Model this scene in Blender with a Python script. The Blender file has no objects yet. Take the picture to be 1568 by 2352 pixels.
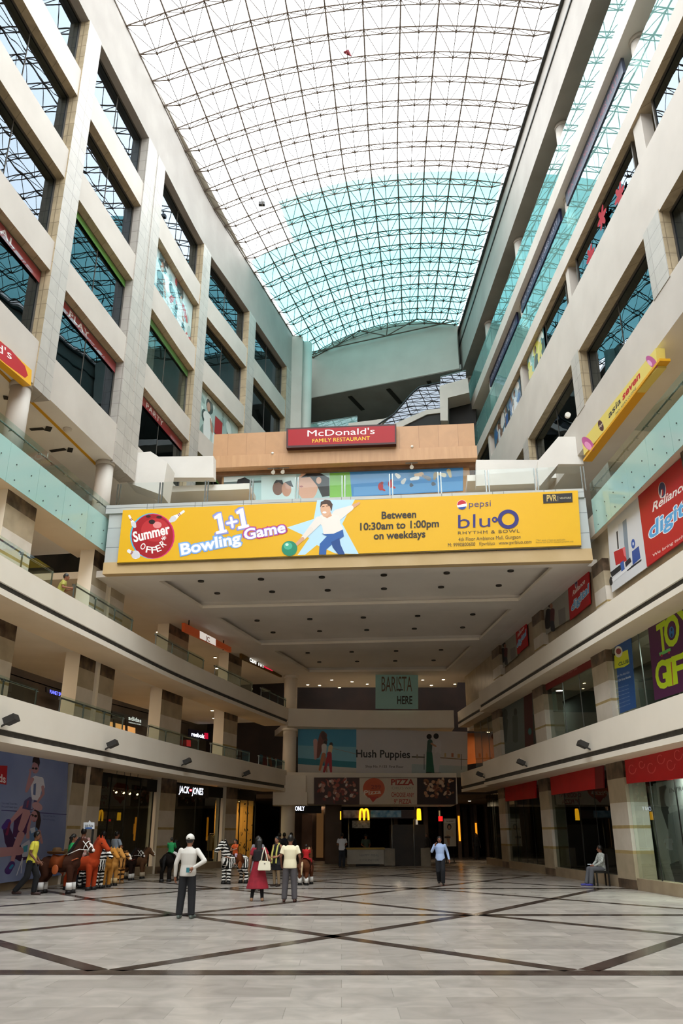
import bpy, bmesh, math, random
from mathutils import Vector, Matrix

# ------------------------------------------------------------------ camera, light, exposure
SC = bpy.context.scene
COL = SC.collection
F, CX, CY = 1894.0, 784.0, 1176.0
CAMZ = 1.75
TH = math.atan((1913 - CY) / F)
cam = bpy.data.cameras.new('camera')
cam.sensor_fit = 'VERTICAL'
cam.sensor_height = 36.0
cam.lens = F / 2352.0 * 36.0
cam.clip_end = 400
camo = bpy.data.objects.new('camera', cam)
COL.objects.link(camo)
camo.location = (0, 0, CAMZ)
camo.rotation_euler = (math.pi / 2 + TH, 0, 0)
SC.camera = camo

SKY = 3.0
world = bpy.data.worlds.new('overcast_sky')
SC.world = world
world.use_nodes = True
bg = world.node_tree.nodes['Background']
bg.inputs[0].default_value = (0.93, 0.97, 1.0, 1)
bg.inputs[1].default_value = SKY
pl_ = bpy.data.lights.new('skylight_portal', 'AREA')
pl_.shape = 'RECTANGLE'
pl_.size, pl_.size_y = 30, 76
pl_.cycles.is_portal = True
plo = bpy.data.objects.new('skylight_portal', pl_)
COL.objects.link(plo)
plo.location = (0, 24, 41.5)

vs = SC.view_settings
vs.view_transform = 'Standard'
vs.look = 'None'
vs.gamma = 1.0
vs.use_curve_mapping = False
vs.exposure = 1.55
cy = SC.cycles
cy.max_bounces = 9
cy.diffuse_bounces = 7
cy.glossy_bounces = 4
cy.transmission_bounces = 4
cy.transparent_max_bounces = 14
cy.use_denoising = True
cy.sample_clamp_indirect = 6
cy.caustics_reflective = False
cy.caustics_refractive = False

# ------------------------------------------------------------------ geometry of the view
SN, CS = math.sin(TH), math.cos(TH)


def ray(px, py):
    a, b = (px - CX) / F, (py - CY) / F
    return Vector((a, CS + b * SN, SN - b * CS))


def on_z(px, py, z):
    d = ray(px, py)
    return Vector((0, 0, CAMZ)) + d * ((z - CAMZ) / d.z)


def on_y(px, py, y):
    d = ray(px, py)
    return Vector((0, 0, CAMZ)) + d * (y / d.y)


class Plane:
    """An upright plane through two plan points; u runs from a to b, v is height, n faces the viewer's side (s flips it)."""

    def __init__(self, a, b, s=1):
        self.a = Vector((a[0], a[1], 0))
        self.u = (Vector((b[0], b[1], 0)) - self.a).normalized()
        self.n = Vector((self.u.y, -self.u.x, 0)) * s

    def uv(self, px, py):
        d = ray(px, py)
        t = (self.a.dot(self.n)) / d.dot(self.n)
        p = d * t
        return ((p - self.a).dot(self.u), p.z + CAMZ)

    def p(self, u, v, d=0.0):
        return self.a + self.u * u + self.n * d + Vector((0, 0, v))

    def shift(self, d):
        q = Plane((0, 0), (1, 0))
        q.a, q.u, q.n = self.a + self.n * d, self.u.copy(), self.n.copy()
        return q


# ------------------------------------------------------------------ materials
def lin(c):
    if isinstance(c, str):
        c = tuple(int(c[i:i + 2], 16) for i in (0, 2, 4))
    out = []
    for v in c[:3]:
        v = v / 255.0
        out.append(v / 12.92 if v <= 0.04045 else ((v + 0.055) / 1.055) ** 2.4)
    return (*out, 1)


MATS = {}


def new_mat(name):
    m = bpy.data.materials.new(name)
    m.use_nodes = True
    return m, m.node_tree, m.node_tree.nodes['Principled BSDF']


def flat(c, rough=0.55, metal=0.0, spec=0.4, emit=0.0):
    key = (c if isinstance(c, str) else tuple(c), rough, metal, spec, emit)
    if key in MATS:
        return MATS[key]
    m, nt, b = new_mat('paint')
    b.inputs['Base Color'].default_value = lin(c)
    b.inputs['Roughness'].default_value = rough
    b.inputs['Metallic'].default_value = metal
    b.inputs['Specular IOR Level'].default_value = spec
    if emit:
        b.inputs['Emission Color'].default_value = lin(c)
        b.inputs['Emission Strength'].default_value = emit * 0.42
        m.cycles.emission_sampling = 'NONE'
    MATS[key] = m
    return m


def mixed(name, c1, c2, scale=3.0, rough=0.6, detail=4.0, lo=0.35, hi=0.65, stretch=(1, 1, 1), bump=0.0, spec=0.4, metal=0.0, obj=False):
    """A surface whose own colour wanders between two tones."""
    if name in MATS:
        return MATS[name]
    m, nt, b = new_mat(name)
    N = nt.nodes.new
    if obj:
        tc = N('ShaderNodeTexCoord')
        src = tc.outputs['Object']
    else:
        g = N('ShaderNodeNewGeometry')
        src = g.outputs['Position']
    mp = N('ShaderNodeMapping')
    mp.inputs['Scale'].default_value = stretch
    nt.links.new(src, mp.inputs[0])
    no = N('ShaderNodeTexNoise')
    no.inputs['Scale'].default_value = scale
    no.inputs['Detail'].default_value = detail
    nt.links.new(mp.outputs[0], no.inputs['Vector'])
    cr = N('ShaderNodeValToRGB')
    cr.color_ramp.elements[0].position, cr.color_ramp.elements[1].position = lo, hi
    cr.color_ramp.elements[0].color, cr.color_ramp.elements[1].color = lin(c1), lin(c2)
    nt.links.new(no.outputs['Fac'], cr.inputs[0])
    nt.links.new(cr.outputs[0], b.inputs['Base Color'])
    b.inputs['Roughness'].default_value = rough
    b.inputs['Specular IOR Level'].default_value = spec
    b.inputs['Metallic'].default_value = metal
    if bump:
        bp = N('ShaderNodeBump')
        bp.inputs['Strength'].default_value = bump
        bp.inputs['Distance'].default_value = 0.02
        nt.links.new(no.outputs['Fac'], bp.inputs['Height'])
        nt.links.new(bp.outputs[0], b.inputs['Normal'])
    MATS[name] = m
    return m


def blocks(name, c1, c2, cm, w, h, mortar=0.012, plane='xz', rough=0.5, offset=0.0, rot=0.0, vein=0.25, spec=0.4, bump=True, vary=0.0):
    """Stone tiles laid in courses; plane says which two world axes the courses run in."""
    if name in MATS:
        return MATS[name]
    m, nt, b = new_mat(name)
    N = nt.nodes.new
    L = nt.links.new
    g = N('ShaderNodeNewGeometry')
    sep = N('ShaderNodeSeparateXYZ')
    L(g.outputs['Position'], sep.inputs[0])
    com = N('ShaderNodeCombineXYZ')
    if plane == 'xy':
        L(sep.outputs[0], com.inputs[0]); L(sep.outputs[1], com.inputs[1])
    elif plane == 'xz':
        L(sep.outputs[0], com.inputs[0]); L(sep.outputs[2], com.inputs[1])
    else:
        ad = N('ShaderNodeMath'); ad.operation = 'ADD'
        L(sep.outputs[0], ad.inputs[0]); L(sep.outputs[1], ad.inputs[1])
        L(ad.outputs[0], com.inputs[0]); L(sep.outputs[2], com.inputs[1])
    mp = N('ShaderNodeMapping')
    mp.inputs['Rotation'].default_value = (0, 0, rot)
    L(com.outputs[0], mp.inputs[0])
    br = N('ShaderNodeTexBrick')
    br.offset = offset
    br.inputs['Scale'].default_value = 1.0
    br.inputs['Mortar Size'].default_value = mortar
    br.inputs['Mortar Smooth'].default_value = 0.1
    br.inputs['Brick Width'].default_value = w
    br.inputs['Row Height'].default_value = h
    br.inputs['Color1'].default_value = lin(c1)
    br.inputs['Color2'].default_value = lin(c2)
    br.inputs['Mortar'].default_value = lin(cm)
    L(mp.outputs[0], br.inputs['Vector'])
    no = N('ShaderNodeTexNoise')
    no.inputs['Scale'].default_value = 1.6
    no.inputs['Detail'].default_value = 7
    no.inputs['Distortion'].default_value = 1.2
    L(g.outputs['Position'], no.inputs['Vector'])
    mr = N('ShaderNodeMapRange')
    mr.inputs['From Min'].default_value, mr.inputs['From Max'].default_value = 0.3, 0.7
    mr.inputs['To Min'].default_value, mr.inputs['To Max'].default_value = 1 - vein, 1 + vein * 0.4
    L(no.outputs['Fac'], mr.inputs['Value'])
    mx = N('ShaderNodeMix'); mx.data_type = 'RGBA'; mx.blend_type = 'MULTIPLY'
    mx.inputs['Factor'].default_value = 1.0
    L(br.outputs['Color'], mx.inputs[6])
    L(mr.outputs[0], mx.inputs[7])
    L(mx.outputs[2], b.inputs['Base Color'])
    b.inputs['Roughness'].default_value = rough
    b.inputs['Specular IOR Level'].default_value = spec
    MATS[name] = m
    return m


def glass(name, tint=(0.5, 0.6, 0.6), refl=(0.9, 0.95, 1.0), ior=1.6, wave=0.0, wscale=0.8, rough=0.0, body=None, bodyfac=0.0):
    """A pane: what is behind shows tinted, what is in front is mirrored more at a glance; wave bows the pane."""
    if name in MATS:
        return MATS[name]
    m = bpy.data.materials.new(name)
    m.use_nodes = True
    nt = m.node_tree
    nt.nodes.clear()
    N = nt.nodes.new
    L = nt.links.new
    out = N('ShaderNodeOutputMaterial')
    tr = N('ShaderNodeBsdfTransparent')
    tr.inputs[0].default_value = (*tint, 1)
    gl = N('ShaderNodeBsdfGlossy')
    gl.inputs['Color'].default_value = (*refl, 1)
    gl.inputs['Roughness'].default_value = rough
    fr = N('ShaderNodeFresnel')
    fr.inputs['IOR'].default_value = ior
    if wave:
        g = N('ShaderNodeNewGeometry')
        no = N('ShaderNodeTexNoise')
        no.inputs['Scale'].default_value = wscale
        no.inputs['Detail'].default_value = 1.0
        L(g.outputs['Position'], no.inputs['Vector'])
        bp = N('ShaderNodeBump')
        bp.inputs['Strength'].default_value = 1.0
        bp.inputs['Distance'].default_value = wave
        L(no.outputs['Fac'], bp.inputs['Height'])
        L(bp.outputs[0], gl.inputs['Normal'])
    base = tr
    if body:
        df = N('ShaderNodeBsdfDiffuse')
        df.inputs[0].default_value = lin(body)
        mb = N('ShaderNodeMixShader')
        mb.inputs[0].default_value = bodyfac
        L(tr.outputs[0], mb.inputs[1]); L(df.outputs[0], mb.inputs[2])
        base = mb
    mx = N('ShaderNodeMixShader')
    gb = N('ShaderNodeNewGeometry')
    iv = N('ShaderNodeMath'); iv.operation = 'SUBTRACT'; iv.inputs[0].default_value = 1.0
    L(gb.outputs['Backfacing'], iv.inputs[1])
    mu = N('ShaderNodeMath'); mu.operation = 'MULTIPLY'
    L(fr.outputs[0], mu.inputs[0]); L(iv.outputs[0], mu.inputs[1])
    L(mu.outputs[0], mx.inputs[0])
    L(base.outputs[0], mx.inputs[1]); L(gl.outputs[0], mx.inputs[2])
    L(mx.outputs[0], out.inputs[0])
    MATS[name] = m
    return m


# ------------------------------------------------------------------ mesh and object helpers
WORLD = {}


def tag(o, label=None, cat=None, group=None, kind=None):
    if label: o['label'] = label
    if cat: o['category'] = cat
    if group: o['group'] = group
    if kind: o['kind'] = kind
    return o


def thing(name, label, cat, loc=(0, 0, 0), group=None):
    o = bpy.data.objects.new(name, None)
    o.empty_display_size = 0.2
    COL.objects.link(o)
    o.location = loc
    WORLD[o.name] = Vector(loc)
    return tag(o, label, cat, group)


def obj(name, bm, mats, parent=None, smooth=False, keep=False, label=None):
    """Links a bmesh built in world coordinates as one object whose origin is its own base centre."""
    if not isinstance(mats, (list, tuple)):
        mats = [mats]
    me = bpy.data.meshes.new(name)
    if len(bm.verts):
        xs = [v.co for v in bm.verts]
        c = Vector(((min(v.x for v in xs) + max(v.x for v in xs)) / 2, (min(v.y for v in xs) + max(v.y for v in xs)) / 2, min(v.z for v in xs)))
    else:
        c = Vector((0, 0, 0))
    if keep: c = Vector((0, 0, 0))
    bmesh.ops.translate(bm, verts=bm.verts, vec=-c)
    if smooth:
        for f in bm.faces: f.smooth = True
    bm.to_mesh(me)
    bm.free()
    for m in mats: me.materials.append(m)
    o = bpy.data.objects.new(name, me)
    COL.objects.link(o)
    WORLD[o.name] = c.copy()
    if parent is not None:
        o.parent = parent
        o.location = c - WORLD[parent.name]
    else:
        o.location = c
    if label: o['label'] = label
    return o


def struct(name, bm, mats, parent=None, smooth=False):
    o = obj(name, bm, mats, parent, smooth)
    if parent is None: o['kind'] = 'structure'
    return o


def BM():
    return bmesh.new()


def box(bm, x0, x1, y0, y1, z0, z1, mi=0):
    vs_ = [bm.verts.new((x, y, z)) for z in (z0, z1) for y in (y0, y1) for x in (x0, x1)]
    for q in ((0, 2, 3, 1), (4, 5, 7, 6), (0, 1, 5, 4), (2, 6, 7, 3), (0, 4, 6, 2), (1, 3, 7, 5)):
        f = bm.faces.new([vs_[i] for i in q])
        f.material_index = mi
    return vs_


def pbox(bm, pl, u0, u1, v0, v1, d0, d1, mi=0):
    """A box laid out on a plane: u along it, v up, d out of it."""
    vs_ = [bm.verts.new(pl.p(u, v, d)) for v in (v0, v1) for d in (d0, d1) for u in (u0, u1)]
    fs = []
    for q in ((0, 2, 3, 1), (4, 5, 7, 6), (0, 1, 5, 4), (2, 6, 7, 3), (0, 4, 6, 2), (1, 3, 7, 5)):
        f = bm.faces.new([vs_[i] for i in q])
        f.material_index = mi
        fs.append(f)
    bmesh.ops.recalc_face_normals(bm, faces=fs)
    return vs_


def hexa(bm, pts, mi=0):
    """A solid from four bottom and four top points."""
    vs_ = [bm.verts.new(p) for p in pts]
    fs = []
    for q in ((3, 2, 1, 0), (4, 5, 6, 7), (0, 1, 5, 4), (1, 2, 6, 5), (2, 3, 7, 6), (3, 0, 4, 7)):
        f = bm.faces.new([vs_[i] for i in q])
        f.material_index = mi
        fs.append(f)
    bmesh.ops.recalc_face_normals(bm, faces=fs)


def prism(bm, plan, z0, z1, mi=0):
    """An upright solid over a plan outline; z0 and z1 may be one height or one per corner."""
    n = len(plan)
    a = [bm.verts.new((p[0], p[1], z0 if not isinstance(z0, (list, tuple)) else z0[i])) for i, p in enumerate(plan)]
    b = [bm.verts.new((p[0], p[1], z1 if not isinstance(z1, (list, tuple)) else z1[i])) for i, p in enumerate(plan)]
    fs = [bm.faces.new(a[::-1]), bm.faces.new(b)]
    for i in range(n):
        j = (i + 1) % n
        fs.append(bm.faces.new((a[i], a[j], b[j], b[i])))
    for f in fs: f.material_index = mi
    bmesh.ops.recalc_face_normals(bm, faces=fs)


def tube(bm, p0, p1, r, n=6, r1=None, mi=0, caps=True):
    p0, p1 = Vector(p0), Vector(p1)
    d = p1 - p0
    if d.length < 1e-6: return
    r1 = r if r1 is None else r1
    q = d.to_track_quat('Z', 'Y')
    A, B = [], []
    for i in range(n):
        a = 2 * math.pi * i / n
        e = q @ Vector((math.cos(a), math.sin(a), 0))
        A.append(bm.verts.new(p0 + e * r)); B.append(bm.verts.new(p1 + e * r1))
    for i in range(n):
        j = (i + 1) % n
        f = bm.faces.new((A[i], A[j], B[j], B[i])); f.material_index = mi
        if n > 8: f.smooth = True
    if caps:
        f = bm.faces.new(A[::-1]); f.material_index = mi
        f = bm.faces.new(B); f.material_index = mi


def polytube(bm, pts, r, n=6, mi=0):
    for a, b in zip(pts, pts[1:]): tube(bm, a, b, r, n, mi=mi)


def ball(bm, c, r, seg=12, rings=8, sc=(1, 1, 1), mi=0):
    M = Matrix.Translation(Vector(c)) @ Matrix.Diagonal((sc[0] * r, sc[1] * r, sc[2] * r, 1))
    g = bmesh.ops.create_uvsphere(bm, u_segments=seg, v_segments=rings, radius=1.0, matrix=M)
    for v in g['verts']:
        for f in v.link_faces:
            f.material_index = mi; f.smooth = True


def normals(path, s):
    out = []
    for i in range(len(path)):
        a = Vector((*path[max(i - 1, 0)], 0)); b = Vector((*path[min(i + 1, len(path) - 1)], 0))
        d = (b - a).normalized()
        out.append(Vector((d.y, -d.x, 0)) * s)
    return out


def sweep(bm, path, prof, s=1, mi=0, closed=True, mis=None):
    """A section (d out from the path towards the hall, z) carried along a plan path."""
    nn = normals(path, s)
    rows = [[bm.verts.new((p[0] + n.x * d, p[1] + n.y * d, z)) for d, z in prof] for p, n in zip(path, nn)]
    k = len(prof)
    fs = []
    for r0, r1 in zip(rows, rows[1:]):
        for i in range(k if closed else k - 1):
            j = (i + 1) % k
            f = bm.faces.new((r0[i], r0[j], r1[j], r1[i]))
            f.material_index = mis[i] if mis else mi
            fs.append(f)
    if closed:
        for r in (rows[0], rows[-1][::-1]):
            f = bm.faces.new(r); f.material_index = mi; fs.append(f)
    bmesh.ops.recalc_face_normals(bm, faces=fs)


def smooth_fn(knots):
    ys = [k[0] for k in knots]; xs = [k[1] for k in knots]
    n = len(ys)
    m = []
    for i in range(n):
        if i == 0: m.append((xs[1] - xs[0]) / (ys[1] - ys[0]))
        elif i == n - 1: m.append((xs[-1] - xs[-2]) / (ys[-1] - ys[-2]))
        else: m.append((xs[i + 1] - xs[i - 1]) / (ys[i + 1] - ys[i - 1]))
    def f(y):
        i = 0
        while i < n - 2 and y > ys[i + 1]: i += 1
        h = ys[i + 1] - ys[i]; t = (y - ys[i]) / h
        if t < 0: return xs[0] + m[0] * (y - ys[0])
        if t > 1: return xs[-1] + m[-1] * (y - ys[-1])
        return ((2 * t**3 - 3 * t**2 + 1) * xs[i] + (t**3 - 2 * t**2 + t) * h * m[i] + (-2 * t**3 + 3 * t**2) * xs[i + 1] + (t**3 - t**2) * h * m[i + 1])
    return f


def path_of(fn, y0, y1, step=1.5):
    n = max(1, int(math.ceil((y1 - y0) / step)))
    return [(fn(y0 + (y1 - y0) * i / n), y0 + (y1 - y0) * i / n) for i in range(n + 1)]


# plan lines: upper side walls, and the balcony edges of the two lower floors
WL = smooth_fn([(-12, -15.3), (5, -13.6), (20, -11.75), (27, -10.55), (33, -9.45), (40.3, -8.05), (44, -6.95), (47.2, -6.0), (54, -4.0), (60, -2.2)])
FL = smooth_fn([(-12, -12.6), (5, -11.4), (21.5, -9.6), (29, -8.45), (36.4, -7.2), (44, -5.45), (52.5, -3.3)])
WR = lambda y: 10.25 - 0.045 * (y - 27.1)
FR = lambda y: 9.3 - 0.0726 * (y - 22.7)


def off(fn, d, s=1):
    """The plan line d further into the hall."""
    def g(y):
        sl = (fn(y + 0.05) - fn(y - 0.05)) / 0.1
        return fn(y) + s * d * math.sqrt(1 + sl * sl)
    return g
# ------------------------------------------------------------------ surfaces of the place
M_WALL = mixed('cream_paint', 'b4aba1', 'beb5ab', 0.7, 0.7, 6, 0.3, 0.7)
M_FASCIA = mixed('fascia_paint', 'e9dfcf', 'f1e8d9', 0.5, 0.65, 6, 0.3, 0.7)
M_SOFFIT = mixed('soffit_paint', 'dfcdb2', 'e8d6bc', 0.6, 0.8, 4)
M_CEIL = mixed('ceiling_paint', 'dcd6ce', 'e4ded6', 0.5, 0.8, 4)
M_CLAD = blocks('pale_stone_cladding', 'b3aca3', 'a9a299', '89827a', 0.85, 0.62, 0.012, 'sum', 0.5, 0.0, 0, 0.1)
M_REVEAL = blocks('sandstone_reveal', 'b3a184', 'a99778', '85755c', 0.9, 0.62, 0.015, 'sum', 0.6, 0, 0, 0.2)
M_BROWN = mixed('brown_marble', '3f3126', '7b6650', 2.4, 0.3, 8, 0.35, 0.66, (1, 1, 1))
M_BEIGE = mixed('beige_marble', 'a4957c', 'b8a98f', 1.6, 0.35, 7)
M_PALE = mixed('pale_marble', 'cfc6b8', 'ddd4c8', 1.4, 0.35, 6)
M_SAND = mixed('sand_stone_line', 'a08a5c', 'b39c6c', 2.0, 0.5, 5)
M_GROOVE = mixed('dark_grille_band', '3c3936', '4b4844', 6, 0.6, 3)
M_DARK = flat('1b1814', 0.7)
M_GREY = flat('b6bab9', 0.45)
M_STEEL = flat('8b8d8c', 0.35, 0.9)
M_FRAME = flat('4b443b', 0.5)
M_RIB = flat('5a4c40', 0.55)
M_RIB2 = flat('625448', 0.55)
G_WIN = glass('tinted_window', (0.10, 0.14, 0.15), (0.50, 0.58, 0.68), 2.0, 0.0030, 0.8)
G_WIN_CLEAR = glass('clear_window', (0.6, 0.67, 0.65), (0.6, 0.7, 0.72), 1.6, 0.003, 0.8)
G_RAIL = glass('railing_glass', (0.86, 0.93, 0.91), (0.85, 1.0, 0.98), 1.45)
G_FROST = glass('frosted_green_glass', (0.45, 0.62, 0.60), (0.9, 1, 0.98), 1.45, 0, 1, 0.08, 'b4d8d0', 0.8)
G_SHOP = glass('shop_glass', (0.62, 0.66, 0.62), (0.9, 0.95, 0.95), 1.5)
G_ROOF = glass('roof_glass', (0.93, 0.95, 0.95), (0.9, 0.95, 1.0), 1.15)

# floor with its dark bands
M_FLOOR = blocks('marble_floor', 'aaa299', '958d85', '8f8880', 1.2, 0.6, 0.005, 'xy', 0.26, 0.5, 0.0, 0.2, 0.5)
bm = BM(); box(bm, -23, 17, -28, 96, -0.3, 0)
fl = struct('floor', bm, M_FLOOR)
M_INLAY = mixed('brown_floor_inlay', '2e2622', '4d423b', 4, 0.18, 7)
seg = []
ROWS = [(12.65, [-16, -9.8, -3.2, 3.25, 9.7]), (21.0, [-16, -10.2, -3.75, 3.05, 9.6]), (30.6, [-16, -10.5, -4.1, 2.6, 8.9]), (39.4, [-16, -10.8, -4.6, 2.0, 8.4]), (48.5, [-16, -11, -5, 1.5, 7.8]), (57.5, [-16, -11, -5, 1.5, 7.8])]
bm = BM()
def strip(bm, a, b, w):
    a, b = Vector((*a, 0)), Vector((*b, 0))
    d = (b - a).normalized(); n = Vector((-d.y, d.x, 0)) * w / 2
    f = bm.faces.new([bm.verts.new(p + Vector((0, 0, 0.003))) for p in (a - n, b - n, b + n, a + n)])
    if f.normal.z < 0: f.normal_flip()
for y, xs in ROWS:
    strip(bm, (-16, y), (11.5, y - 0.02 * 27 * 0.3), 0.42)
for (y0, xa), (y1, xb) in zip(ROWS, ROWS[1:]):
    for i in range(len(xa) - 1):
        strip(bm, (xa[i] + 0.12, y0 + 0.1), (xb[i + 1] - 0.12, y1 - 0.1), 0.3)
        strip(bm, (xa[i + 1] - 0.12, y0 + 0.1), (xb[i] + 0.12, y1 - 0.1), 0.3)
bmesh.ops.recalc_face_normals(bm, faces=bm.faces)
for f in bm.faces:
    f.normal_update()
    if f.normal.z < 0: f.normal_flip()
obj('floor_inlay', bm, M_INLAY, fl)

# ---- glazed roof: shallow vault, ribs squeezed towards the far end
SPR = 37.8
def rib_pt(k, i, low=0.0):
    """Node i of 0..11 on rib k, on the glass layer, or low metres under it."""
    yl, yr = 33.0 + 1.555 * k, 30.1 + 1.42 * k
    a = Vector((WL(yl), yl, SPR)); b = Vector((WR(yr), yr, SPR))
    t = i / 11.0
    p = a.lerp(b, t)
    half = (b - a).length / 2
    rise = 1.75 * (half / 9.85) ** 0.5
    p.z += rise * (1 - (2 * t - 1) ** 2) - low
    return p
K0, K1 = -24, 16
roof = thing('skylight_roof', None, None, (0, 20, SPR)); roof['kind'] = 'structure'
bm = BM()
grid = [[bm.verts.new(rib_pt(k, i)) for i in range(12)] for k in range(K0 - 15, K1 + 1)]
for r0, r1 in zip(grid, grid[1:]):
    for i in range(11): bm.faces.new((r0[i], r0[i + 1], r1[i + 1], r1[i]))
obj('glazing', bm, G_ROOF, roof)
for k in range(K0, K1 + 1):
    bm = BM()
    for i in range(11):
        tube(bm, rib_pt(k, i, .06), rib_pt(k, i + 1, .06), 0.038, 6)
        n = rib_pt(k, i + .5, .46)
        tube(bm, rib_pt(k, i, .06), n, 0.022, 5)
        tube(bm, rib_pt(k, i + 1, .06), n, 0.022, 5)
        if i < 10: tube(bm, n, rib_pt(k, i + 1.5, .46), 0.034, 6)
        ball(bm, n, 0.075, 8, 6)
    tube(bm, rib_pt(k, .03, .1), rib_pt(k, .5, .46), 0.034, 6); tube(bm, rib_pt(k, 10.5, .46), rib_pt(k, 10.97, .1), 0.034, 6)
    obj('rib', bm, M_RIB, roof)
for i in range(12):
    bm = BM()
    for k in range(K0, K1):
        tube(bm, rib_pt(k, i, .04), rib_pt(k + 1, i, .04), 0.048, 6)
    obj('purlin', bm, M_RIB2, roof)
bm = BM()
for k in range(K0, K1):
    for i in range(11):
        n0, n1 = rib_pt(k, i + .5, .46), rib_pt(k + 1, i + .5, .46)
        tube(bm, n0, n1, 0.026, 5)
        tube(bm, n1, rib_pt(k, i, .06), 0.022, 5); tube(bm, n1, rib_pt(k, i + 1, .06), 0.022, 5)
obj('bracing', bm, M_RIB2, roof)

# green shade cloth laid over the far end of the roof
M_NET = bpy.data.materials.new('green_shade_cloth'); M_NET.use_nodes = True
nt = M_NET.node_tree; nt.nodes.clear()
o_ = nt.nodes.new('ShaderNodeOutputMaterial'); t_ = nt.nodes.new('ShaderNodeBsdfTransparent'); d_ = nt.nodes.new('ShaderNodeBsdfTranslucent'); x_ = nt.nodes.new('ShaderNodeMixShader')
g_ = nt.nodes.new('ShaderNodeNewGeometry'); n_ = nt.nodes.new('ShaderNodeTexNoise'); n_.inputs['Scale'].default_value = 0.25; n_.inputs['Detail'].default_value = 5
mp_ = nt.nodes.new('ShaderNodeMapping'); mp_.inputs['Scale'].default_value = (0.5, 2.2, 1); mp_.inputs['Rotation'].default_value = (0, 0, 0.15)
nt.links.new(g_.outputs['Position'], mp_.inputs[0]); nt.links.new(mp_.outputs[0], n_.inputs['Vector'])
cr_ = nt.nodes.new('ShaderNodeValToRGB'); cr_.color_ramp.elements[0].position = 0.35; cr_.color_ramp.elements[1].position = 0.7
cr_.color_ramp.elements[0].color = (0.10, 0.215, 0.22, 1); cr_.color_ramp.elements[1].color = (0.135, 0.265, 0.27, 1)
nt.links.new(n_.outputs['Fac'], cr_.inputs[0]); nt.links.new(cr_.outputs[0], t_.inputs[0])
d_.inputs[0].default_value = (0.1, 0.5, 0.5, 1); x_.inputs[0].default_value = 0.12
nt.links.new(t_.outputs[0], x_.inputs[1]); nt.links.new(d_.outputs[0], x_.inputs[2]); nt.links.new(x_.outputs[0], o_.inputs[0])
bm = BM()
def net_start(i):   # rib where the cloth begins, by node across
    if i < 2.2: return 8.4
    return 5.6 + (11 - i) / 8.8 * 0.35
cols = [.12, 1, 2.15, 2.25, 3, 4, 5, 6, 7, 8, 9, 10, 10.88]
NN = 14
random.seed(4)
rows = []
for i in cols:
    k0 = net_start(i)
    rows.append([bm.verts.new(rib_pt(k0 + (K1 + 0.6 - k0) * j / NN, i, -0.09 - 0.05 * random.random())) for j in range(NN + 1)])
for a, b in zip(rows, rows[1:]):
    for j in range(NN): bm.faces.new((a[j], b[j], b[j + 1], a[j + 1]))
net = obj('shade_cloth', bm, M_NET); tag(net, 'turquoise shade cloth lying over the far glass roof', 'shade cloth')

# ---- side walls of the upper floors
# left: five rows of windows between stone-clad pillars
LBAYS = [(6.0, 11.4), (12.5, 18.4), (19.5, 25.4), (26.5, 31.8), (33.9, 39.8), (40.9, 46.6), (47.7, 53.6)]
LPIERS = [(4.5, 6.0), (11.4, 12.5), (18.4, 19.5), (25.4, 26.5), (31.8, 33.9), (39.8, 40.9), (46.6, 47.7), (53.6, 54.7)]
LROWS = [(18.2, 21.3), (22.6, 25.7), (27.1, 30.0), (31.4, 34.3)]
YN = -28.0
def beam(name, fn, y0, y1, z0, z1, d0, d1, s, m, bottom=None):
    bm = BM()
    mats = [m, bottom or m]
    sweep(bm, path_of(fn, y0, y1), [(d0, z0), (d1, z0), (d1, z1), (d0, z1)], s, 0, True, [1, 0, 0, 0])
    return struct(name, bm, mats)
M_PARAPET = mixed('grey_cream_parapet', '948c84', '9e968e', 0.6, .7, 6)  # grey-cream band, also darkened to offset too strong light near the roof
beam('wall_left', WL, YN, 54.7, 34.3, SPR + 0.15, -0.7, 0.0, 1, M_PARAPET)
for z0, z1 in ((30.0, 31.4), (25.7, 27.1), (21.3, 22.6)):
    beam('beam', WL, YN, 54.0, z0, z1, -0.7, -0.02, 1, M_WALL, M_REVEAL)
beam('slab', WL, YN, 54.0, 16.5, 18.2, -6.0, -0.02, 1, M_WALL, M_CEIL)
def pillar(fn, y0, y1, z0, z1, d0, d1, s, mats, groove=False):
    """A pillar on the wall line; front and back faces stone, the sides that look along the hall sandstone."""
    bm = BM()
    n = normals([(fn(y0), y0), (fn(y1), y1)], s)[0]
    a, b = Vector((fn(y0), y0, 0)), Vector((fn(y1), y1, 0))
    def blk(a, b, d0, d1):
        P = [a + n * d0, a + n * d1, b + n * d1, b + n * d0]
        v0 = [bm.verts.new((p.x, p.y, z0)) for p in P]; v1 = [bm.verts.new((p.x, p.y, z1)) for p in P]
        fs = [bm.faces.new(v0), bm.faces.new(v1)]
        for i, mi in ((0, 1), (1, 0), (2, 1), (3, 0)):
            j = (i + 1) % 4
            f = bm.faces.new((v0[i], v0[j], v1[j], v1[i])); f.material_index = mi; fs.append(f)
        bmesh.ops.recalc_face_normals(bm, faces=fs)
    if groove:
        blk(a, a.lerp(b, .44), d0, d1); blk(a.lerp(b, .44), a.lerp(b, .56), d0, d1 - .03); blk(a.lerp(b, .56), b, d0, d1)
    else: blk(a, b, d0, d1)
    return struct('pillar', bm, mats)
for a, b in LPIERS:
    pillar(WL, a, b, 16.4, 34.35, -0.7, 0.03, 1, [M_CLAD, M_REVEAL if b - a < 1.6 else M_CLAD], b - a > 1.6)
WN = [0]
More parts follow.
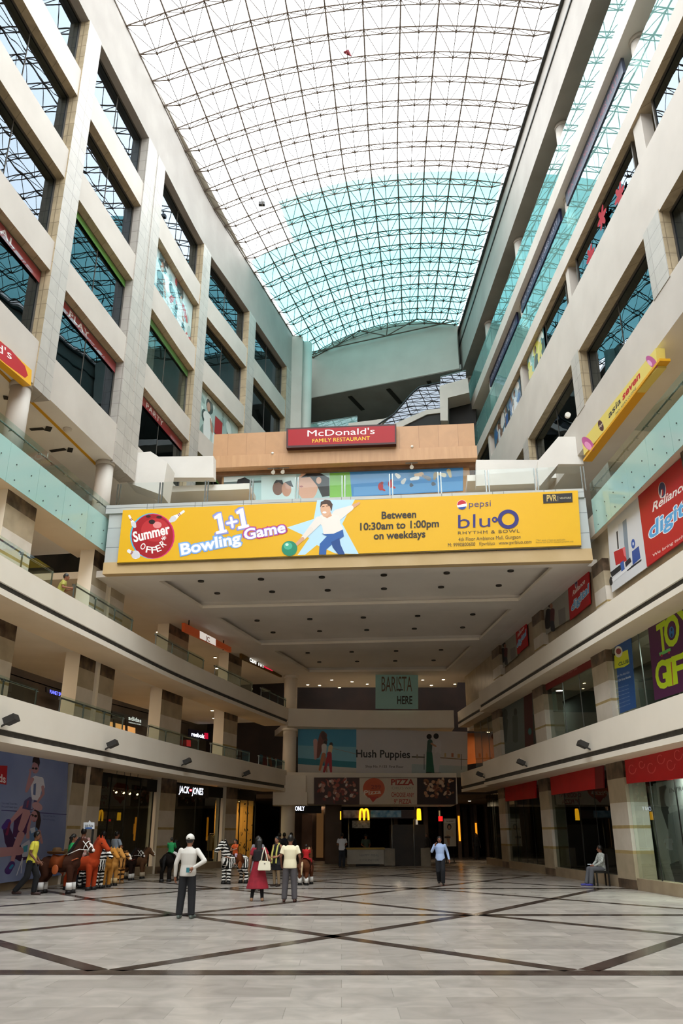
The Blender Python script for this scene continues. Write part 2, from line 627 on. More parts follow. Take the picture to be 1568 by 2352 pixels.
def window(fn, y0, y1, z0, z1, d, s, m, mull=0):
    WN[0] += 1
    pth = path_of(fn, y0, y1, 3.0)
    bm = BM()
    nn = normals(pth, s)
    rows = [[bm.verts.new((p[0] + n.x * d, p[1] + n.y * d, z)) for z in (z0, z1)] for p, n in zip(pth, nn)]
    for r0, r1 in zip(rows, rows[1:]):
        f = bm.faces.new((r0[0], r1[0], r1[1], r0[1]))
        f.normal_update()
        if f.normal.dot(nn[0]) < 0: f.normal_flip()
    w = struct('window_%d' % WN[0], bm, m)
    bm = BM()
    t = 0.07
    for a, b in ((z0, z0 + t), (z1 - t, z1)):
        sweep(bm, pth, [(d - .05, a), (d + .05, a), (d + .05, b), (d - .05, b)], s)
    for p, n in ((pth[0], nn[0]), (pth[-1], nn[-1])):
        c = Vector((p[0], p[1], 0)) + n * d
        box(bm, c.x - .05, c.x + .05, c.y - .04, c.y + .04, z0, z1)
    for i in range(mull):
        y = y0 + (y1 - y0) * (i + 1) / (mull + 1)
        c = Vector((fn(y), y, 0)) + nn[0] * d
        box(bm, c.x - .02, c.x + .02, c.y - .015, c.y + .015, z0, z1)
    obj('window_frame', bm, M_FRAME, w)
    return w
for r, (z0, z1) in enumerate(LROWS):
    for a, b in LBAYS:
        window(WL, a, b, z0, z1, -0.42, 1, G_WIN_CLEAR if (a, r) in ((33.9, 1), (40.9, 0)) else G_WIN, 1)
# rooms behind: a dark back wall, so that the panes show depth
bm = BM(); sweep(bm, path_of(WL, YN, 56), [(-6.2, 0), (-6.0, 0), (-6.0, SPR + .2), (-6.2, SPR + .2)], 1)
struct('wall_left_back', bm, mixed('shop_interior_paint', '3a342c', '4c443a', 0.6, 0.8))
# right side
RPIERS = [(5.2, 6.4), (13.4, 14.6), (21.8, 23.1), (30.3, 31.3), (38.7, 39.7), (47.0, 48.0), (54.4, 55.2)]
RBAYS = [(a[1], b[0]) for a, b in zip(RPIERS, RPIERS[1:])]
RE = 55.0
beam('wall_right', WR, YN, RE, 34.0, SPR + 0.15, -2.2, 0.0, -1, M_PARAPET, mixed('roof_beam_soffit', '8d8780', '99938b', .6, .8))
bm = BM(); sweep(bm, path_of(WR, YN, RE, 8), [(-.02, 37.5), (.16, 37.5), (.16, 37.62), (-.02, 37.62)], -1)
sweep(bm, path_of(WR, YN, RE, 8), [(-.02, 36.4), (.06, 36.4), (.06, 36.5), (-.02, 36.5)], -1)
struct('trim_1', bm, flat('3a3a38', .6))
beam('slab', WR, YN, RE, 29.5, 30.3, -6.0, 0.0, -1, M_WALL, M_CEIL)
beam('slab', WR, YN, RE, 25.5, 26.3, -6.0, 0.0, -1, M_WALL, M_REVEAL)
beam('wall_right', WR, YN, RE, 20.9, 23.7, -0.7, 0.0, -1, M_WALL, M_REVEAL)
beam('slab', WR, YN, RE, 16.7, 18.35, -6.0, 0.0, -1, M_WALL, M_CEIL)
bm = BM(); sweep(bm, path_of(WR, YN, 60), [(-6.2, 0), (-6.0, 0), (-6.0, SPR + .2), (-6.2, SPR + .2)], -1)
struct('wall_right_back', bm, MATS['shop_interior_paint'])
for a, b in RPIERS:
    pillar(WR, a, b, 18.3, 21.0, -0.7, 0.02, -1, [M_CLAD, M_REVEAL])
    pillar(WR, a + .3, b - .3, 23.6, 25.55, -0.5, -0.1, -1, [M_WALL, M_WALL])
def round_column(x, y, z0, z1, r, name='column', m=None):
    bm = BM(); tube(bm, (x, y, z0), (x, y, z1), r, 28)
    tube(bm, (x, y, z1 - .18), (x, y, z1), r + .04, 28)
    return struct(name, bm, m or M_WALL)
for a, b in RPIERS[1:]:
    y = (a + b) / 2
    round_column(WR(y) + .75, y, 30.3, 34.0, .36)
    round_column(WR(y) + .75, y, 26.3, 29.5, .36)
for a, b in RBAYS:
    window(WR, a, b, 18.35, 20.9, -0.4, -1, G_WIN, 1)
    window(WR, a + .3, b - .3, 23.7, 25.5, -0.3, -1, G_WIN, 1)
    window(WR, a, b, 30.3, 34.0, -2.2, -1, G_WIN, 2)
    window(WR, a, b, 26.3, 29.5, -2.6, -1, G_WIN, 2)
# ------------------------------------------------------------------ lower floors: balcony edges, pillars, ceilings
def fascia(fn, y0, y1, zb, zt, s, d=0.0, inner=-6.0, groove=True, g0=None, g1=None, ceil=0.25):
    bm = BM()
    if groove:
        prof = [(d, zb), (d, g0), (d - .07, g0), (d - .07, g1), (d, g1), (d, zt), (d - .22, zt), (d - .22, zt - .75), (inner, zt - .75), (inner, zb + ceil), (d - 1.5, zb + ceil), (d - 1.5, zb)]
        mis = [0, 0, 1, 0, 0, 0, 0, 3, 0, 2, 4, 4]
    else:
        prof = [(d, zb), (d, zt), (d - .22, zt), (d - .22, zt - .75), (inner, zt - .75), (inner, zb)]
        mis = [0, 0, 0, 3, 0, 2]
    sweep(bm, path_of(fn, y0, y1), prof, s, 0, True, mis)
    return struct('slab', bm, [M_FASCIA, M_GROOVE, M_CEIL, M_BEIGE, M_SOFFIT])
fascia(FL, YN, 52.4, 4.08, 5.3, 1, g0=4.25, g1=4.42)
fascia(FL, YN, 52.4, 7.95, 9.0, 1, g0=8.13, g1=8.3)
fascia(FR, YN, 46.2, 4.08, 5.3, -1, g0=4.25, g1=4.42, ceil=0.1)
fascia(FR, YN, 46.2, 7.95, 9.0, -1, g0=8.13, g1=8.3, ceil=0.1)
fascia(FR, 46.25, 53.4, 4.08, 5.2, -1, d=-.3, g0=4.25, g1=4.42)
fascia(FR, 46.25, 53.4, 7.95, 8.9, -1, d=-.3, g0=8.13, g1=8.3)
# third floor slabs behind the frosted glass
L3 = off(WL, 0.25, 1)
R3 = lambda y: WR(y) - 0.55
def slab3(fn, y0, y1, s):
    bm = BM(); sweep(bm, path_of(fn, y0, y1), [(0, 12.3), (0, 13.1), (-6, 13.1), (-6, 12.5), (-1.5, 12.5), (-1.5, 12.3)], s, 0, True, [0, 3, 0, 2, 4, 4])
    return struct('slab', bm, [M_FASCIA, M_GROOVE, M_CEIL, M_BEIGE, M_SOFFIT])
slab3(L3, YN, 32.0, 1)
slab3(R3, YN, 30.0, -1)

def banded(fn, y0, y1, z0, z1, d0, d1, s, split=False, side=None):
    """A lower-floor pillar: courses of brown, pale and beige stone on its faces, plain sides, sand-coloured joints."""
    bm = BM()
    n = normals([(fn(y0), y0), (fn(y1), y1)], s)[0]
    a, b = Vector((fn(y0), y0, 0)), Vector((fn(y1), y1, 0))
    H = z1 - z0
    fr = [(0, .07, 1), (.07, .26, 2), (.26, .285, 4), (.285, .45, 3), (.45, .475, 4), (.475, .65, 3), (.65, .84, 2), (.84, 1.0, 1)]
    def blk(a, b, d0, d1, fr):
        for f0, f1, mi in fr:
            P = [a + n * d0, a + n * d1, b + n * d1, b + n * d0]
            v0 = [bm.verts.new((p.x, p.y, z0 + H * f0)) for p in P]; v1 = [bm.verts.new((p.x, p.y, z0 + H * f1)) for p in P]
            fs = []
            for i in range(4):
                j = (i + 1) % 4
                f = bm.faces.new((v0[i], v0[j], v1[j], v1[i])); f.material_index = mi if i in (1,) else (0 if side is None else mi); fs.append(f)
            f = bm.faces.new(v1); fs.append(f); f = bm.faces.new(v0); fs.append(f)
            bmesh.ops.recalc_face_normals(bm, faces=fs)
    if split:
        blk(a, a.lerp(b, .43), d0, d1, fr); blk(a.lerp(b, .43), a.lerp(b, .57), d0, d1 - .1, [(0, 1, 0)]); blk(a.lerp(b, .57), b, d0, d1, fr)
    else: blk(a, b, d0, d1, fr)
    return struct('pillar', bm, [M_FASCIA, M_BROWN, M_BEIGE, M_PALE, M_SAND])
# shop plinths and fronts on the ground floor
SLX = off(WL, -.95)
SRX = lambda y: 9.95 - .04 * (y - 26.4)
def sweep_struct(name, path, prof, s, m, mis=None):
    bm = BM(); sweep(bm, path, prof, s, 0, True, mis)
    return struct(name, bm, m)
sweep_struct('baseboard_left', path_of(SLX, 9, 53), [(-.25, 0), (.12, 0), (.12, .32), (-.25, .32)], 1, mixed('plinth_stone', '94836b', 'a4937a', 1.5, .35, 6))
sweep_struct('baseboard_right', path_of(SRX, 9, 54, 5), [(-.25, 0), (.1, 0), (.1, .36), (-.25, .36)], -1, MATS['plinth_stone'])

LOW_L = [(11.4, 12.7), (18.2, 19.7), (25.0, 26.8), (31.2, 34.2), (39.2, 41.5), (46.2, 48.0)]
for a, b in LOW_L:
    sp = b - a > 2.5
    pass
    banded(WL, a, b, 4.5, 8.2, -.75, -0.15, 1, sp)
    banded(WL, a, b, 8.2, 12.5 if a < 31 else (12.3 if sp else 11.25), -.65, -0.05, 1, sp)
LOW_R = [(13.0, 14.3), (21.0, 22.2), (28.9, 30.0), (36.5, 37.9), (44.1, 45.7)]
LOW_R1 = [(13.0, 14.3), (21.3, 22.5), (29.6, 31.1), (37.2, 38.8), (45.0, 46.6)]
GR_R = [(10.5, 12.0), (20.3, 22.2), (29.7, 31.4), (39.2, 40.8), (48.0, 49.6)]
for a, b in LOW_R1: banded(FR, a, b, 4.5, 8.1, -1.6, -0.75, -1, False, 1)
for a, b in LOW_R:
    banded(FR, a, b, 8.2, 12.4 if a < 28 else 11.2, -1.6, -0.75, -1, False, 1)

for a, b in ((32.7, 35.2), (41.0, 42.5), (48.2, 49.7)): banded(WL, a, b, 0, 4.2, -1.3, -.72, 1, b - a > 2)
for a, b in GR_R: banded(SRX, a, b, 0.0, 4.2, -.6, .12, -1, False, 1)

# bridge across the hall
BP = Plane((-9.2, 31.0), (9.0, 29.3))
BW = (Vector((9.0, 29.3, 0)) - Vector((-9.2, 31.0, 0))).length
bm = BM()
pbox(bm, BP, -.15, BW + .35, 11.19, 11.66, -.3, 0.06)
struct('beam', bm, mixed('tan_beam_paint', 'c2a678', 'cbb085', .8, .7))
M_GPANEL = blocks('grey_metal_panels', 'b3b8b8', 'bbbfbe', '6e7474', 1.95, 0.82, 0.012, 'xz', .35, 0, 0, .04, .5)
bm = BM()
pbox(bm, BP, -.15, BW + .35, 11.66, 13.72, -.6, 0.0)
pbox(bm, BP, -.3, BW + .3, 13.72, 14.08, -.6, 0.08)
struct('beam', bm, M_GPANEL)
bm = BM()
for i in range(10): pbox(bm, BP, -.3 + i * 1.98, -.285 + i * 1.98, 13.72, 14.08, 0.08, 0.084)
struct('trim_2', bm, flat('5c605f', .6))
# the deck, and its ceiling of three sunk trays
bm = BM()
prism(bm, [(-9.3, 31.2), (9.2, 29.5), (8.0, 56), (-3.6, 56)], 13.5, 14.0)
struct('slab', bm, M_BEIGE)
ZC = 11.2
trays_px = [[(365, 1335), (1270, 1303), (1190, 1380), (465, 1397)], [(495, 1419), (1175, 1399), (1100, 1470), (600, 1482)], [(630, 1496), (1085, 1484), (1025, 1541), (710, 1544)]]
trays = [[on_z(x, y, ZC) for x, y in t] for t in trays_px]
bm = BM()
def quad(bm, pts, mi=0):
    f = bm.faces.new([bm.verts.new(p) for p in pts]); f.material_index = mi
    return f
Lf = lambda y: FL(y) - .3
Rf = lambda y: FR(y) + .3
edgeL = [BP.p(-.15, ZC, -.28)]; edgeR = [BP.p(BW + .35, ZC, -.28)]
ring_n = [edgeL[0], edgeR[0]]
for t in trays:
    tn = [p.copy() for p in t]
    yl0, yr0 = tn[0].y, tn[1].y
    far = [Vector((Lf(tn[3].y + .15), tn[3].y + .15, ZC)), Vector((Rf(tn[2].y + .15), tn[2].y + .15, ZC))]
    near = ring_n
    a, b, c, d = tn
    quad(bm, [near[0], near[1], b, a]); quad(bm, [near[1], far[1], c, b]); quad(bm, [far[1], far[0], d, c]); quad(bm, [far[0], near[0], a, d])
    up = [p + Vector((0, 0, .3)) for p in tn]
    cen = sum(up, Vector()) / 4
    inn = [p + (p - cen).normalized() * .25 for p in up]
    for i in range(4):
        j = (i + 1) % 4
        lip = [tn[i], tn[j], tn[j] + Vector((0, 0, .13)), tn[i] + Vector((0, 0, .13))]
        quad(bm, lip, 1)
        quad(bm, [lip[3], lip[2], inn[j] - Vector((0, 0, .17)), inn[i] - Vector((0, 0, .17))])
        quad(bm, [inn[i] - Vector((0, 0, .17)), inn[j] - Vector((0, 0, .17)), inn[j], inn[i]])
    quad(bm, inn)
    ring_n = far
quad(bm, [ring_n[0], ring_n[1], Vector((8, 58, ZC)), Vector((-4, 58, ZC))])
bmesh.ops.recalc_face_normals(bm, faces=bm.faces)
struct('ceiling', bm, [mixed('tray_ceiling_paint', 'd8d1c8', 'e0d9d0', .5, .85), M_FASCIA])
bm = BM()   # ceiling over the second-floor walkways beside the bridge
sweep(bm, path_of(off(FL, -.2), 31.3, 56), [(0, 11.22), (0, 11.5), (-6, 11.5), (-6, 11.22)], 1)
struct('ceiling', bm, M_CEIL)
bm = BM(); sweep(bm, path_of(FR, 30.0, 56), [(-.2, 11.22), (-.2, 11.5), (-6, 11.5), (-6, 11.22)], -1)
struct('ceiling', bm, M_CEIL)
NT = 0
M_CAN = flat('2c2822', .5)
dl = None
for k, (t, rows_, n) in enumerate(((trays[0], (.25, .68), 6), (trays[1], (.3, .72), 5), (trays[2], (.3, .72), 4))):
    for r in rows_:
        for i in range(n):
            q = (i + .5) / n
            p = t[0].lerp(t[1], q).lerp(t[3].lerp(t[2], q), r) + Vector((0, 0, .3))
            if dl is None:
                bm = BM(); tube(bm, p + Vector((0, 0, -.05)), p + Vector((0, 0, .02)), .13, 16); dl = obj('downlight', bm, M_CAN); o = dl
            else:
                o = dl.copy(); COL.objects.link(o); o.location = p + Vector((0, 0, -.05))
            tag(o, 'unlit round downlight sunk in the tray ceiling under the bridge', 'ceiling light', 'downlights in the bridge ceiling')

# far end of the hall
BK = lambda x: 52.4 + (x + 3.3) * 0.085
bm = BM()
pth = [(-3.3 + i * 10.4 / 12, BK(-3.3 + i * 10.4 / 12) + .45 * math.sin(math.pi * i / 12)) for i in range(13)]
sweep(bm, pth, [(0, 7.92), (0, 9.0), (-.25, 9.0), (-.25, 8.3), (-6, 8.3), (-6, 7.92)], 1)
struct('slab', bm, M_FASCIA)
bm = BM(); sweep(bm, pth, [(-.2, 3.4), (-.2, 5.2), (-6, 5.2), (-6, 3.4)], 1)
struct('slab', bm, M_FASCIA)
for x, y in ((-3.25, 53.4),):
    round_column(x, y, 0, 4.1, .42, m=M_FASCIA); round_column(x, y, 5.0, 7.9, .42, m=M_FASCIA); round_column(x, y, 9.0, 11.2, .42, m=M_FASCIA)
bm = BM(); box(bm, -3.95, -2.15, 52.2, 53.9, 4.02, 5.0); box(bm, -4.1, -2.05, 52.05, 54.0, 3.3, 4.02)
struct('beam', bm, M_FASCIA)
bm = BM(); box(bm, -22, 16, 62, 62.3, 4.0, 14)
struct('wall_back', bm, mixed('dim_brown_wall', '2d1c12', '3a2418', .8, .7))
# arcade beyond, on the ground floor
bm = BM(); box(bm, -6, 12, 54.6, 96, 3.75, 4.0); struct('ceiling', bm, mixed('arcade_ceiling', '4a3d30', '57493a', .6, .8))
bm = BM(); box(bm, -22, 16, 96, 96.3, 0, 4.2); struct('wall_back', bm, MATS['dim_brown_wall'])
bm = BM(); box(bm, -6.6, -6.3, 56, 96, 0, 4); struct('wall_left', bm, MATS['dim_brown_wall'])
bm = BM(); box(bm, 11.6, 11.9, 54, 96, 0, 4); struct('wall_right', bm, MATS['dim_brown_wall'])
bm = BM(); box(bm, -22, 16, YN - .3, YN, 0, 40); struct('wall_front', bm, M_WALL)

# gable wall under the far end of the roof
GP = Plane((-2.5, 57.75), (8.75, 53.3))
gw = (Vector((8.75, 53.3)) - Vector((-2.5, 57.75))).length
bm = BM()
top = [(gw * i / 11, rib_pt(K1 + .0, i).z - .02) for i in range(12)]
out = [(0, 33.95), (gw, 33.95)] + top[::-1]
fv = [bm.verts.new(GP.p(u, v, 0)) for u, v in out]; bv = [bm.verts.new(GP.p(u, v, -.4)) for u, v in out]
bm.faces.new(fv); bm.faces.new(bv[::-1])
for i in range(len(out)):
    j = (i + 1) % len(out); bm.faces.new((fv[j], fv[i], bv[i], bv[j]))
bmesh.ops.recalc_face_normals(bm, faces=bm.faces)
struct('wall_back', bm, M_WALL)
bm = BM()
tube(bm, GP.p(0, SPR + .1, .35), GP.p(gw, SPR + .1, .35), .05)
tt = [rib_pt(K1 - .3, i, .3) for i in range(12)]
for i in (2, 6, 10):
    q = GP.p(gw * i / 11, SPR + .1, .35)
    for j in (-2, 0, 2):
        if 0 <= i + j <= 11: tube(bm, q, tt[i + j], .045)
obj('end_truss', bm, M_RIB, roof)
bm = BM()   # deck soffit behind the gable, dark back, side walls
prism(bm, [(-2.6, 57.8), (8.9, 53.3), (14, 74), (-8, 78)], 33.9, 34.3)
struct('ceiling', bm, mixed('upper_soffit', '8d8a84', '989590', .7, .85))
bm = BM(); box(bm, -20, 20, 76, 76.3, 14, 38.2); struct('wall_back', bm, MATS['shop_interior_paint'])
bm = BM(); prism(bm, [(-3.6, 55.5), (8.9, 53.5), (14, 76), (-8, 76)], 24.6, 25.2); struct('slab', bm, M_WALL)
bm = BM(); box(bm, -4.3, -3.0, 54.6, 55.9, 14, 37.6)
struct('column', bm, M_WALL)
bm = BM(); tube(bm, (-2.75, 55.7, 14), (-2.75, 55.7, 37.6), .45, 24); struct('column', bm, M_WALL)
# ------------------------------------------------------------------ outer shell that keeps daylight out of the side buildings
bm = BM(); prism(bm, [(-23, YN), (WL(YN) - .3, YN), (WL(27) - .3, 27), (WL(54) - .3, 54.5), (-3.5, 58.2), (-3, 96.3), (-23, 96.3)], 38.0, 38.3); struct('roof_slab', bm, M_CEIL)
bm = BM(); prism(bm, [(WR(YN) + .3, YN), (17, YN), (17, 96.3), (-3, 96.3), (-2.8, 58.2), (9.2, 53.7)], 38.0, 38.3); struct('roof_slab', bm, M_CEIL)
bm = BM(); box(bm, -23.3, -23, YN, 96.3, 0, 38.3); struct('wall_left', bm, MATS['dim_brown_wall'])
bm = BM(); box(bm, 17, 17.3, YN, 96.3, 0, 38.3); struct('wall_right', bm, MATS['dim_brown_wall'])
bm = BM(); box(bm, -23, 17, 96, 96.3, 4, 38.3); struct('wall_back', bm, MATS['dim_brown_wall'])

# ------------------------------------------------------------------ glass railings
M_RAILM = flat('7d8280', .25, .95)
def railing(name, label, fn, y0, y1, z0, z1, s, d=-.1, pane=2.1, g=None, group=None, posts=True, hand=True, lean=.0, cap=0.03):
    pth = path_of(fn, y0, y1, pane)
    nn = normals(pth, s)
    c = Vector((*pth[0], z0)) + nn[0] * d
    t = thing(name, label, 'railing', c, group)
    def P(i, dd, z): return Vector((pth[i][0], pth[i][1], z)) + nn[i] * dd
    for i in range(len(pth) - 1):
        bm = BM()
        a0, a1 = P(i, d, 0), P(i + 1, d, 0)
        e = (a1 - a0).normalized() * .012
        hexa(bm, [P(i, d, z0) + e, P(i + 1, d, z0) - e, P(i + 1, d + .014, z0) - e, P(i, d + .014, z0) + e, P(i, d, z1) + e, P(i + 1, d, z1) - e, P(i + 1, d + .014, z1) - e, P(i, d + .014, z1) + e])
        obj('glass_panel', bm, g or G_RAIL, t)
    if hand:
        bm = BM()
        zz = z1 - .06
        for i in range(len(pth) - 1): tube(bm, P(i, d - .09, zz), P(i + 1, d - .09, zz), cap, 8)
        hr_ = obj('handrail', bm, M_RAILM, t)
        for i in range(len(pth)):
            bm = BM()
            tube(bm, P(i, d - .1, zz - .06), P(i, d + .03, zz - .06), .014, 6); tube(bm, P(i, d - .09, zz - .06), P(i, d - .09, zz), .012, 6)
            obj('bracket', bm, M_RAILM, hr_)
    if posts:
        for i in range(len(pth)):
            bm = BM(); q = P(i, d - .03, 0); box(bm, q.x - .02, q.x + .02, q.y - .02, q.y + .02, z0 + .01, z1 - .05)
            obj('post', bm, M_RAILM, t)
    return t
for a, b, w in ((12.7, 18.2, 'nearest'), (19.6, 25.2, 'second'), (26.7, 31.6, 'third'), (34.1, 39.6, 'fourth'), (41.1, 46.4, 'fifth'), (47.9, 52.3, 'last')):
    if b > 20:
        railing('glass_railing', f'clear glass railing on the first-floor balcony, {w} bay along the hall', FL, a, b, 5.3, 5.85, 1, -.12, 2.0, group='first-floor balcony railings')
        railing('glass_railing', f'clear glass railing on the second-floor balcony, {w} bay along the hall', FL, a, b, 9.0, 9.6, 1, -.12, 2.0, group='second-floor balcony railings')

def frosted(label, fn, y0, y1, s):
    pth = path_of(fn, y0, y1, 1.9)
    nn = normals(pth, s)
    t = thing('frosted_railing', label, 'railing', (*pth[0], 12.3))
    def P(i, dd, z): return Vector((pth[i][0], pth[i][1], z)) + nn[i] * dd
    for i in range(len(pth) - 1):
        for nm, z0, z1, m, d in (('frosted_panel', 12.22, 13.6, G_FROST, .06), ('glass_panel', 13.6, 14.25, G_RAIL, .06)):
            e = (P(i + 1, 0, 0) - P(i, 0, 0)).normalized() * .008
            bm = BM()
            hexa(bm, [P(i, d, z0) + e, P(i + 1, d, z0) - e, P(i + 1, d + .014, z0) - e, P(i, d + .014, z0) + e, P(i, d, z1) + e, P(i + 1, d, z1) - e, P(i + 1, d + .014, z1) - e, P(i, d + .014, z1) + e])
            pn_ = obj(nm, bm, m, t)
            if nm == 'frosted_panel': fp_ = pn_
        for q in (.25, .75):
            for z in (12.45, 13.0):
                if pth[i][1] < 17: continue
                bm = BM()
                p = P(i, .075, z).lerp(P(i + 1, .075, z), q)
                tube(bm, p, p + nn[i] * .02, .022, 8)
                obj('glass_bolt', bm, flat('4a4f4e', .3, .8), fp_)
    bm = BM()
    for i in range(len(pth) - 1): tube(bm, P(i, -.06, 14.1), P(i + 1, -.06, 14.1), .028, 8)
    hr_ = obj('handrail', bm, M_RAILM, t)
    for i in range(len(pth)):
        for k in (0, .5):
            if i == len(pth) - 1 and k: continue
            bm = BM()
            p = P(i, -.06, 14.02).lerp(P(min(i + 1, len(pth) - 1), -.06, 14.02), k)
            tube(bm, p - nn[i] * .05, p + nn[i] * .12, .012, 6); tube(bm, p, p + Vector((0, 0, .08)), .012, 6)
            obj('bracket', bm, M_RAILM, hr_)
    return t
frosted('frosted green glass railing on the third floor under the leisure-centre windows', L3, 8, 31.4, 1)
frosted('frosted green glass railing on the third floor under the yellow restaurant sign', R3, 8, 29.2, -1)
for fn, z0, nm, lb in ((WR, 30.3, 'clear glass railing of the top balcony just under the roof beam', 0), (WR, 26.3, 'clear glass railing of the sixth-floor balcony below the top balcony', 0)):
    pth_y = [(14, 52)]
    railing('glass_railing', nm, lambda y: WR(y) + .1, 13, 53, z0, z0 + 1.75, -1, .0, 2.8, glass('balcony_glass', (0.62, 0.82, 0.81), (0.6, .72, .76), 1.6, .004, .6, 0, 'a9d6cf', .22))

# bridge railing: paired steel posts, tall panes
t = thing('bridge_railing', 'tall clear glass railing with paired steel posts along the top of the bridge', 'railing', BP.p(0, 14.08, -.1))
px_posts = [(272, 1112), (369, 1106), (474, 1100), (577, 1096), (681, 1092), (788, 1088), (897, 1083), (1008, 1078), (1117, 1073), (1229, 1068), (1336, 1064)]
us = [BP.uv(*p)[0] for p in px_posts]
for a, b in zip(us, us[1:]):
    bm = BM(); pbox(bm, BP, a + .07, b - .07, 14.1, 15.1, -.11, -.097); obj('glass_panel', bm, glass('clear_pane', (.95, .975, .97), (.9, 1, 1), 1.3), t)
for u in us:
    for k in (-.055, .055):
        bm = BM(); pbox(bm, BP, u + k - .022, u + k + .022, 14.08, 15.08, -.16, -.09); obj('post', bm, M_RAILM, t)

# ------------------------------------------------------------------ restaurant box on the bridge
QP = BP.shift(-6.6)
def qu(px, py): return QP.uv(px, py)
u0, vb = qu(487, 1074); u1, _ = qu(1093, 1052); ut, vt = qu(491, 1000)
_, vt2 = qu(1090, 970)
zb, zt = (vb + qu(1093, 1052)[1]) / 2 + .1, (vt + vt2) / 2
M_WOOD = mixed('beech_boarding', 'b48860', 'c0946a', 3, .45, 6, .3, .7, (2.2, 2.2, .25))
M_WOODP = blocks('beech_panels', 'b98d65', 'b3875e', '93694a', .95, 90.0, .008, 'xz', .45, 0, 0, .08)
box_t = thing('restaurant_pavilion', 'wood-panelled restaurant pavilion standing on the bridge behind the glass railing', 'shop front', QP.p((u0 + u1) / 2, 14, -3))
bm = BM(); pbox(bm, QP, u0, u1, zb, zt, -5.5, 0); obj('fascia', bm, M_WOODP, box_t)
bm = BM(); pbox(bm, QP, u0 - .06, u1 + .06, zb - .12, zb + .52, -1.0, .05); obj('fascia_board', bm, M_WOOD, box_t)
bm = BM(); pbox(bm, QP, u0, u1, zb - .3, zb - .12, -5, -.45); obj('soffit', bm, mixed('brown_soffit', '6a4a30', '7a573a', 2, .6), box_t)
bm = BM(); pbox(bm, QP, u0 + .35, u1 - .3, 14, zb - .2, -5, -.7); obj('wall', bm, mixed('brown_board_wall', 'a57b4d', 'b4895a', 2, .5), box_t)
for px, py in ((626, 1080), (648, 1079), (945, 1066)):
    u, v = qu(px, py)
    bm = BM(); tube(bm, QP.p(u, zb - .14, -.25), QP.p(u, zb - .3, -.25), .02, 6); tube(bm, QP.p(u, zb - .28, -.3), QP.p(u, zb - .42, -.12), .07, 12, .1)
    obj('spotlight', bm, flat('d8d5cc', .4), box_t)
    bm = BM(); pbox(bm, QP, u - .3, u + .3, zb - .15, zb - .12, -.3, -.2); obj('spotlight_rail', bm, flat('8c8a85', .4), box_t)
for px, py in ((626, 1042), (946, 1027)):
    u, v = qu(px, py)
    bm = BM(); ball(bm, QP.p(u, v, .05), .07, 12, 8); obj('dome_camera', bm, flat('ded9cf', .4), box_t)

# white parapets either side of the box
M_WHITE = mixed('white_paint', 'd2cdc6', 'dad5ce', 0.7, 0.7, 5)
def slab_px(name, pts, depth, m=M_WHITE, plane=None):
    """A solid parapet from its outline on an upright plane."""
    P = plane
    q = [P.uv(*p) for p in pts]
    bm = BM()
    fv = [bm.verts.new(P.p(u, v, 0)) for u, v in q]; bv = [bm.verts.new(P.p(u, v, -depth)) for u, v in q]
    fs = [bm.faces.new(fv), bm.faces.new(bv[::-1])]
    for i in range(len(q)):
        j = (i + 1) % len(q); fs.append(bm.faces.new((fv[j], fv[i], bv[i], bv[j])))
    bmesh.ops.recalc_face_normals(bm, faces=fs)
    return struct(name, bm, m)
PP = BP.shift(-5.0)
slab_px('wall_back', [(355, 1049), (490, 1047), (490, 1097), (300, 1097)], .5, M_WHITE, PP)
slab_px('wall_left', [(301, 1041), (346, 1037), (384, 1062), (372, 1137), (292, 1108)], 1.2, M_WHITE, BP.shift(-3.0))
slab_px('wall_back', [(1093, 1056), (1240, 1056), (1240, 1110), (1093, 1116)], .5, M_WHITE, PP)
slab_px('wall_right', [(1235, 1058), (1282, 1003), (1328, 1003), (1340, 1066), (1282, 1066), (1240, 1116), (1235, 1112)], 1.0, M_WHITE, BP.shift(-2.6))
bm = BM(); tube(bm, PP.p(*PP.uv(1283, 1013), 2.45), PP.p(*PP.uv(1283, 1013), 2.6), .12, 12); c_ = obj('wall_speaker', bm, flat('d9d4ca', .5)); tag(c_, 'small white round speaker on the white parapet beside the restaurant', 'speaker')
# dim rooms under those parapets
bm = BM(); pbox(bm, BP, -1.5, 2.6, 14.0, 17.2, -8.4, -8.2); pbox(bm, BP, 15.6, 20, 14.0, 17.2, -8.4, -8.2); struct('wall_back', bm, mixed('grey_back_wall', '6f6a62', '7d776e', 1, .8))
bm = BM(); pbox(bm, BP, -1.5, 4.3, 17.0, 17.3, -9, -5.6); struct('ceiling', bm, M_CEIL)
bm = BM(); pbox(bm, BP, 14.6, 19.8, 17.0, 17.3, -9, -5.6); struct('ceiling', bm, M_CEIL)

# ------------------------------------------------------------------ far upper end: escalator, balcony, platform
EP = Plane((-4, 52.6), (9, 50.2))
def poly_solid(bm, P, pts, d0, d1, mi=0):
    q = [P.uv(*p) for p in pts]
    fv = [bm.verts.new(P.p(u, v, d1)) for u, v in q]; bv = [bm.verts.new(P.p(u, v, d0)) for u, v in q]
    fs = [bm.faces.new(fv), bm.faces.new(bv[::-1])]
    for i in range(len(q)):
        j = (i + 1) % len(q); fs.append(bm.faces.new((fv[j], fv[i], bv[i], bv[j])))
    for f in fs: f.material_index = mi
    bmesh.ops.recalc_face_normals(bm, faces=fs)
et = thing('escalator', 'glass-sided escalator rising behind the wooden restaurant pavilion', 'escalator', EP.p(*EP.uv(880, 985), -.5))
bm = BM(); poly_solid(bm, EP, [(800, 972), (880, 962), (892, 958), (872, 978), (800, 984)], -1.2, 0); obj('landing', bm, M_WALL, et)
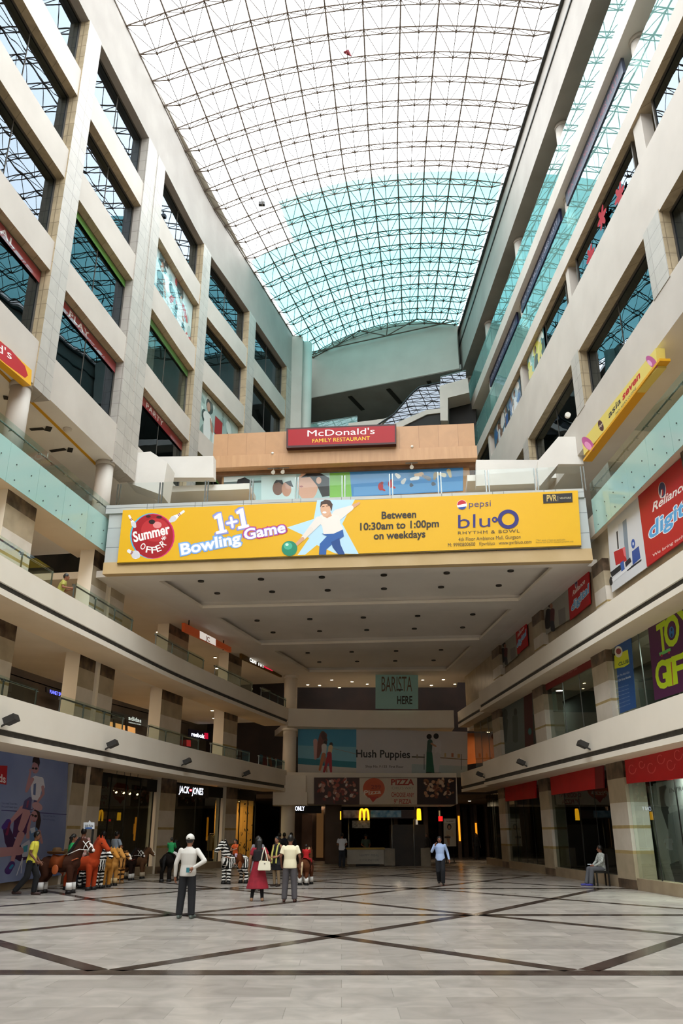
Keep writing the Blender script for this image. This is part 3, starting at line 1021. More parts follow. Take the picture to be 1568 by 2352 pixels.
bm = BM(); poly_solid(bm, EP, [(890, 980), (978, 942), (1012, 938), (1012, 948), (980, 952), (915, 984)], -1.2, 0.02); obj('stringer', bm, M_WALL, et)
bm = BM(); poly_solid(bm, EP, [(915, 984), (980, 952), (1012, 948), (1012, 990), (915, 990)], -1.0, -.1); obj('underside', bm, M_DARK, et)
bm = BM(); poly_solid(bm, EP, [(876, 978), (905, 952), (945, 905), (963, 890), (1012, 880), (1012, 938), (978, 942), (890, 980)], -.02, 0.0); obj('glass_balustrade', bm, glass('escalator_glass', (.55, .6, .68), (.5, .55, .62), 2.2, .004, .7), et)
bm = BM()
hp = [EP.p(*EP.uv(*p), .02) for p in ((866, 977), (905, 951), (945, 904), (963, 889), (1012, 879))]
polytube(bm, hp, .06, 8); obj('handrail', bm, flat('1f1f22', .4), et)
bm = BM(); poly_solid(bm, EP, [(1010, 893), (1074, 875), (1078, 908), (1029, 920), (1029, 972), (1012, 972)], -2.5, 0.4); struct('wall_right', bm, M_WALL)
bm = BM(); poly_solid(bm, EP, [(1029, 920), (1092, 904), (1092, 985), (1029, 985)], -2.8, -1.2); struct('wall_back', bm, M_DARK)
rt = thing('glass_railing', 'short glass railing on the white platform above the escalator', 'railing', EP.p(*EP.uv(1012, 893), .35))
bm = BM(); poly_solid(bm, EP, [(1012, 872), (1070, 857), (1070, 877), (1012, 893)], .34, .36); obj('glass_panel', bm, MATS['escalator_glass'], rt)
bm = BM(); tube(bm, EP.p(*EP.uv(1012, 872), .35), EP.p(*EP.uv(1070, 857), .35), .04, 8); obj('handrail', bm, M_RAILM, rt)
rt = thing('glass_railing', 'green glass railing beside the white column at the far upper corner', 'railing', EP.p(*EP.uv(707, 988), -1))
bm = BM(); poly_solid(bm, EP, [(707, 958), (770, 948), (815, 941), (815, 980), (707, 990)], -1.02, -1.0); obj('glass_panel', bm, MATS['balcony_glass'], rt)
bm = BM(); tube(bm, EP.p(*EP.uv(707, 958), -1.01), EP.p(*EP.uv(815, 941), -1.01), .04, 8); obj('handrail', bm, M_RAILM, rt)
for p0, p1 in (((803, 910), (833, 941)), ((891, 893), (920, 926)), ((984, 875), (988, 883))):
    a, b = on_z(*p0, 33.88), on_z(*p1, 33.88)
    bm = BM(); d = (b - a).normalized(); n = Vector((-d.y, d.x, 0)) * .16
    hexa(bm, [a - n + Vector((0, 0, -.06)), a + n + Vector((0, 0, -.06)), b + n + Vector((0, 0, -.06)), b - n + Vector((0, 0, -.06)), a - n, a + n, b + n, b - n]); o = obj('ceiling_slot', bm, M_CAN)
    tag(o, 'long dark air slot in the soffit behind the gable wall', 'air slot', 'air slots in the far upper soffit')

# ------------------------------------------------------------------ third-floor interiors and lamps of the walkways
for fn, s in ((WL, 1), (WR, -1)):
    for y in ((25.4 if s > 0 else 22.5), (32.0 if s > 0 else 30.9), (18.9 if s > 0 else 14)):
        n = normals([(fn(y - .5), y - .5), (fn(y + .5), y + .5)], s)[0]
        if s > 0: round_column(fn(y) - .45 * s, y + .1, 13.1, 16.5, .36)
M_LENS = flat('ffe0b0', .4, emit=14.0)
M_LAMPRIM = flat('d8d2c8', .5)
LAMPS = {}
def lamp(x, y, z, power=14, col=(1.0, .80, .56), label='small round warm downlight in the walkway ceiling', group='walkway downlights', r=.09, light=True):
    """A recessed ceiling lamp: rim, lens, and the light it gives."""
    if group not in LAMPS:
        t = thing('ceiling_lamp', label, 'ceiling light', (x, y, z), group)
        bm = BM(); tube(bm, (x, y, z - .03), (x, y, z), r + .035, 16); obj('rim', bm, M_LAMPRIM, t)
        bm = BM(); tube(bm, (x, y, z - .036), (x, y, z - .03), r, 16); obj('lens', bm, M_LENS, t)
        LAMPS[group] = t
    else:
        s0 = LAMPS[group]; t = s0.copy(); COL.objects.link(t); t.location = (x, y, z)
        for ch in list(s0.children):
            if ch.type != 'MESH': continue
            c = ch.copy(); COL.objects.link(c); c.parent = t
    if light:
        L = bpy.data.lights.new('lamp_light', 'AREA'); L.shape = 'DISK'; L.size = .5; L.energy = power; L.color = col
        o = bpy.data.objects.new('lamp_light', L); COL.objects.link(o); o.location = (x, y, z - .06)
    return t
for fn, d, z, ys, pw, lb in ((WL, -3.2, 4.32, (), 0, ''), (WL, -2.6, 8.2, (22.5, 29, 36.5, 43.5, 50), 26, 'first-floor'), (WL, -2.6, 12.5, (22.5, 29), 26, 'second-floor'), (WL, -2.6, 11.2, (36.5, 43.5, 50), 22, 'second-floor'), (WL, -2.6, 16.5, (22, 29), 20, 'third-floor')):
    for y in ys:
        n = normals([(fn(y - .5), y - .5), (fn(y + .5), y + .5)], 1)[0]
        lamp(fn(y) + n.x * d, y + n.y * d, z, pw, label=f'small round warm downlight in the {lb} walkway ceiling', group=f'{lb} walkway downlights')
        lamp(fn(y - 2.6) + n.x * (d + 1.2), y - 2.6, z, 0, group=f'{lb} walkway downlights', light=False)
for x, y in ((WR(24) + 2.4, 24), (WR(27) + 2.6, 27.5)):
    lamp(x, y, 16.7, 20, label='small round warm downlight behind the frosted railing under the noodle restaurant sign', group='restaurant balcony downlights')
for x, y in ((-1.5, 60), (4, 62), (8.5, 58)):
    lamp(x, y, 3.75, 16, label='small warm downlight in the dark arcade ceiling', group='arcade downlights')
random.seed(3)
for i in range(14):
    lamp(-2.2 + i * .75 + random.uniform(-.2, .2), 54.6 + random.uniform(0, 4), 11.2, 10, label='small warm downlight in the coffee-bar ceiling at the far end', group='coffee bar downlights', light=i in (3, 10))
lamp(9.6, 55.5, 7.92, 40, (1, .6, .25), 'small warm downlight over the orange wall beside the shoe banner', 'orange wall downlight')
# ------------------------------------------------------------------ printed and lettered things
GLYPH = {}
def glyphs(s, bold=0.0, track=1.0):
    key = (s, bold, track)
    if key in GLYPH: return GLYPH[key]
    cu = bpy.data.curves.new('lettering', 'FONT')
    cu.body = s; cu.offset = bold; cu.resolution_u = 3; cu.space_character = track
    ob = bpy.data.objects.new('lettering', cu); COL.objects.link(ob)
    me = bpy.data.meshes.new_from_object(ob.evaluated_get(bpy.context.evaluated_depsgraph_get()))
    vs_ = [(v.co.x, v.co.y) for v in me.vertices]; fs = [tuple(p.vertices) for p in me.polygons]
    bpy.data.objects.remove(ob); bpy.data.curves.remove(cu); bpy.data.meshes.remove(me)
    GLYPH[key] = (vs_, fs)
    return GLYPH[key]
CAP = 0.69

class Art:
    """Flat print built up in thin layers on an upright plane; points come as sight lines to that plane."""
    def __init__(self, pl, d=0.0, step=0.0002):
        self.pl, self.d, self.step = pl, d, step
        self.bm, self.mats, self.idx, self.host = BM(), [], {}, None
    def mi(self, c):
        m = c if isinstance(c, bpy.types.Material) else flat(c, 0.5)
        if m.name not in self.idx:
            self.idx[m.name] = len(self.mats); self.mats.append(m)
        return self.idx[m.name]
    def face(self, uv, c):
        self.d += self.step
        f = self.bm.faces.new([self.bm.verts.new(self.pl.p(u, v, self.d)) for u, v in uv])
        f.normal_update()
        if f.normal.dot(self.pl.n) < 0: f.normal_flip()
        f.material_index = self.mi(c)
        return self
    def poly(self, c, *pts): return self.face([self.pl.uv(*p) for p in pts], c)
    def limb(self, c, a, b, w0, w1):
        dx, dy = b[0] - a[0], b[1] - a[1]; l = math.hypot(dx, dy) or 1; nx, ny = -dy / l, dx / l
        P = []
        for (x, y), w, s in ((a, w0, 1), (b, w1, -1)):
            t0 = math.atan2(ny, nx)
            for k in range(7):
                t = t0 + math.pi * k / 6 * 1 + (0 if s == 1 else math.pi)
                P.append((x + math.cos(t) * w, y + math.sin(t) * w))
        return self.poly(c, *P)
    def ell(self, c, x, y, rx, ry, rot=0.0, n=28, a0=0, a1=360):
        P = []
        for k in range(n + (a1 - a0 < 360)):
            t = math.radians(a0 + (a1 - a0) * k / n)
            ex, ey = rx * math.cos(t), ry * math.sin(t)
            P.append((x + ex * math.cos(rot) - ey * math.sin(rot), y + ex * math.sin(rot) + ey * math.cos(rot)))
        return self.poly(c, *P)
    def text(self, s, bl, br, h, c, bold=0.0, track=1.0, up=None, grow=0.0):
        v, f = glyphs(s, bold, track)
        v0, _ = glyphs(s, 0.0, track)
        if not f: return self
        x0, x1 = min(p[0] for p in v0), max(p[0] for p in v0)
        up = up or (0, -h)
        self.d += self.step
        mi = self.mi(c)
        vv = []
        for x, y in v:
            t, w = (x - x0) / (x1 - x0), y / CAP
            vv.append(self.bm.verts.new(self.pl.p(*self.pl.uv(bl[0] + (br[0] - bl[0]) * t + up[0] * w, bl[1] + (br[1] - bl[1]) * t + up[1] * w), self.d)))
        for q in f:
            try: g = self.bm.faces.new([vv[i] for i in q])
            except ValueError: continue
            g.normal_update()
            if g.normal.dot(self.pl.n) < 0: g.normal_flip()
            g.material_index = mi
        return self
    def build(self, name, parent): return obj(name, self.bm, self.mats, self.host or parent)

def sheet(name, label, cat, pl, corners, c, d=0.02, thick=0.03, part='sheet', group=None):
    """A flat sheet or board: corners are sight lines, clockwise from the top left. Returns the thing and an Art on its face."""
    uv = [pl.uv(*p) for p in corners]
    u, v = sum(p[0] for p in uv) / 4, min(p[1] for p in uv)
    t = thing(name, label, cat, pl.p(u, v, d), group)
    bm = BM()
    fv = [bm.verts.new(pl.p(a, b, d + thick)) for a, b in uv]; bv = [bm.verts.new(pl.p(a, b, d)) for a, b in uv]
    bm.faces.new(fv); bm.faces.new(bv[::-1])
    for i in range(len(uv)):
        j = (i + 1) % len(uv); bm.faces.new((fv[j], fv[i], bv[i], bv[j]))
    bmesh.ops.recalc_face_normals(bm, faces=bm.faces)
    A = Art(pl, d + thick)
    A.host = obj(part, bm, c if isinstance(c, bpy.types.Material) else flat(c, .5), t)
    return t, A

def zz(ox, oy, k): return lambda x, y: (ox + x / k, oy + y / k)

# ---- bowling banner on the bridge
t, A = sheet('banner', 'long yellow bowling banner hung across the front of the bridge', 'banner', BP, [(285, 1175), (1325, 1130), (1333, 1255), (272, 1295)], 'eab412', .1, .05)
bm = BM()
for a, b in (((272, 1295), (1333, 1255)), ((285, 1175), (1325, 1130))):
    (u0_, v0_), (u1_, v1_) = BP.uv(*a), BP.uv(*b)
    tube(bm, BP.p(u0_, v0_ - .03, .12), BP.p(u1_, v1_ - .03, .12), .03, 6)
obj('batten', bm, flat('6f5a22', .5), t)
Z = zz(250, 1120, 2.613)
def E(c, x, y, rx, ry, rot=0.0, **k): A.ell(c, *Z(x, y), rx / 2.613, ry / 2.613, rot, **k)
def PL(c, *p): A.poly(c, *[Z(*q) for q in p])
def LB(c, a, b, w0, w1): A.limb(c, Z(*a), Z(*b), w0 / 2.613, w1 / 2.613)
def T(s, bl, br, h, c, **k):
    if 'up' in k: k['up'] = (k['up'][0] / 2.613, k['up'][1] / 2.613)
    A.text(s, Z(*bl), Z(*br), h / 2.613, c, **k)
PL('bfe2f4', (1252, 84), (1477, 80), (1402, 225), (1500, 405), (1360, 402), (1250, 352), (1180, 410), (1135, 412), (1205, 310), (1072, 247), (1232, 196))
E('3fb6d9', 265, 298, 131, 137); E('d2276b', 272, 299, 129, 135); E('a80f1c', 268, 299, 124, 131); E('c22a30', 285, 262, 84, 70); E('e88f8f', 297, 232, 26, 20)
E('240a0c', 265, 213, 19, 14); E('3a0d10', 308, 185, 17, 9); E('3a0d10', 243, 181, 15, 8)
def pin(hx, hy, bx, by, w):
    LB('efeef0', (hx, hy), (hx + (bx - hx) * .45, hy + (by - hy) * .45), w * .42, w * .36)
    LB('f3f2f4', (hx + (bx - hx) * .45, hy + (by - hy) * .45), (hx + (bx - hx) * .8, hy + (by - hy) * .8), w * .5, w)
    LB('d9d8de', (hx + (bx - hx) * .8, hy + (by - hy) * .8), (bx, by), w, w * .66)
    for q in (.3, .4):
        x, y = hx + (bx - hx) * q, hy + (by - hy) * q; l = math.hypot(bx - hx, by - hy); nx, ny = -(by - hy) / l, (bx - hx) / l
        LB('8a1c22', (x - nx * w * .36, y - ny * w * .36), (x + nx * w * .36, y + ny * w * .36), 2.2, 2.2)
pin(130, 178, 162, 240, 15); pin(454, 151, 378, 206, 18); pin(127, 388, 178, 416, 26)
T('Summer', (160, 334), (374, 282), 58, 'fbf7f4', bold=.03, up=(-10, -58))
for ch, x, y, r in (('O', 192, 372, 24), ('F', 228, 396, 10), ('F', 264, 402, -4), ('E', 298, 394, -20), ('R', 332, 368, -38), ('*', 338, 342, -30)):
    a = math.radians(-r); w, h = 27, 38
    T(ch, (x, y), (x + w * math.cos(a), y - w * math.sin(a)), h, 'fbf7f4', bold=.012, up=(-h * math.sin(a), -h * math.cos(a)))
for c, bo in (('7f93d6', .12), ('a9a3e0', .075), ('fbfaff', .03)):
    g = (bo - .03) * 110
    for ox, oy in ((650, 288), (782, 258)):   # slab-serifed figures
        one = [(0, 0), (64, -13), (61, -30), (46, -27), (28, -126), (12, -123), (-14, -104), (-11, -88), (8, -94), (20, -22), (-3, -17)]
        cx_, cy_ = 24, -62
        LL = [(ox + x + g * max(-1, min(1, (x - cx_) / 14)), oy + y + g * max(-1, min(1, (y - cy_) / 20))) for x, y in one]
        PL(c, *LL)
    LB(c, (716, 222), (770, 211), 7 + g, 7 + g); LB(c, (738, 190), (747, 244), 7 + g, 7 + g)
for c, bo in (('6fa6e6', .12), ('9fc3f2', .075), ('fbfaff', .028)):
    T('Bowling', (445, 410), (795, 338), 62, c, bold=bo, up=(-8, -62))
for c, bo in (('c9256f', .12), ('a07fd0', .075), ('fbfaff', .028)):
    T('Game', (822, 320), (1062, 274), 60, c, bold=bo, up=(-8, -60))
# the bowler
LB('d9a583', (1455, 128), (1502, 102), 12, 7); LB('efe6dd', (1375, 172), (1455, 130), 34, 15)
PL('2c5fa6', (1280, 285), (1405, 255), (1412, 300), (1345, 345), (1308, 378), (1306, 410), (1262, 410), (1268, 345), (1310, 300))
PL('214a8c', (1335, 335), (1385, 310), (1392, 350), (1418, 408), (1378, 408), (1345, 365))
PL('f1e9e0', (1252, 200), (1275, 172), (1340, 165), (1385, 180), (1392, 225), (1410, 258), (1350, 285), (1290, 288), (1282, 240))
LB('efe6dd', (1262, 205), (1212, 262), 24, 18); LB('ece2d8', (1212, 262), (1165, 315), 18, 12); LB('d9a583', (1165, 315), (1128, 350), 11, 9)
PL('d9a583', (1290, 160), (1332, 155), (1340, 178), (1312, 192), (1288, 180))
E('e0b08e', 1302, 138, 30, 44); PL('4a3326', (1270, 128), (1274, 95), (1300, 82), (1330, 86), (1345, 110), (1338, 150), (1328, 122), (1310, 108), (1285, 110)); E('ffffff', 1296, 158, 12, 6); LB('5a3a2a', (1282, 124), (1294, 122), 2, 2); LB('5a3a2a', (1308, 120), (1322, 118), 2, 2)
E('1f8a68', 1087, 373, 47, 45); E('49b594', 1078, 358, 26, 22); E('c9efe0', 1072, 350, 10, 8)
Z = lambda x, y: (x, y)
def T(s, bl, br, h, c, **k): A.text(s, bl, br, h, c, **k)
T('Between', (877, 1195), (955, 1192), 16, '2d261e', bold=.025); T('10:30am to 1:00pm', (828, 1221), (1007, 1213), 16, '2d261e', bold=.025); T('on weekdays', (859, 1242), (976, 1237), 16, '2d261e', bold=.025)
A.ell('f6f4f2', 1060, 1163, 11.5, 11); A.ell('c8202f', 1060, 1162.5, 10.5, 10, 0, a0=170, a1=345); A.ell('23489c', 1060, 1164, 10.5, 10, 0, a0=15, a1=150)
T('pepsi', (1076, 1168), (1126, 1166), 14, '3d3b7c', bold=-.005)
T('blu', (1051, 1217), (1125, 1213), 31, '2f2c78', bold=-.004)
def ring(c, x, y, r0, r1, ry=1.0, n=30):
    for k in range(n):
        a, b = 2 * math.pi * k / n, 2 * math.pi * (k + 1) / n
        A.d -= A.step * (k > 0)
        A.poly(c, *[(x + r * math.cos(q), y + r * ry * math.sin(q)) for r, q in ((r0, a), (r1, a), (r1, b), (r0, b))])
ring('2f2c78', 1166, 1196, 15, 24, .92); ring('2f2c78', 1135, 1197, 3, 6.5); A.limb('2f2c78', (1139, 1197), (1146, 1197), 2.5, 4)
T('RHYTHM & BOWL', (1051, 1231), (1192, 1226), 7, '4b4430', track=1.15); T('4th Floor Ambience Mall, Gurgaon', (1052, 1246), (1194, 1240), 8, '4b4430'); T('M: 9990800600   f/pvrbluo   www.pvrbluo.com', (1028, 1259), (1219, 1251), 8, '4b4430')
T('*T&C apply | Taxes as applicable', (1229, 1246), (1296, 1244), 3.5, '8f7a2a'); T('Picture used are for indicative purpose only', (1229, 1251), (1315, 1248), 3.5, '8f7a2a')
A.poly('2b2725', (1245, 1139), (1312, 1136), (1313, 1157), (1246, 1160)); T('PVR', (1254, 1155), (1276, 1154), 14, 'd9bb6a', bold=.02); T('VENTURE', (1283, 1150), (1309, 1149), 4, 'cfc5a8'); A.poly('cfc5a8', (1279, 1143), (1279.6, 1143), (1279.6, 1155), (1279, 1155))
A.build('print', t)

# ---- restaurant sign on the wood front
t, A = sheet('restaurant_sign', 'long red restaurant sign with white and yellow letters on the wood front', 'sign', QP, [(660, 991), (910, 981), (910, 1027), (660, 1036)], '3a1512', .06, .3, 'frame')
A.poly(flat('9c0d17', .4, 0, .25), (664, 994), (907, 985), (907, 1023), (664, 1031)); A.poly('7c0d14', (785.6, 990), (786.4, 990), (786.4, 1027), (785.6, 1027))
A.text('McDonald\'s', (708, 1010), (861, 1004), 14, 'f4f1ec', bold=.0); A.text('FAMILY RESTAURANT', (719, 1024), (850, 1018), 8.5, 'f2c618', bold=.0)
A.build('lettering', t)

# ---- big pictures on the wall behind the bridge railing
WP = QP.shift(-.7)
t, A = sheet('poster', 'wide poster with three black-haired faces on the wall behind the bridge railing', 'poster', WP, [(514, 1095), (757, 1086), (757, 1146), (514, 1154)], 'a9c9cb', .01, .02)
A.poly('dfe9e8', (514, 1097), (560, 1095), (590, 1152), (514, 1153)); A.poly('5a6a68', (514, 1108), (640, 1102), (640, 1107), (514, 1113)); A.poly('c9dedf', (600, 1095), (680, 1090), (680, 1149), (600, 1151))
A.ell('c9967c', 560, 1126, 17, 24); A.poly('181415', (542, 1118), (546, 1102), (562, 1097), (576, 1104), (578, 1116), (560, 1110), (548, 1124)); A.ell('8a5c48', 571, 1120, 1.6, 1.4); A.poly('e9e7e4', (540, 1146), (580, 1142), (584, 1152), (530, 1154))
A.ell('7c5a4c', 638, 1122, 12, 16); A.poly('181415', (628, 1112), (634, 1103), (648, 1103), (652, 1116), (640, 1108)); A.ell('c39078', 658, 1124, 11, 17); A.poly('161213', (654, 1108), (668, 1104), (674, 1120), (664, 1116))
A.ell('d8a58c', 706, 1116, 24, 34); A.poly('1c1718', (690, 1098), (704, 1088), (735, 1087), (756, 1098), (757, 1140), (740, 1142), (728, 1116), (712, 1096)); A.ell('d8a58c', 732, 1104, 6, 8); A.ell('a35a52', 692, 1118, 4, 2.2)
A.build('print', t)
t, A = sheet('poster', 'poster of green panel and blue field with red-clad players behind the bridge railing', 'poster', WP, [(757, 1086), (1063, 1071), (1063, 1128), (757, 1144)], '3f86c4', .01, .02)
A.poly('7cbd4c', (757, 1087), (803, 1085), (808, 1142), (757, 1144)); A.poly('5a98ce', (812, 1120), (1062, 1105), (1062, 1126), (812, 1139))
random.seed(7)
for x, y in ((874, 1118), (897, 1112)):
    A.ell('b3202a', x, y, 6, 9); A.ell('8c161f', x + 3, y - 8, 3.5, 3.5); A.limb('b3202a', (x, y + 4), (x + 9, y + 9), 3, 2)
for x, y, c in ((915, 1095, 'e6e8ea'), (925, 1108, 'c9ced2'), (945, 1115, '4b5a6a'), (958, 1098, 'eceef0'), (968, 1090, 'd8b48c'), (985, 1100, '7a7d86'), (1000, 1090, '9d8a62'), (1020, 1092, 'd9d4c0'), (1030, 1082, 'c8b98c'), (995, 1112, '54606e')):
    A.limb(c, (x, y), (x + random.uniform(-16, 16), y + random.uniform(-8, 14)), 5, 3)
A.build('print', t)

# ---- hangings at the far end
HP = Plane((-4, 52.75), (8, 53.4))
t, A = sheet('banner', 'aqua coffee-bar banner with big brown letters hanging above the far slab', 'banner', HP, [(862, 1549), (960, 1550), (960, 1629), (862, 1628)], 'a5d3cd', 0, .02)
A.text('BARISTA', (876, 1588), (946, 1588), 34, '6e5746', bold=.0); A.poly('33302c', (910, 1583), (925, 1583), (925, 1586), (910, 1586)); A.text('HERE', (912, 1617), (946, 1617), 18, '35302b', bold=.02)
A.build('print', t)
HQ = Plane((-4, 54.0), (8, 54.6))
t, A = sheet('banner', 'wide shoe-shop banner of beach scene, white middle and embracing couple', 'banner', HQ, [(684, 1671), (1073, 1681), (1073, 1786), (684, 1778)], 'c9c6c8', 0, .03)
A.poly('4f9fc4', (684, 1671), (818, 1675), (818, 1750), (684, 1747)); A.poly('7ebbd2', (684, 1712), (818, 1716), (818, 1750), (684, 1747)); A.poly('2a7f93', (684, 1741), (818, 1750), (818, 1765), (684, 1755)); A.poly('ccc8c2', (684, 1755), (818, 1764), (818, 1782), (684, 1778))
A.limb('7d4f48', (742, 1690), (728, 1736), 9, 6); A.limb('cfa3a0', (724, 1702), (724, 1742), 5, 3); A.limb('6d4a3e', (741, 1684), (748, 1700), 5, 4); A.poly('5a3a32', (736, 1690), (740, 1681), (746, 1684), (750, 1698), (742, 1700))
A.ell('33241f', 747, 1706, 4, 5); A.limb('dbd8d6', (744, 1714), (744, 1728), 6, 5); A.limb('c47a52', (743, 1734), (734, 1768), 5, 2.5); A.limb('a87a68', (746, 1740), (750, 1772), 3, 2)
A.ell('3a2a26', 760, 1710, 4, 5); A.limb('e0c49c', (759, 1716), (757, 1728), 5, 4.5); A.limb('a82c3a', (756, 1732), (760, 1772), 5.5, 2.5); A.limb('a82c3a', (755, 1736), (744, 1772), 4, 2.5); A.limb('8f8f94', (764, 1719), (818, 1732), .6, .6)
A.text('Hush Puppies', (818, 1739), (941, 1741), 17, '2a2729', bold=.022); A.text('Shop No. F-133  First Floor', (839, 1763), (926, 1764), 5.5, '4f4c4e', bold=.015)
A.poly('a9b8bc', (945, 1755), (1073, 1760), (1073, 1786), (945, 1783)); A.poly('5c5a50', (945, 1737), (975, 1738), (975, 1741), (945, 1740)); A.poly('8a7d6c', (1000, 1738), (1073, 1744), (1073, 1746), (1000, 1741))
for x, y, w, c in ((1020, 1730, 4, 'b9a27c'), (1036, 1730, 5, 'a8684f'), (1050, 1732, 6, 'b59a6e'), (956, 1733, 3, '847c70')): A.poly(c, (x, y), (x + w, y), (x + w, y + 9), (x, y + 9))
for x in (973, 1058): A.poly('4c5458', (x, 1732), (x + 1.4, 1732), (x + 1.4, 1768), (x, 1768))
A.ell('2b211e', 985, 1692, 6, 6); A.limb('3d5a50', (987, 1704), (985, 1730), 6, 6); A.poly('1f5c46', (979, 1728), (992, 1728), (997, 1775), (978, 1775)); A.ell('1d1a1b', 1001, 1691, 6, 6.5); A.limb('cfcdd0', (1005, 1706), (1006, 1730), 8, 7); A.limb('c4c2c6', (1004, 1735), (1002, 1774), 7, 5); A.limb('b98f78', (990, 1708), (1000, 1714), 2, 2)
A.poly('232023', (978, 1774), (992, 1774), (990, 1780), (976, 1779)); A.poly('232023', (992, 1775), (1012, 1775), (1012, 1780), (992, 1780))
A.build('print', t)
KP = Plane((-3, 52.72), (8, 53.5))
t, A = sheet('pizza_board', 'pizza advertisement board over the arcade entrance, cream middle between two food pictures', 'board', KP, [(721, 1786), (1046, 1786), (1046, 1848), (721, 1848)], '41241c', 0, .08, 'board')
for px in (760, 1000):
    u_, v_ = KP.uv(px, 1800); bm = BM(); pbox(bm, KP, u_ - .05, u_ + .05, v_ - .05, v_ + .05, -.7, 0); obj('wall_bracket', bm, M_STEEL, t)
random.seed(11)
for i in range(90):
    x, y = random.uniform(724, 822), random.uniform(1790, 1844)
    if (x - 775) ** 2 / 2500 + (y - 1816) ** 2 / 740 > 1: continue
    A.d -= A.step * .8
    A.ell(random.choice(['8a3a30', '9c4a3c', 'b9897a', 'cbb3a4', '6e2a24', 'a86a58']), x, y, random.uniform(2, 7), random.uniform(1.5, 5), random.uniform(0, 3), n=10)
A.poly('cbbfae', (825, 1787), (957, 1787), (957, 1848), (825, 1848)); A.ell('c4552a', 858, 1811, 25, 24); A.poly('b83a26', (846, 1830), (866, 1832), (856, 1843)); A.text('Pizza', (836, 1826), (874, 1823), 10, 'e6d2c0', bold=.02); A.text('299', (852, 1812), (874, 1812), 9, '8c3018', bold=.01); A.text('Mania', (844, 1834), (868, 1833), 6, 'a83022')
A.text('PIZZA', (898, 1803), (949, 1803), 13, '9c3028', bold=.03); A.text('CHILI\'S WAY', (899, 1813), (949, 1813), 6, '8f8478'); A.text('CHOOSE ANY', (898, 1830), (950, 1831), 10, '9c3028', bold=.012); A.text('9" PIZZA', (904, 1846), (944, 1846), 10, '9c3028', bold=.012)
A.poly('2a1412', (957, 1787), (1045, 1787), (1045, 1847), (957, 1847))
for i in range(46):
    A.d -= A.step * .8
    A.ell(random.choice(['6e3a22', '8a5a3a', 'b98a6a', '54281c', 'c9a98c']), random.uniform(975, 1042), random.uniform(1790, 1832), random.uniform(2, 8), random.uniform(2, 5), random.uniform(0, 3), n=10)
A.build('print', t)

# ---- right-hand shops: planes behind the balcony edges
def rplane(fn, d, ya=20, yb=50): return Plane((fn(ya) + d, ya), (fn(yb) + d, yb), -1)
R2 = rplane(FR, .95)
def flank(pl, y0, y1, z0, z1, d0, d1):   # a wall box by hall distance on a side plane
    bm = BM(); ua = (y0 - pl.a.y) / pl.u.y; ub = (y1 - pl.a.y) / pl.u.y
    pbox(bm, pl, ua, ub, z0, z1, d0, d1); return bm
struct('wall_right', flank(R2, 8, 54, 8.2, 12.3, -.25, -.05), M_BEIGE)
def dev(A, c, *p): A.poly(c, *p)
t, A = sheet('poster', 'white poster of appliances and screens beside the big red electronics sign', 'poster', R2, [(1397, 1204), (1469, 1140), (1490, 1302), (1408, 1361)], 'd6d8dc', .02, .03)
A.poly('c9d0d8', (1422, 1205), (1432, 1199), (1440, 1290), (1428, 1296)); A.poly('7e8fa0', (1432, 1199), (1441, 1191), (1448, 1283), (1440, 1290)); A.poly('22252c', (1418, 1222), (1421, 1219), (1424, 1260), (1421, 1262)); A.poly('b9222c', (1412, 1268), (1438, 1256), (1442, 1288), (1417, 1299)); A.poly('e0707a', (1432, 1259), (1438, 1256), (1441, 1282), (1436, 1276))
A.poly('22242a', (1404, 1315), (1432, 1293), (1434, 1305), (1408, 1326)); A.ell('1b1c20', 1406, 1335, 4, 10); A.poly('3a62a8', (1427, 1293), (1435, 1287), (1438, 1312), (1431, 1320)); A.poly('1d2030', (1438, 1292), (1450, 1280), (1453, 1290), (1440, 1303)); A.poly('2a4f9c', (1454, 1267), (1470, 1254), (1474, 1282), (1456, 1298)); A.poly('20242c', (1442, 1308), (1476, 1284), (1476, 1288), (1444, 1312)); A.ell('2b56a8', 1457, 1249, 4.5, 11); A.ell('d8e2f2', 1457, 1249, 1.6, 4); A.poly('e4e6ea', (1408, 1330), (1450, 1298), (1452, 1302), (1410, 1338))
A.build('print', t)
def electronics_sign(label, corners, s, o, tagline=True):
    """The red electronics-shop sign: a round mark, the name in two lines."""
    t, A = sheet('shop_sign', label, 'sign', R2, corners, 'b71b26', .02, .05)
    f = lambda x, y: (o[0] + (x - 1490) * s[0] + (y - 1200) * s[2], o[1] + (y - 1200) * s[1] + (x - 1490) * s[3])
    def el(c, x, y, rx, ry): A.ell(c, *f(x, y), rx * s[0], ry * s[1])
    el('e8dcd8', 1525, 1126, 9, 19); el('28305e', 1525, 1125, 8, 17.5); el('b71b26', 1525, 1131, 3.2, 8); A.limb('e8dcd8', f(1524, 1126), f(1522, 1143), 1.2 * s[0], 1.8 * s[0])
    sk = (0, 0)
    A.text('Reliance', f(1503, 1176), f(1580, 1122), 22 * s[1], 'f1e9e6', bold=.02, up=(3 * s[0], -22 * s[1]))
    for c, b in (('e9f2fa', .06), ('57a7e0', .022)):
        A.text('digital', f(1496, 1239), f(1605, 1160), 36 * s[1], c, bold=b, up=(0, -36 * s[1]))
    if tagline: A.text('We bring technology to life', f(1503, 1280), f(1640, 1192), 7, 'e8c9c6', bold=.01)
    A.build('lettering', t)
electronics_sign('big red electronics shop sign with blue letters above the purple toy poster', [(1469, 1140), (1590, 1032), (1612, 1214), (1490, 1302)], (1, 1, 0, 0), (1490, 1200))
electronics_sign('red electronics shop sign just past the pillar under the bridge', [(1307, 1338), (1354, 1302), (1358, 1387), (1312, 1425)], (.36, .56, 0, 0), (1314, 1383), False)
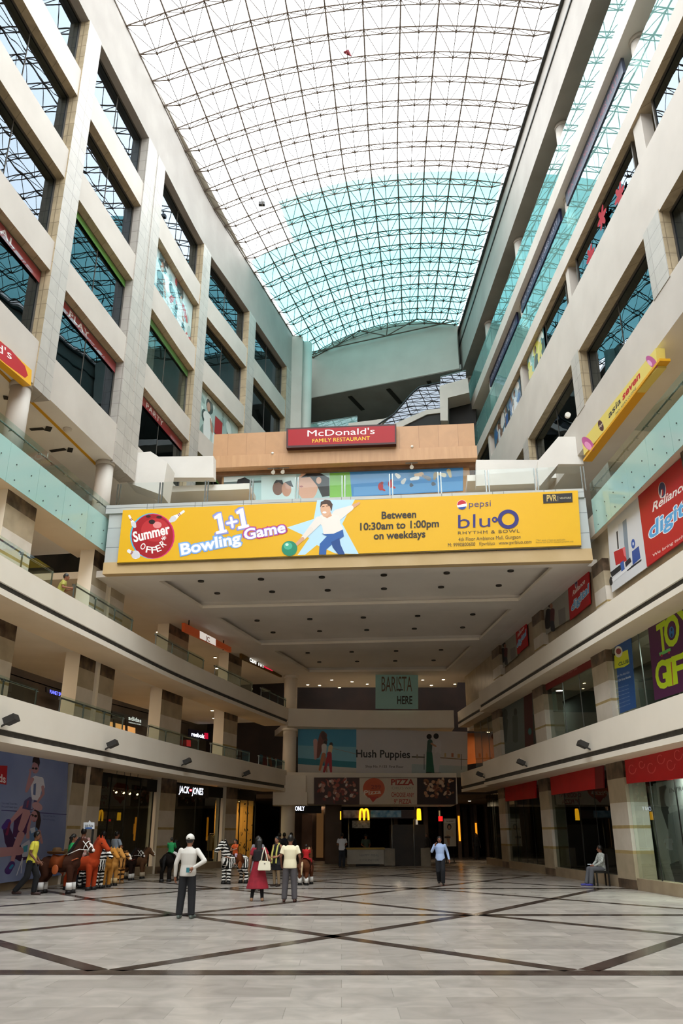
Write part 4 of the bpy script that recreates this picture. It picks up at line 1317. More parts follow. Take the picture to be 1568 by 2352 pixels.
electronics_sign('small red electronics shop sign farthest along the second floor', [(1186, 1440), (1210, 1425), (1214, 1483), (1191, 1503)], (.19, .38, 0, 0), (1189, 1474), False)
for lbl, cs, px, k in (('grey poster of a standing couple between two red electronics signs', [(1247, 1401), (1306, 1352), (1311, 1422), (1251, 1460)], (1262, 1430), 1.0), ('grey poster of a woman beside the farthest red electronics sign', [(1150, 1481), (1186, 1454), (1190, 1506), (1154, 1537)], (1157, 1512), .75)):
    t, A = sheet('poster', lbl, 'poster', R2, cs, '9a978e', .02, .03)
    x, y = px
    A.ell('231b18', x + 3 * k, y - 42 * k, 5 * k, 8 * k); A.ell('9c705a', x + 6 * k, y - 38 * k, 3.5 * k, 6 * k); A.limb('1f1d22', (x, y - 26 * k), (x - 3 * k, y + 8 * k), 6 * k, 7 * k); A.limb('5a2a30', (x + 9 * k, y - 28 * k), (x + 8 * k, y + 2 * k), 5 * k, 5 * k); A.limb('2a2c38', (x + 8 * k, y), (x + 10 * k, y + 16 * k), 5 * k, 5 * k)
    A.poly('7c7a76', (x + 22 * k, y - 28 * k), (x + 38 * k, y - 36 * k), (x + 40 * k, y - 2 * k), (x + 24 * k, y + 6 * k))
    A.build('print', t)

# first floor, right
R1 = rplane(FR, .95)
R1b = rplane(FR, .95)
struct('wall_right', flank(R1, 8, 54, 4.5, 8.2, -2.2, -2.0), mixed('shop_grey_wall', '6c7068', '7c8078', .8, .8))
bm = BM(); sweep(bm, path_of(FR, 8, 54, 8), [(-3.2, 7.8), (-3.2, 8.06), (-1.0, 8.06), (-1.0, 7.8)], -1); struct('ceiling', bm, M_CEIL)
t, A = sheet('poster', 'purple toy and gift shop poster with lime green letters in the upper window', 'poster', R1b, [(1487, 1426), (1600, 1366), (1610, 1575), (1504, 1609)], '4c1a44', .004, .01)
for c, ch, bl, br, h in (('b5cf1c', 'T', (1514, 1500), (1534, 1487), 62), ('b5cf1c', 'O', (1530, 1490), (1562, 1472), 66), ('b5cf1c', 'Y', (1563, 1470), (1600, 1450), 64), ('b5cf1c', 'G', (1510, 1584), (1536, 1575), 60), ('b5cf1c', 'I', (1538, 1574), (1548, 1571), 58), ('b5cf1c', 'F', (1550, 1570), (1572, 1562), 60), ('b5cf1c', 'T', (1574, 1560), (1598, 1552), 60)):
    A.text(ch, bl, br, h, c, bold=.03, up=(-6, -h))
A.ell('2b6aa8', 1543, 1452, 6, 13); A.ell('1b2c4a', 1543, 1446, 2, 4); A.ell('1b2c4a', 1543, 1459, 2, 4); A.poly('a82c3a', (1541, 1521), (1543, 1520), (1547, 1573), (1545, 1574)); A.poly('64b45a', (1514, 1500), (1540, 1488), (1541, 1495), (1516, 1507)); A.ell('a82c3a', 1520, 1506, 2.5, 3); A.ell('a82c3a', 1537, 1499, 2.5, 3)
A.build('print', t)
t, A = sheet('poster', 'tall blue kids club poster beside the stone pillar on the first floor', 'poster', R1b, [(1412, 1466), (1448, 1447), (1461, 1625), (1424, 1639)], '1f4f8c', .004, .01)
A.poly('c9cf2a', (1411, 1506), (1442, 1492), (1446, 1524), (1434, 1532), (1412, 1536)); A.ell('e0dccb', 1421, 1497, 9, 13); A.ell('8f3a3a', 1421, 1496, 6, 7); A.text('CLUB', (1421, 1530), (1444, 1522), 8, '2a5a3a', bold=.03)
A.text('Join The Kids Club', (1417, 1556), (1446, 1546), 5, 'b9c9de'); A.text('And Get Great Benefits', (1414, 1568), (1449, 1556), 5, 'b9c9de', bold=.02)
for i in range(6): A.text('members enjoy free fun', (1415 + i * .6, 1583 + i * 9), (1444 + i * .8, 1574 + i * 8.6), 2.6, '8ea6c6')
A.build('print', t)
t, A = sheet('shop_sign', 'dark red optician sign board over the first-floor window', 'sign', R1b, [(1250, 1550), (1371, 1492), (1372, 1526), (1252, 1588)], '7a1d1a', .004, .05)
A.text('vision express', (1288, 1556), (1328, 1537), 8, 'a86a64', bold=.02)
A.build('lettering', t)
t, A = sheet('poster', 'dim window poster of shop models and a red strip, on the far first floor', 'poster', R1b, [(1151, 1603), (1222, 1562), (1226, 1712), (1154, 1736)], '5f6a66', .004, .01)
A.poly('5a2224', (1172, 1594), (1222, 1566), (1222, 1590), (1172, 1616)); A.poly('4a1a1c', (1203, 1600), (1222, 1590), (1226, 1712), (1206, 1719)); A.ell('3c4442', 1160, 1640, 6, 12); A.limb('3c4442', (1160, 1655), (1158, 1700), 7, 6); A.ell('2e3130', 1184, 1636, 4, 9); A.limb('454d4a', (1183, 1648), (1184, 1700), 6, 6); A.ell('2f6a6a', 1217, 1680, 4, 8)
A.build('print', t)
for y0, y1 in ((14.3, 21.3), (22.5, 29.6), (31.1, 37.2), (38.8, 45.0), (46.6, 52)):
    bm = flank(R1, y0, y1, 5.0, 7.95, -.012, 0)
    WN[0] += 1
    w = struct('window_%d' % WN[0], bm, G_SHOP)
    bm = BM()
    for k in (1, 2): 
        yy = y0 + (y1 - y0) * k / 3
        ua = (yy - R1.a.y) / R1.u.y; pbox(bm, R1, ua - .02, ua + .02, 5.0, 7.95, -.02, .012)
    obj('mullion', bm, M_STEEL, w)

for y, e in ((25.5, 40), (33.5, 14), (41, 8)):  # unseen area lamps added to brighten the first-floor shop interiors
    L = bpy.data.lights.new('shop_fill_light', 'AREA'); L.size = 1.2; L.energy = e; L.color = (.92, 1, .95)
    o = bpy.data.objects.new('shop_fill_light', L); COL.objects.link(o); o.location = (FR(y) + 2.0, y, 7.7)
L = bpy.data.lights.new('shop_fill_light', 'AREA'); L.size = .25; L.energy = 170; L.color = (.92, 1, .98)  # one more added lamp, out of sight, brightening the nearest show window
o = bpy.data.objects.new('shop_fill_light', L); COL.objects.link(o); o.location = (SRX(26) + .45, 26, 3.5)
# ground floor, right: red bands over the show windows
R0 = rplane(SRX, 0.0)
R0b = rplane(SRX, .1)
M_RED = mixed('red_band', 'b8121a', 'c4161e', 1.2, .5, 3)
for lbl, cs in (('bright red shop band nearest, with faint paisley swirls, over the slanted display', [(1438, 1736), (1640, 1686), (1650, 1780), (1444, 1800)]), ('red shop band over the dark window behind the seated man', [(1266, 1776), (1369, 1755), (1371, 1812), (1270, 1826)]), ('dull red shop band farthest along, over the dim restaurant window', [(1159, 1799), (1233, 1787), (1233, 1833), (1162, 1841)])):
    t, A = sheet('shop_band', lbl, 'sign band', R0, cs, M_RED, .02, .06)
    if cs[0][0] > 1400:
        for x, y, k in ((1456, 1765, .9), (1478, 1755, .7), (1500, 1762, 1), (1522, 1742, .9), (1545, 1755, 1.0), (1562, 1732, 1), (1590, 1740, 1)):
            for q in range(9):
                a0, a1 = q * .6, (q + 1) * .6
                A.d -= A.step * (q > 0)
                A.limb('e0585a', (x + math.cos(a0) * 11 * k * (1 - q * .06), y + math.sin(a0) * 17 * k * (1 - q * .06)), (x + math.cos(a1) * 11 * k * (1 - q * .06 - .06), y + math.sin(a1) * 17 * k * (1 - q * .06 - .06)), .9, .9)
        A.build('pattern', t)
    else: A.bm.free()
t, A = sheet('shop_band', 'dark red end piece of the shop band next to the stone pillar', 'sign band', R0, [(1369, 1755), (1388, 1751), (1390, 1810), (1371, 1812)], '741014', .02, .05); A.bm.free()
for y0, y1 in ((12, 20.3), (22.2, 29.7), (31.4, 39.2), (40.8, 48.0), (49.6, 53.5)):
    bm = flank(R0, y0, y1, .36, 3.9, -.012, 0); WN[0] += 1
    w = struct('window_%d' % WN[0], bm, G_SHOP)
    bm = BM()
    for k in (1, 2, 3):
        ua = (y0 + (y1 - y0) * k / 4 - R0.a.y) / R0.u.y; pbox(bm, R0, ua - .015, ua + .015, .36, 3.9, -.02, .012)
    obj('mullion', bm, M_DARK, w)
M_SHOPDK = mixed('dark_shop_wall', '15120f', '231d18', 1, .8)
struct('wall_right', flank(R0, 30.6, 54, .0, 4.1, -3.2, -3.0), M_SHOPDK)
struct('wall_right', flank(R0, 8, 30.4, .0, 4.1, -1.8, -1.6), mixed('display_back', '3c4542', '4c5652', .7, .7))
# slanted white display boards and a grey portrait poster in the nearest window
RD = rplane(SRX, .75)
for i, (a, b, c, d) in enumerate((((1466, 1810), (1476, 1808), (1534, 2035), (1520, 2032)), ((1478, 1808), (1494, 1806), (1552, 2040), (1538, 2036)), ((1496, 1806), (1514, 1804), (1578, 2046), (1556, 2041)))):
    t, A = sheet('display_board', f'tilted pale display board in the nearest show window, {("next to the pillar", "middle of three", "touching the portrait poster")[i]}', 'display board', RD, [a, b, c, d], ('8d9c98', 'a7aeaa', '9aa29f')[i], .02 + i * .03, .03); A.bm.free()
t, A = sheet('poster', 'grey portrait poster of a long-haired woman in the nearest show window', 'poster', RD, [(1510, 1800), (1640, 1775), (1650, 2060), (1560, 2040), (1524, 1960)], 'b9bbb9', .15, .02)
A.poly('26282a', (1524, 1808), (1540, 1803), (1552, 1830), (1546, 1860), (1560, 1905), (1545, 1905), (1530, 1860)); A.ell('a5a6a5', 1548, 1830, 11, 24); A.poly('85898a', (1545, 1870), (1600, 1850), (1610, 2050), (1565, 2040), (1548, 1960)); A.text('INTRODUCING', (1549, 1821), (1640, 1805), 10, '2c2c2c', bold=.02); A.poly('4a4d4f', (1550, 1985), (1575, 1975), (1590, 2050), (1566, 2040))
A.build('print', t)

# third floor, right: yellow restaurant sign
RS = rplane(WR, .1)
t, A = sheet('restaurant_sign', 'yellow noodle restaurant sign with red and black letters under the white band', 'sign', RS, [(1353, 1014), (1526, 800), (1530, 846), (1357, 1046)], 'd3bf62', .0, .3, 'frame')
A.ell('b04a86', 1367, 1020, 10, 20, -.7); A.ell('d88ab4', 1367, 1024, 6, 11, -.7); A.ell('4a2326', 1397, 978, 6, 13, -.3); A.text('ay', (1393, 984), (1402, 974), 7, 'd8c9a8', bold=.01)
A.text('asia', (1416, 962), (1444, 925), 15, '2f2a28', bold=.02, up=(-1, -15)); A.text('seven', (1449, 920), (1489, 868), 17, 'b3161c', bold=.035, up=(-1, -17)); A.text('PAN ASIAN CUISINE', (1432, 955), (1480, 894), 6, '5f4d2a', bold=.01); A.ell('b04a86', 1517, 832, 9, 18, -.75); A.ell('d8a0c0', 1512, 834, 4, 8, -.7)
A.build('lettering', t)
bm = flank(RS, 22.9, 30.6, 15.86, 15.95, -.02, .34); obj('lower_edge', bm, flat('d59a10', .45), t)
# third floor, left: red-on-yellow restaurant sign, partly out of frame
LSg = Plane((WL(20) - .2, 20), (WL(26) - .2, 26), 1)
t, A = sheet('restaurant_sign', 'yellow restaurant sign with rounded red panel and white letters on the third floor', 'sign', LSg, [(-120, 690), (56, 852), (54, 888), (-120, 745)], 'e5a916', -.02, .3, 'frame')
A.poly('b3141c', (-120, 702), (8, 806), (40, 842), (47, 864), (40, 870), (-4, 838), (-120, 742)); A.text('McDonald\'s', (-150, 730), (9, 828), 19, 'f1eeea', bold=0)
A.build('lettering', t)
# dark lettered strips under the top balconies, right: between the round columns
for lbl, y0, y1, c, tc in (('blue-grey lettered strip under the top balcony, nearest of three', 23.2, 30.4, '4a5162', '8c5a66'), ('dark blue lettered strip under the top balcony, middle of three', 31.4, 38.8, '1f2244', '9a97a8'), ('dark blue lettered strip under the top balcony, farthest of three', 39.8, 47.0, '1f2244', '9a97a8')):
    RT = Plane((WR(y0) + .3, y0), (WR(y1) + .3, y1), -1); Lw = math.hypot(WR(y1) - WR(y0), y1 - y0)
    t = thing('sign_strip', lbl, 'sign', RT.p(Lw / 2, 28.75, 0))
    bm = BM(); pbox(bm, RT, 0, Lw, 28.75, 29.5, -.12, 0); obj('board', bm, flat(c, .5), t)
    A = Art(RT, .002); r = random.Random(int(y0))
    mi = A.mi(tc); v, f = glyphs('FUN FOOD MOVIES GAMES PARTY', .01, 1.1); x0, x1 = min(p[0] for p in v), max(p[0] for p in v)
    vv = [A.bm.verts.new(RT.p(Lw * (.95 - .9 * (x - x0) / (x1 - x0)), 28.97 + .3 * y / CAP, .003)) for x, y in v]
    for q in f:
        try: g = A.bm.faces.new([vv[i] for i in q]); g.material_index = mi
        except ValueError: pass
    A.build('lettering', t)
# ------------------------------------------------------------------ ground floor, left: billboard and shop fronts
PB = Plane((SLX(20), 20), (SLX(33.5), 33.5), 1)
t, A = sheet('billboard', 'big lilac children\'s-wear billboard along the ground floor behind the plush horses', 'billboard', PB.shift(.16), [(-160, 1676), (154, 1747), (144, 2009), (-160, 2050)], mixed('billboard_lilac', '6f7fae', '8f9dc6', .25, .5, 3), 0, .05)
Z = zz(0, 1680, 3.136)
def E(c, x, y, rx, ry, rot=0.0, **k): A.ell(c, *Z(x, y), rx / 3.136, ry / 3.136, rot, **k)
def PL(c, *p): A.poly(c, *[Z(*q) for q in p])
def LB(c, a, b, w0, w1): A.limb(c, Z(*a), Z(*b), w0 / 3.136, w1 / 3.136)
SK = 'b98a92'
PL('403e78', (0, 564), (470, 596), (470, 602), (0, 571))
PL('4a2358', (95, 600), (150, 560), (210, 600), (205, 700), (150, 770), (80, 760)); PL('3a1d4c', (10, 700), (60, 690), (95, 770), (190, 880), (195, 920), (130, 935), (70, 900), (25, 800))
LB(SK, (235, 535), (150, 560), 28, 24); LB(SK, (150, 560), (50, 668), 20, 12); LB('4b2f8a', (50, 650), (18, 690), 20, 18); LB('7a2350', (60, 660), (38, 740), 8, 10)
PL('54507f', (165, 500), (205, 470), (255, 490), (260, 540), (215, 570), (150, 555)); PL('8a4a6a', (185, 500), (200, 495), (190, 550), (178, 548)); PL('8f93b8', (220, 490), (235, 490), (225, 560), (212, 560))
PL('dcdce8', (215, 335), (245, 318), (285, 330), (300, 390), (285, 440), (270, 500), (220, 490), (212, 420)); PL('5c6fa2', (232, 380), (250, 372), (246, 460), (228, 455))
LB(SK, (222, 345), (180, 430), 14, 10); LB(SK, (180, 430), (210, 290), 10, 7); LB('dcdce8', (288, 345), (300, 400), 16, 14); LB(SK, (298, 400), (302, 450), 11, 9); LB(SK, (302, 450), (262, 505), 9, 8)
E(SK, 244, 262, 26, 42); PL('2c1c24', (222, 225), (228, 190), (250, 172), (272, 182), (278, 225), (268, 262), (260, 235), (240, 222)); E('201820', 228, 266, 9, 7); E('201820', 250, 268, 10, 8); E(SK, 208, 280, 9, 12); LB('8a5a66', (228, 296), (240, 298), 2, 2)
LB(SK, (180, 590), (140, 700), 28, 22); E('c39aa4', 258, 540, 40, 28, .5); PL('2a1a22', (222, 590), (240, 560), (275, 580), (285, 640), (270, 720), (245, 700), (250, 640)); E(SK, 236, 612, 24, 40); E('221822', 222, 605, 11, 9); E('221822', 246, 610, 11, 9); LB('a2485a', (230, 646), (242, 647), 3, 3)
LB(SK, (190, 760), (195, 690), 14, 10); LB(SK, (195, 690), (215, 610), 10, 7); PL('5f86b6', (200, 720), (250, 690), (275, 720), (270, 790), (205, 790)); PL('c8d2e4', (205, 700), (240, 688), (245, 720), (215, 735)); LB('b98a92', (270, 720), (290, 800), 12, 9)
PL('c2c8dc', (140, 820), (200, 780), (215, 830), (195, 900), (150, 905)); PL('3f9fc0', (155, 830), (190, 815), (185, 865), (158, 870)); LB(SK, (130, 860), (-10, 870), 30, 34); LB(SK, (140, 745), (95, 850), 26, 20); LB(SK, (95, 850), (75, 950), 18, 12)
LB('4b2f7a', (75, 955), (45, 1005), 22, 24); LB('2f86b8', (78, 965), (62, 985), 9, 9); LB('d5d8e6', (150, 915), (108, 1035), 4, 3); LB('d5d8e6', (150, 915), (140, 1020), 4, 3)
PL('b01a28', (-30, 245), (42, 248), (34, 385), (-30, 372))
Z2 = lambda x, y: (x / 3.136, 1680 + y / 3.136)
A.text('kids', Z2(-60, 350), Z2(28, 372), 18, 'e8dadc', bold=.02)
for i, s_ in enumerate(('Your trend Ticket Win', 'Best Land Fireland Gears')):
    A.text(s_, Z2(0, 522 + i * 24), Z2(112, 530 + i * 24), 4, '4c558a'); A.text(s_, Z2(300, 612 + i * 26), Z2(384, 618 + i * 26), 4, '4c558a')
A.build('print', t)

def shop_window(y0, y1, z0=.32, z1=4.05, m=None, cuts=2):
    pl = Plane((SLX(y0), y0), (SLX(y1), y1), 1)
    L_ = math.hypot(SLX(y1) - SLX(y0), y1 - y0)
    bm = BM(); pbox(bm, pl, 0, L_, z0, z1, -.012, 0); WN[0] += 1
    w = struct('window_%d' % WN[0], bm, m or G_SHOP)
    bm = BM()
    for k in range(cuts + 2):
        u = L_ * k / (cuts + 1); pbox(bm, pl, u - .025, u + .025, z0, z1, -.03, .02)
    obj('mullion', bm, M_DARK, w)
    return pl, L_
def left_wall(y0, y1, d, z0, z1, m, name='wall_left'):
    bm = BM(); sweep(bm, path_of(SLX, y0, y1), [(d - .15, z0), (d, z0), (d, z1), (d - .15, z1)], 1); return struct(name, bm, m)
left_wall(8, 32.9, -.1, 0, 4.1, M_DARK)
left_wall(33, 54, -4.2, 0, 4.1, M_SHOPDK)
bm = BM(); sweep(bm, path_of(SLX, 35.2, 53), [(-.1, 3.55), (.02, 3.55), (.02, 4.1), (-.1, 4.1)], 1); struct('trim_3', bm, M_DARK)
W1, l1 = shop_window(35.2, 41.0, cuts=3); W2, l2 = shop_window(42.5, 48.2, cuts=1); W3, l3 = shop_window(49.7, 53.2, cuts=2)

GARM = ['7a4a2c', 'b0852c', 'c0a24a', '8a3a2c', '6a5a48', '9c8a6a', '3a3a42', 'b8a890', '5c2c24', '8c7430']
def garment_rack(label, pl, u0, u1, zt, d, n, seed, glow=None):
    rnd = random.Random(seed)
    t = thing('clothes_rack', label, 'clothes rack', pl.p((u0 + u1) / 2, .32, d))
    bm = BM(); tube(bm, pl.p(u0, zt, d), pl.p(u1, zt, d), .02, 8)
    for u in (u0, u1): tube(bm, pl.p(u, 0, d), pl.p(u, zt, d), .02, 8)
    obj('rail', bm, M_STEEL, t)
    for i in range(n):
        u = u0 + (u1 - u0) * (i + .5) / n; w = .2 + rnd.random() * .06; h = .7 + rnd.random() * .35
        g = thing('hanging_garment', f'shop garment on the {label}', 'garment', pl.p(u, zt - h, d), 'garments ' + label)
        bm = BM()
        P = [(-.05, zt - .06), (.05, zt - .06), (w, zt - .2), (w * .8, zt - .45), (w * .62, zt - .3), (w * .65, zt - h), (-w * .65, zt - h), (-w * .62, zt - .3), (-w * .8, zt - .45), (-w, zt - .2)]
        # garments hang edge-on to the rail
        q = pl.u * .38 + pl.n * .92
        fv = [bm.verts.new(pl.p(u, z, d) + q * x + pl.u * .03) for x, z in P]; bv = [bm.verts.new(pl.p(u, z, d) + q * x - pl.u * .03) for x, z in P]
        bm.faces.new(fv); bm.faces.new(bv[::-1])
        for a in range(len(P)):
            b = (a + 1) % len(P); bm.faces.new((fv[b], fv[a], bv[a], bv[b]))
        bmesh.ops.recalc_face_normals(bm, faces=bm.faces)
        obj('cloth', bm, flat(rnd.choice(GARM), .8), g)
        bm = BM(); tube(bm, pl.p(u, zt - .07, d), pl.p(u, zt + .02, d), .008, 5); obj('hanger', bm, M_STEEL, g)
garment_rack('rack inside the first shop window past the billboard', W1, .5, 2.2, 2.0, -1.0, 6, 1)
garment_rack('upper rack under the lit menswear name', W2, .4, 1.8, 2.7, -.9, 6, 2)
garment_rack('lower rack under the lit menswear name', W2, 2.0, 3.6, 1.5, -1.8, 6, 5)
garment_rack('rack in the golden window with leaf prints', W3, .3, 1.3, 1.7, -1.4, 4, 3)
# name signs
SGN = dict(emit=2.2)
PJ = Plane((SLX(42.5), 42.5), (SLX(48.2), 48.2), 1).shift(.12)
t = thing('shop_sign', 'lit white shop name with a red mark over the menswear window', 'sign', PJ.p(*PJ.uv(437, 1828), 0))
A = Art(PJ, .022)
bm = BM(); poly_solid(bm, PJ, [(402, 1801), (478, 1808), (478, 1834), (402, 1829)], 0, .02); obj('board', bm, flat('0e0d0f', .4), t)
wl = flat('e8edff', .4, emit=2.2)
A.text('JACK', (410, 1820), (433, 1822.5), 15, wl, bold=.01, up=(1.2, -15)); A.text('JONES', (440, 1823.5), (465, 1826), 15, wl, bold=.01, up=(1.2, -15)); A.poly(flat('c9202c', .4, emit=1.6), (434, 1812), (440, 1812.5), (439.5, 1818), (433.5, 1817.5)); A.poly(wl, (435, 1814), (439, 1814.5), (438.8, 1816), (434.8, 1815.5))
A.build('lettering', t)
# golden show window with leaf prints
bm = BM(); box(bm, SLX(53) - 2.4, SLX(53) - .1, 53.3, 53.5, .3, 3.6); struct('wall_left', bm, flat('d8963c', .7, emit=.16))  # shop lighting on this golden wall partly put in as its own glow
rnd = random.Random(9)
t = thing('window_decal', 'dark leaf prints scattered on the golden shop window', 'window print', W3.p(l3 / 2, .4, .01))
A = Art(W3, .012)
for i in range(46):
    u, v = rnd.uniform(.1, l3 - .1), rnd.uniform(.6, 3.5)
    a = rnd.uniform(0, 6.28); r = rnd.uniform(.05, .16)
    A.d = .012
    A.face([(u + math.cos(a) * r, v + math.sin(a) * r), (u + math.cos(a + 1.8) * r * .45, v + math.sin(a + 1.8) * r * .45), (u - math.cos(a) * r, v - math.sin(a) * r), (u + math.cos(a - 1.6) * r * .4, v + math.sin(a - 1.6) * r * .4)], '17130f')
o = A.build('leaf_prints', t); o['kind'] = 'stuff'
def shop_spot(pl, u, v, d, label, group, e=9):
    t = thing('shop_spotlight', label, 'spotlight', pl.p(u, v, d), group)
    bm = BM(); tube(bm, pl.p(u, 4.35, d), pl.p(u, v + .1, d), .015, 6); tube(bm, pl.p(u, v + .1, d - .06), pl.p(u, v, d + .04), .05, 12, .065); obj('housing', bm, M_STEEL, t)
    bm = BM(); ball(bm, pl.p(u, v, d + .045), .05, 10, 6); obj('bulb', bm, flat('ffd9a0', .4, emit=e), t)
for i, px in enumerate((244, 283, 300, 314, 331)):
    u, v = W1.uv(px, 1803 + i * .6); shop_spot(W1, u, min(v, 3.4), -.35, 'small lit spotlight in a row at the top of the first shop window', 'spotlights in the first shop window')
for i, px in enumerate((540, 549, 566)):
    u, v = W3.uv(px, 1838 + i); shop_spot(W3, u, v, -.5, 'small warm spotlight at the top of the golden shop window', 'spotlights in the golden shop window', 6)
for pl, u, z, e in ((W1, 2.5, 3.6, 30), (W2, 2.5, 3.5, 30), (W3, 2.2, 3.5, 45)):
    L = bpy.data.lights.new('shop_fill_light', 'AREA'); L.size = .6; L.energy = e; L.color = (1, .75, .48)
    o = bpy.data.objects.new('shop_fill_light', L); COL.objects.link(o); o.location = pl.p(u, z, -1.4)
    L.shape = 'DISK'

# ------------------------------------------------------------------ first and second floor shop signs, left
def walk_plane(y0, y1, d): 
    f = off(WL, d); return Plane((f(y0), y0), (f(y1), y1), 1)
def lit_sign(label, pl, corners, board, items, em=None):
    t, A = sheet('shop_sign', label, 'sign', pl, corners, board, 0, .06, 'board')
    for it in items: A.text(*it[:5], bold=it[5] if len(it) > 5 else .01)
    A.build('lettering', t); return t
blu = flat('5a62ff', .4, emit=2.5); wht = flat('e6ecff', .4, emit=2.0)
W5 = walk_plane(22, 54, -5.4)
for z0, z1, nm in ((4.55, 8.2, 1), (8.25, 12.3, 2)):
    bm = BM(); sweep(bm, path_of(off(WL, -5.5), 8, 54), [(-.1, z0), (0, z0), (0, z1), (-.1, z1)], 1); struct('wall_left', bm, mixed('walkway_shop_wall', '2a211a', '40342a', .5, .7))
W5 = Plane((off(WL, -5.2)(38), 38), (off(WL, -5.2)(41), 41), 1)
lit_sign('blue lit shop sign at the back of the first-floor walkway beside the double pillar', W5, [(104, 1578), (152, 1594), (152, 1606), (104, 1590)], '14101c', [('PLANET SPORTS', (112, 1592), (150, 1603), 8, blu, .012)])
W5 = Plane((off(WL, -5.1)(42.5), 42.5), (off(WL, -5.1)(48), 48), 1)
lit_sign('black sports shop sign with white letters over the lit first-floor shop', W5, [(255, 1632), (352, 1658), (352, 1675), (255, 1650)], '141414', [('adidas', (293, 1653), (322, 1660), 9, flat('b9c6c2', .4, emit=.9), .015), ('ORIGINALS SPORT', (293, 1660), (322, 1666), 2.4, flat('b9c6c2', .4, emit=.9))])
bm = BM(); poly_solid(bm, W5, [(222, 1650), (310, 1672), (310, 1705), (222, 1690)], -.1, 0.02); struct('wall_left', bm, flat('d9a060', .7, emit=.5))  # lit back of the shop: the lamplight is put into the wall as glow
for i, x in enumerate((232, 258, 286)):
    bm = BM(); poly_solid(bm, W5, [(x, 1652), (x + 4, 1653), (x + 4, 1705), (x, 1700)], .03, .08); o = obj('shop_shelf', bm, M_DARK); tag(o, 'dark upright in front of the lit back of the first-floor sports shop', 'shelf upright', 'uprights in the lit sports shop')
W6 = Plane((off(WL, -5.0)(41), 41), (off(WL, -5.0)(46.5), 46.5), 1)
lit_sign('blue-white lit sports shop sign with a red end on the first floor', W6, [(432, 1674), (482, 1682), (482, 1703), (432, 1694)], '16122e', [('reebok', (438, 1690), (467, 1696), 9, wht, .03)])
t, A = sheet('shop_sign', 'small red end plate next to the blue-white sports shop sign', 'sign', W6, [(467, 1683), (475, 1684), (475, 1698), (467, 1697)], flat('b01030', .4, emit=.8), .07, .02); A.bm.free()
bm = BM(); poly_solid(bm, W6, [(404, 1700), (414, 1701), (414, 1716), (404, 1714)], 0.3, .7); o = obj('display_stand', bm, flat('a01824', .5)); tag(o, 'red display stand in the first-floor sports shop', 'display stand')
# second floor
W7 = Plane((off(FL, -.6)(38.5), 38.5), (off(FL, -.6)(45.5), 45.5), 1)
t, A = sheet('shop_sign', 'glowing orange sign band with white middle under the bridge ceiling', 'sign', W7, [(417, 1431), (525, 1487), (525, 1499), (417, 1450)], flat('b0481c', .4, emit=.16), 0, .15, 'board')
for u_ in (A.pl.uv(430, 1440)[0], A.pl.uv(510, 1480)[0]):
    bm = BM(); tube(bm, A.pl.p(u_, 10.7, .07), A.pl.p(u_, 11.24, .07), .03, 6); obj('hanger', bm, M_DARK, t)
A.poly(flat('efe6dc', .4, emit=.5), (452, 1449), (489, 1468), (489, 1484), (452, 1466)); A.text('JC', (466, 1470), (475, 1475), 10, 'b0402a', bold=.02); A.text('JUNIOR CAFE', (464, 1474), (479, 1482), 2.5, 'b0402a')
A.build('lettering', t)
W8 = Plane((off(FL, -.9)(46), 46), (off(FL, -.9)(52), 52), 1)
t, A = sheet('shop_sign', 'mustard sign band with glowing white letters and a red plate under the bridge ceiling', 'sign', W8, [(550, 1498), (643, 1541), (643, 1556), (550, 1513)], flat('6a4c10', .5), 0, .12, 'board')
A.text('cafe 101', (569, 1519), (600, 1534), 13, flat('f2f2ea', .4, emit=1.6), bold=.012); A.poly(flat('c01c3a', .4, emit=1.2), (602, 1526), (622, 1535), (622, 1542), (602, 1533)); A.text('family dining', (604, 1532), (621, 1540), 3, 'efdede')
A.build('lettering', t)
W9 = Plane((off(WL, -3.6)(47), 47), (off(WL, -3.6)(53), 53), 1)
lit_sign('dim blue lit shop sign low behind the second-floor railing at the far end', W9, [(549, 1556), (578, 1562), (578, 1574), (549, 1568)], '12101c', [('EAST SIDE', (552, 1567), (575, 1572), 6, blu, .02)])

# ------------------------------------------------------------------ arcade at the far end: burger kiosk, pillars, lit edges
KY = 50.2
KX0, KX1 = on_y(797, 1990, KY).x, on_y(882, 1990, KY).x
kt = thing('food_kiosk', 'fast-food kiosk with white counter, glass case and glowing golden arches', 'kiosk', ((KX0 + KX1) / 2, KY + 1, 0))
bm = BM(); box(bm, KX0, KX1, KY, KY + .8, .12, .88); obj('counter', bm, mixed('counter_white', '9c9890', 'aaa69d', 2, .5), kt)
bm = BM(); box(bm, KX0 - .05, KX1 + .05, KY - .05, KY + .85, .88, .97); obj('counter_top', bm, flat('9a7f2c', .4), kt)
bm = BM(); box(bm, KX0 + .5, KX1 - .25, KY + .05, KY + .7, 0, .12); obj('plinth', bm, M_DARK, kt)
bm = BM(); box(bm, KX1 + .02, KX1 + .62, KY + .1, KY + 2.2, 0.03, .92); obj('side_counter', bm, mixed('counter_beige', '7d7568', '8b8375', 2, .5), kt)
bm = BM(); box(bm, KX0 - .25, KX0 + 3.9, KY + .1, KY + .3, 2.52, 2.98); obj('sign_board', bm, flat('2d1614', .5), kt)
bm = BM(); box(bm, KX0 - .2, KX0 + 1.2, KY + .07, KY + .1, 2.55, 2.95); obj('menu_picture', bm, mixed('menu_picture', '5c4a40', '98877a', 5, .5, 6), kt)
bm = BM(); box(bm, KX0 + 1.35, KX0 + 3.1, KY + .07, KY + .1, 2.58, 2.95); obj('menu_picture', bm, mixed('menu_blue', '2f6f96', '8fb0c4', 3, .5, 6), kt)
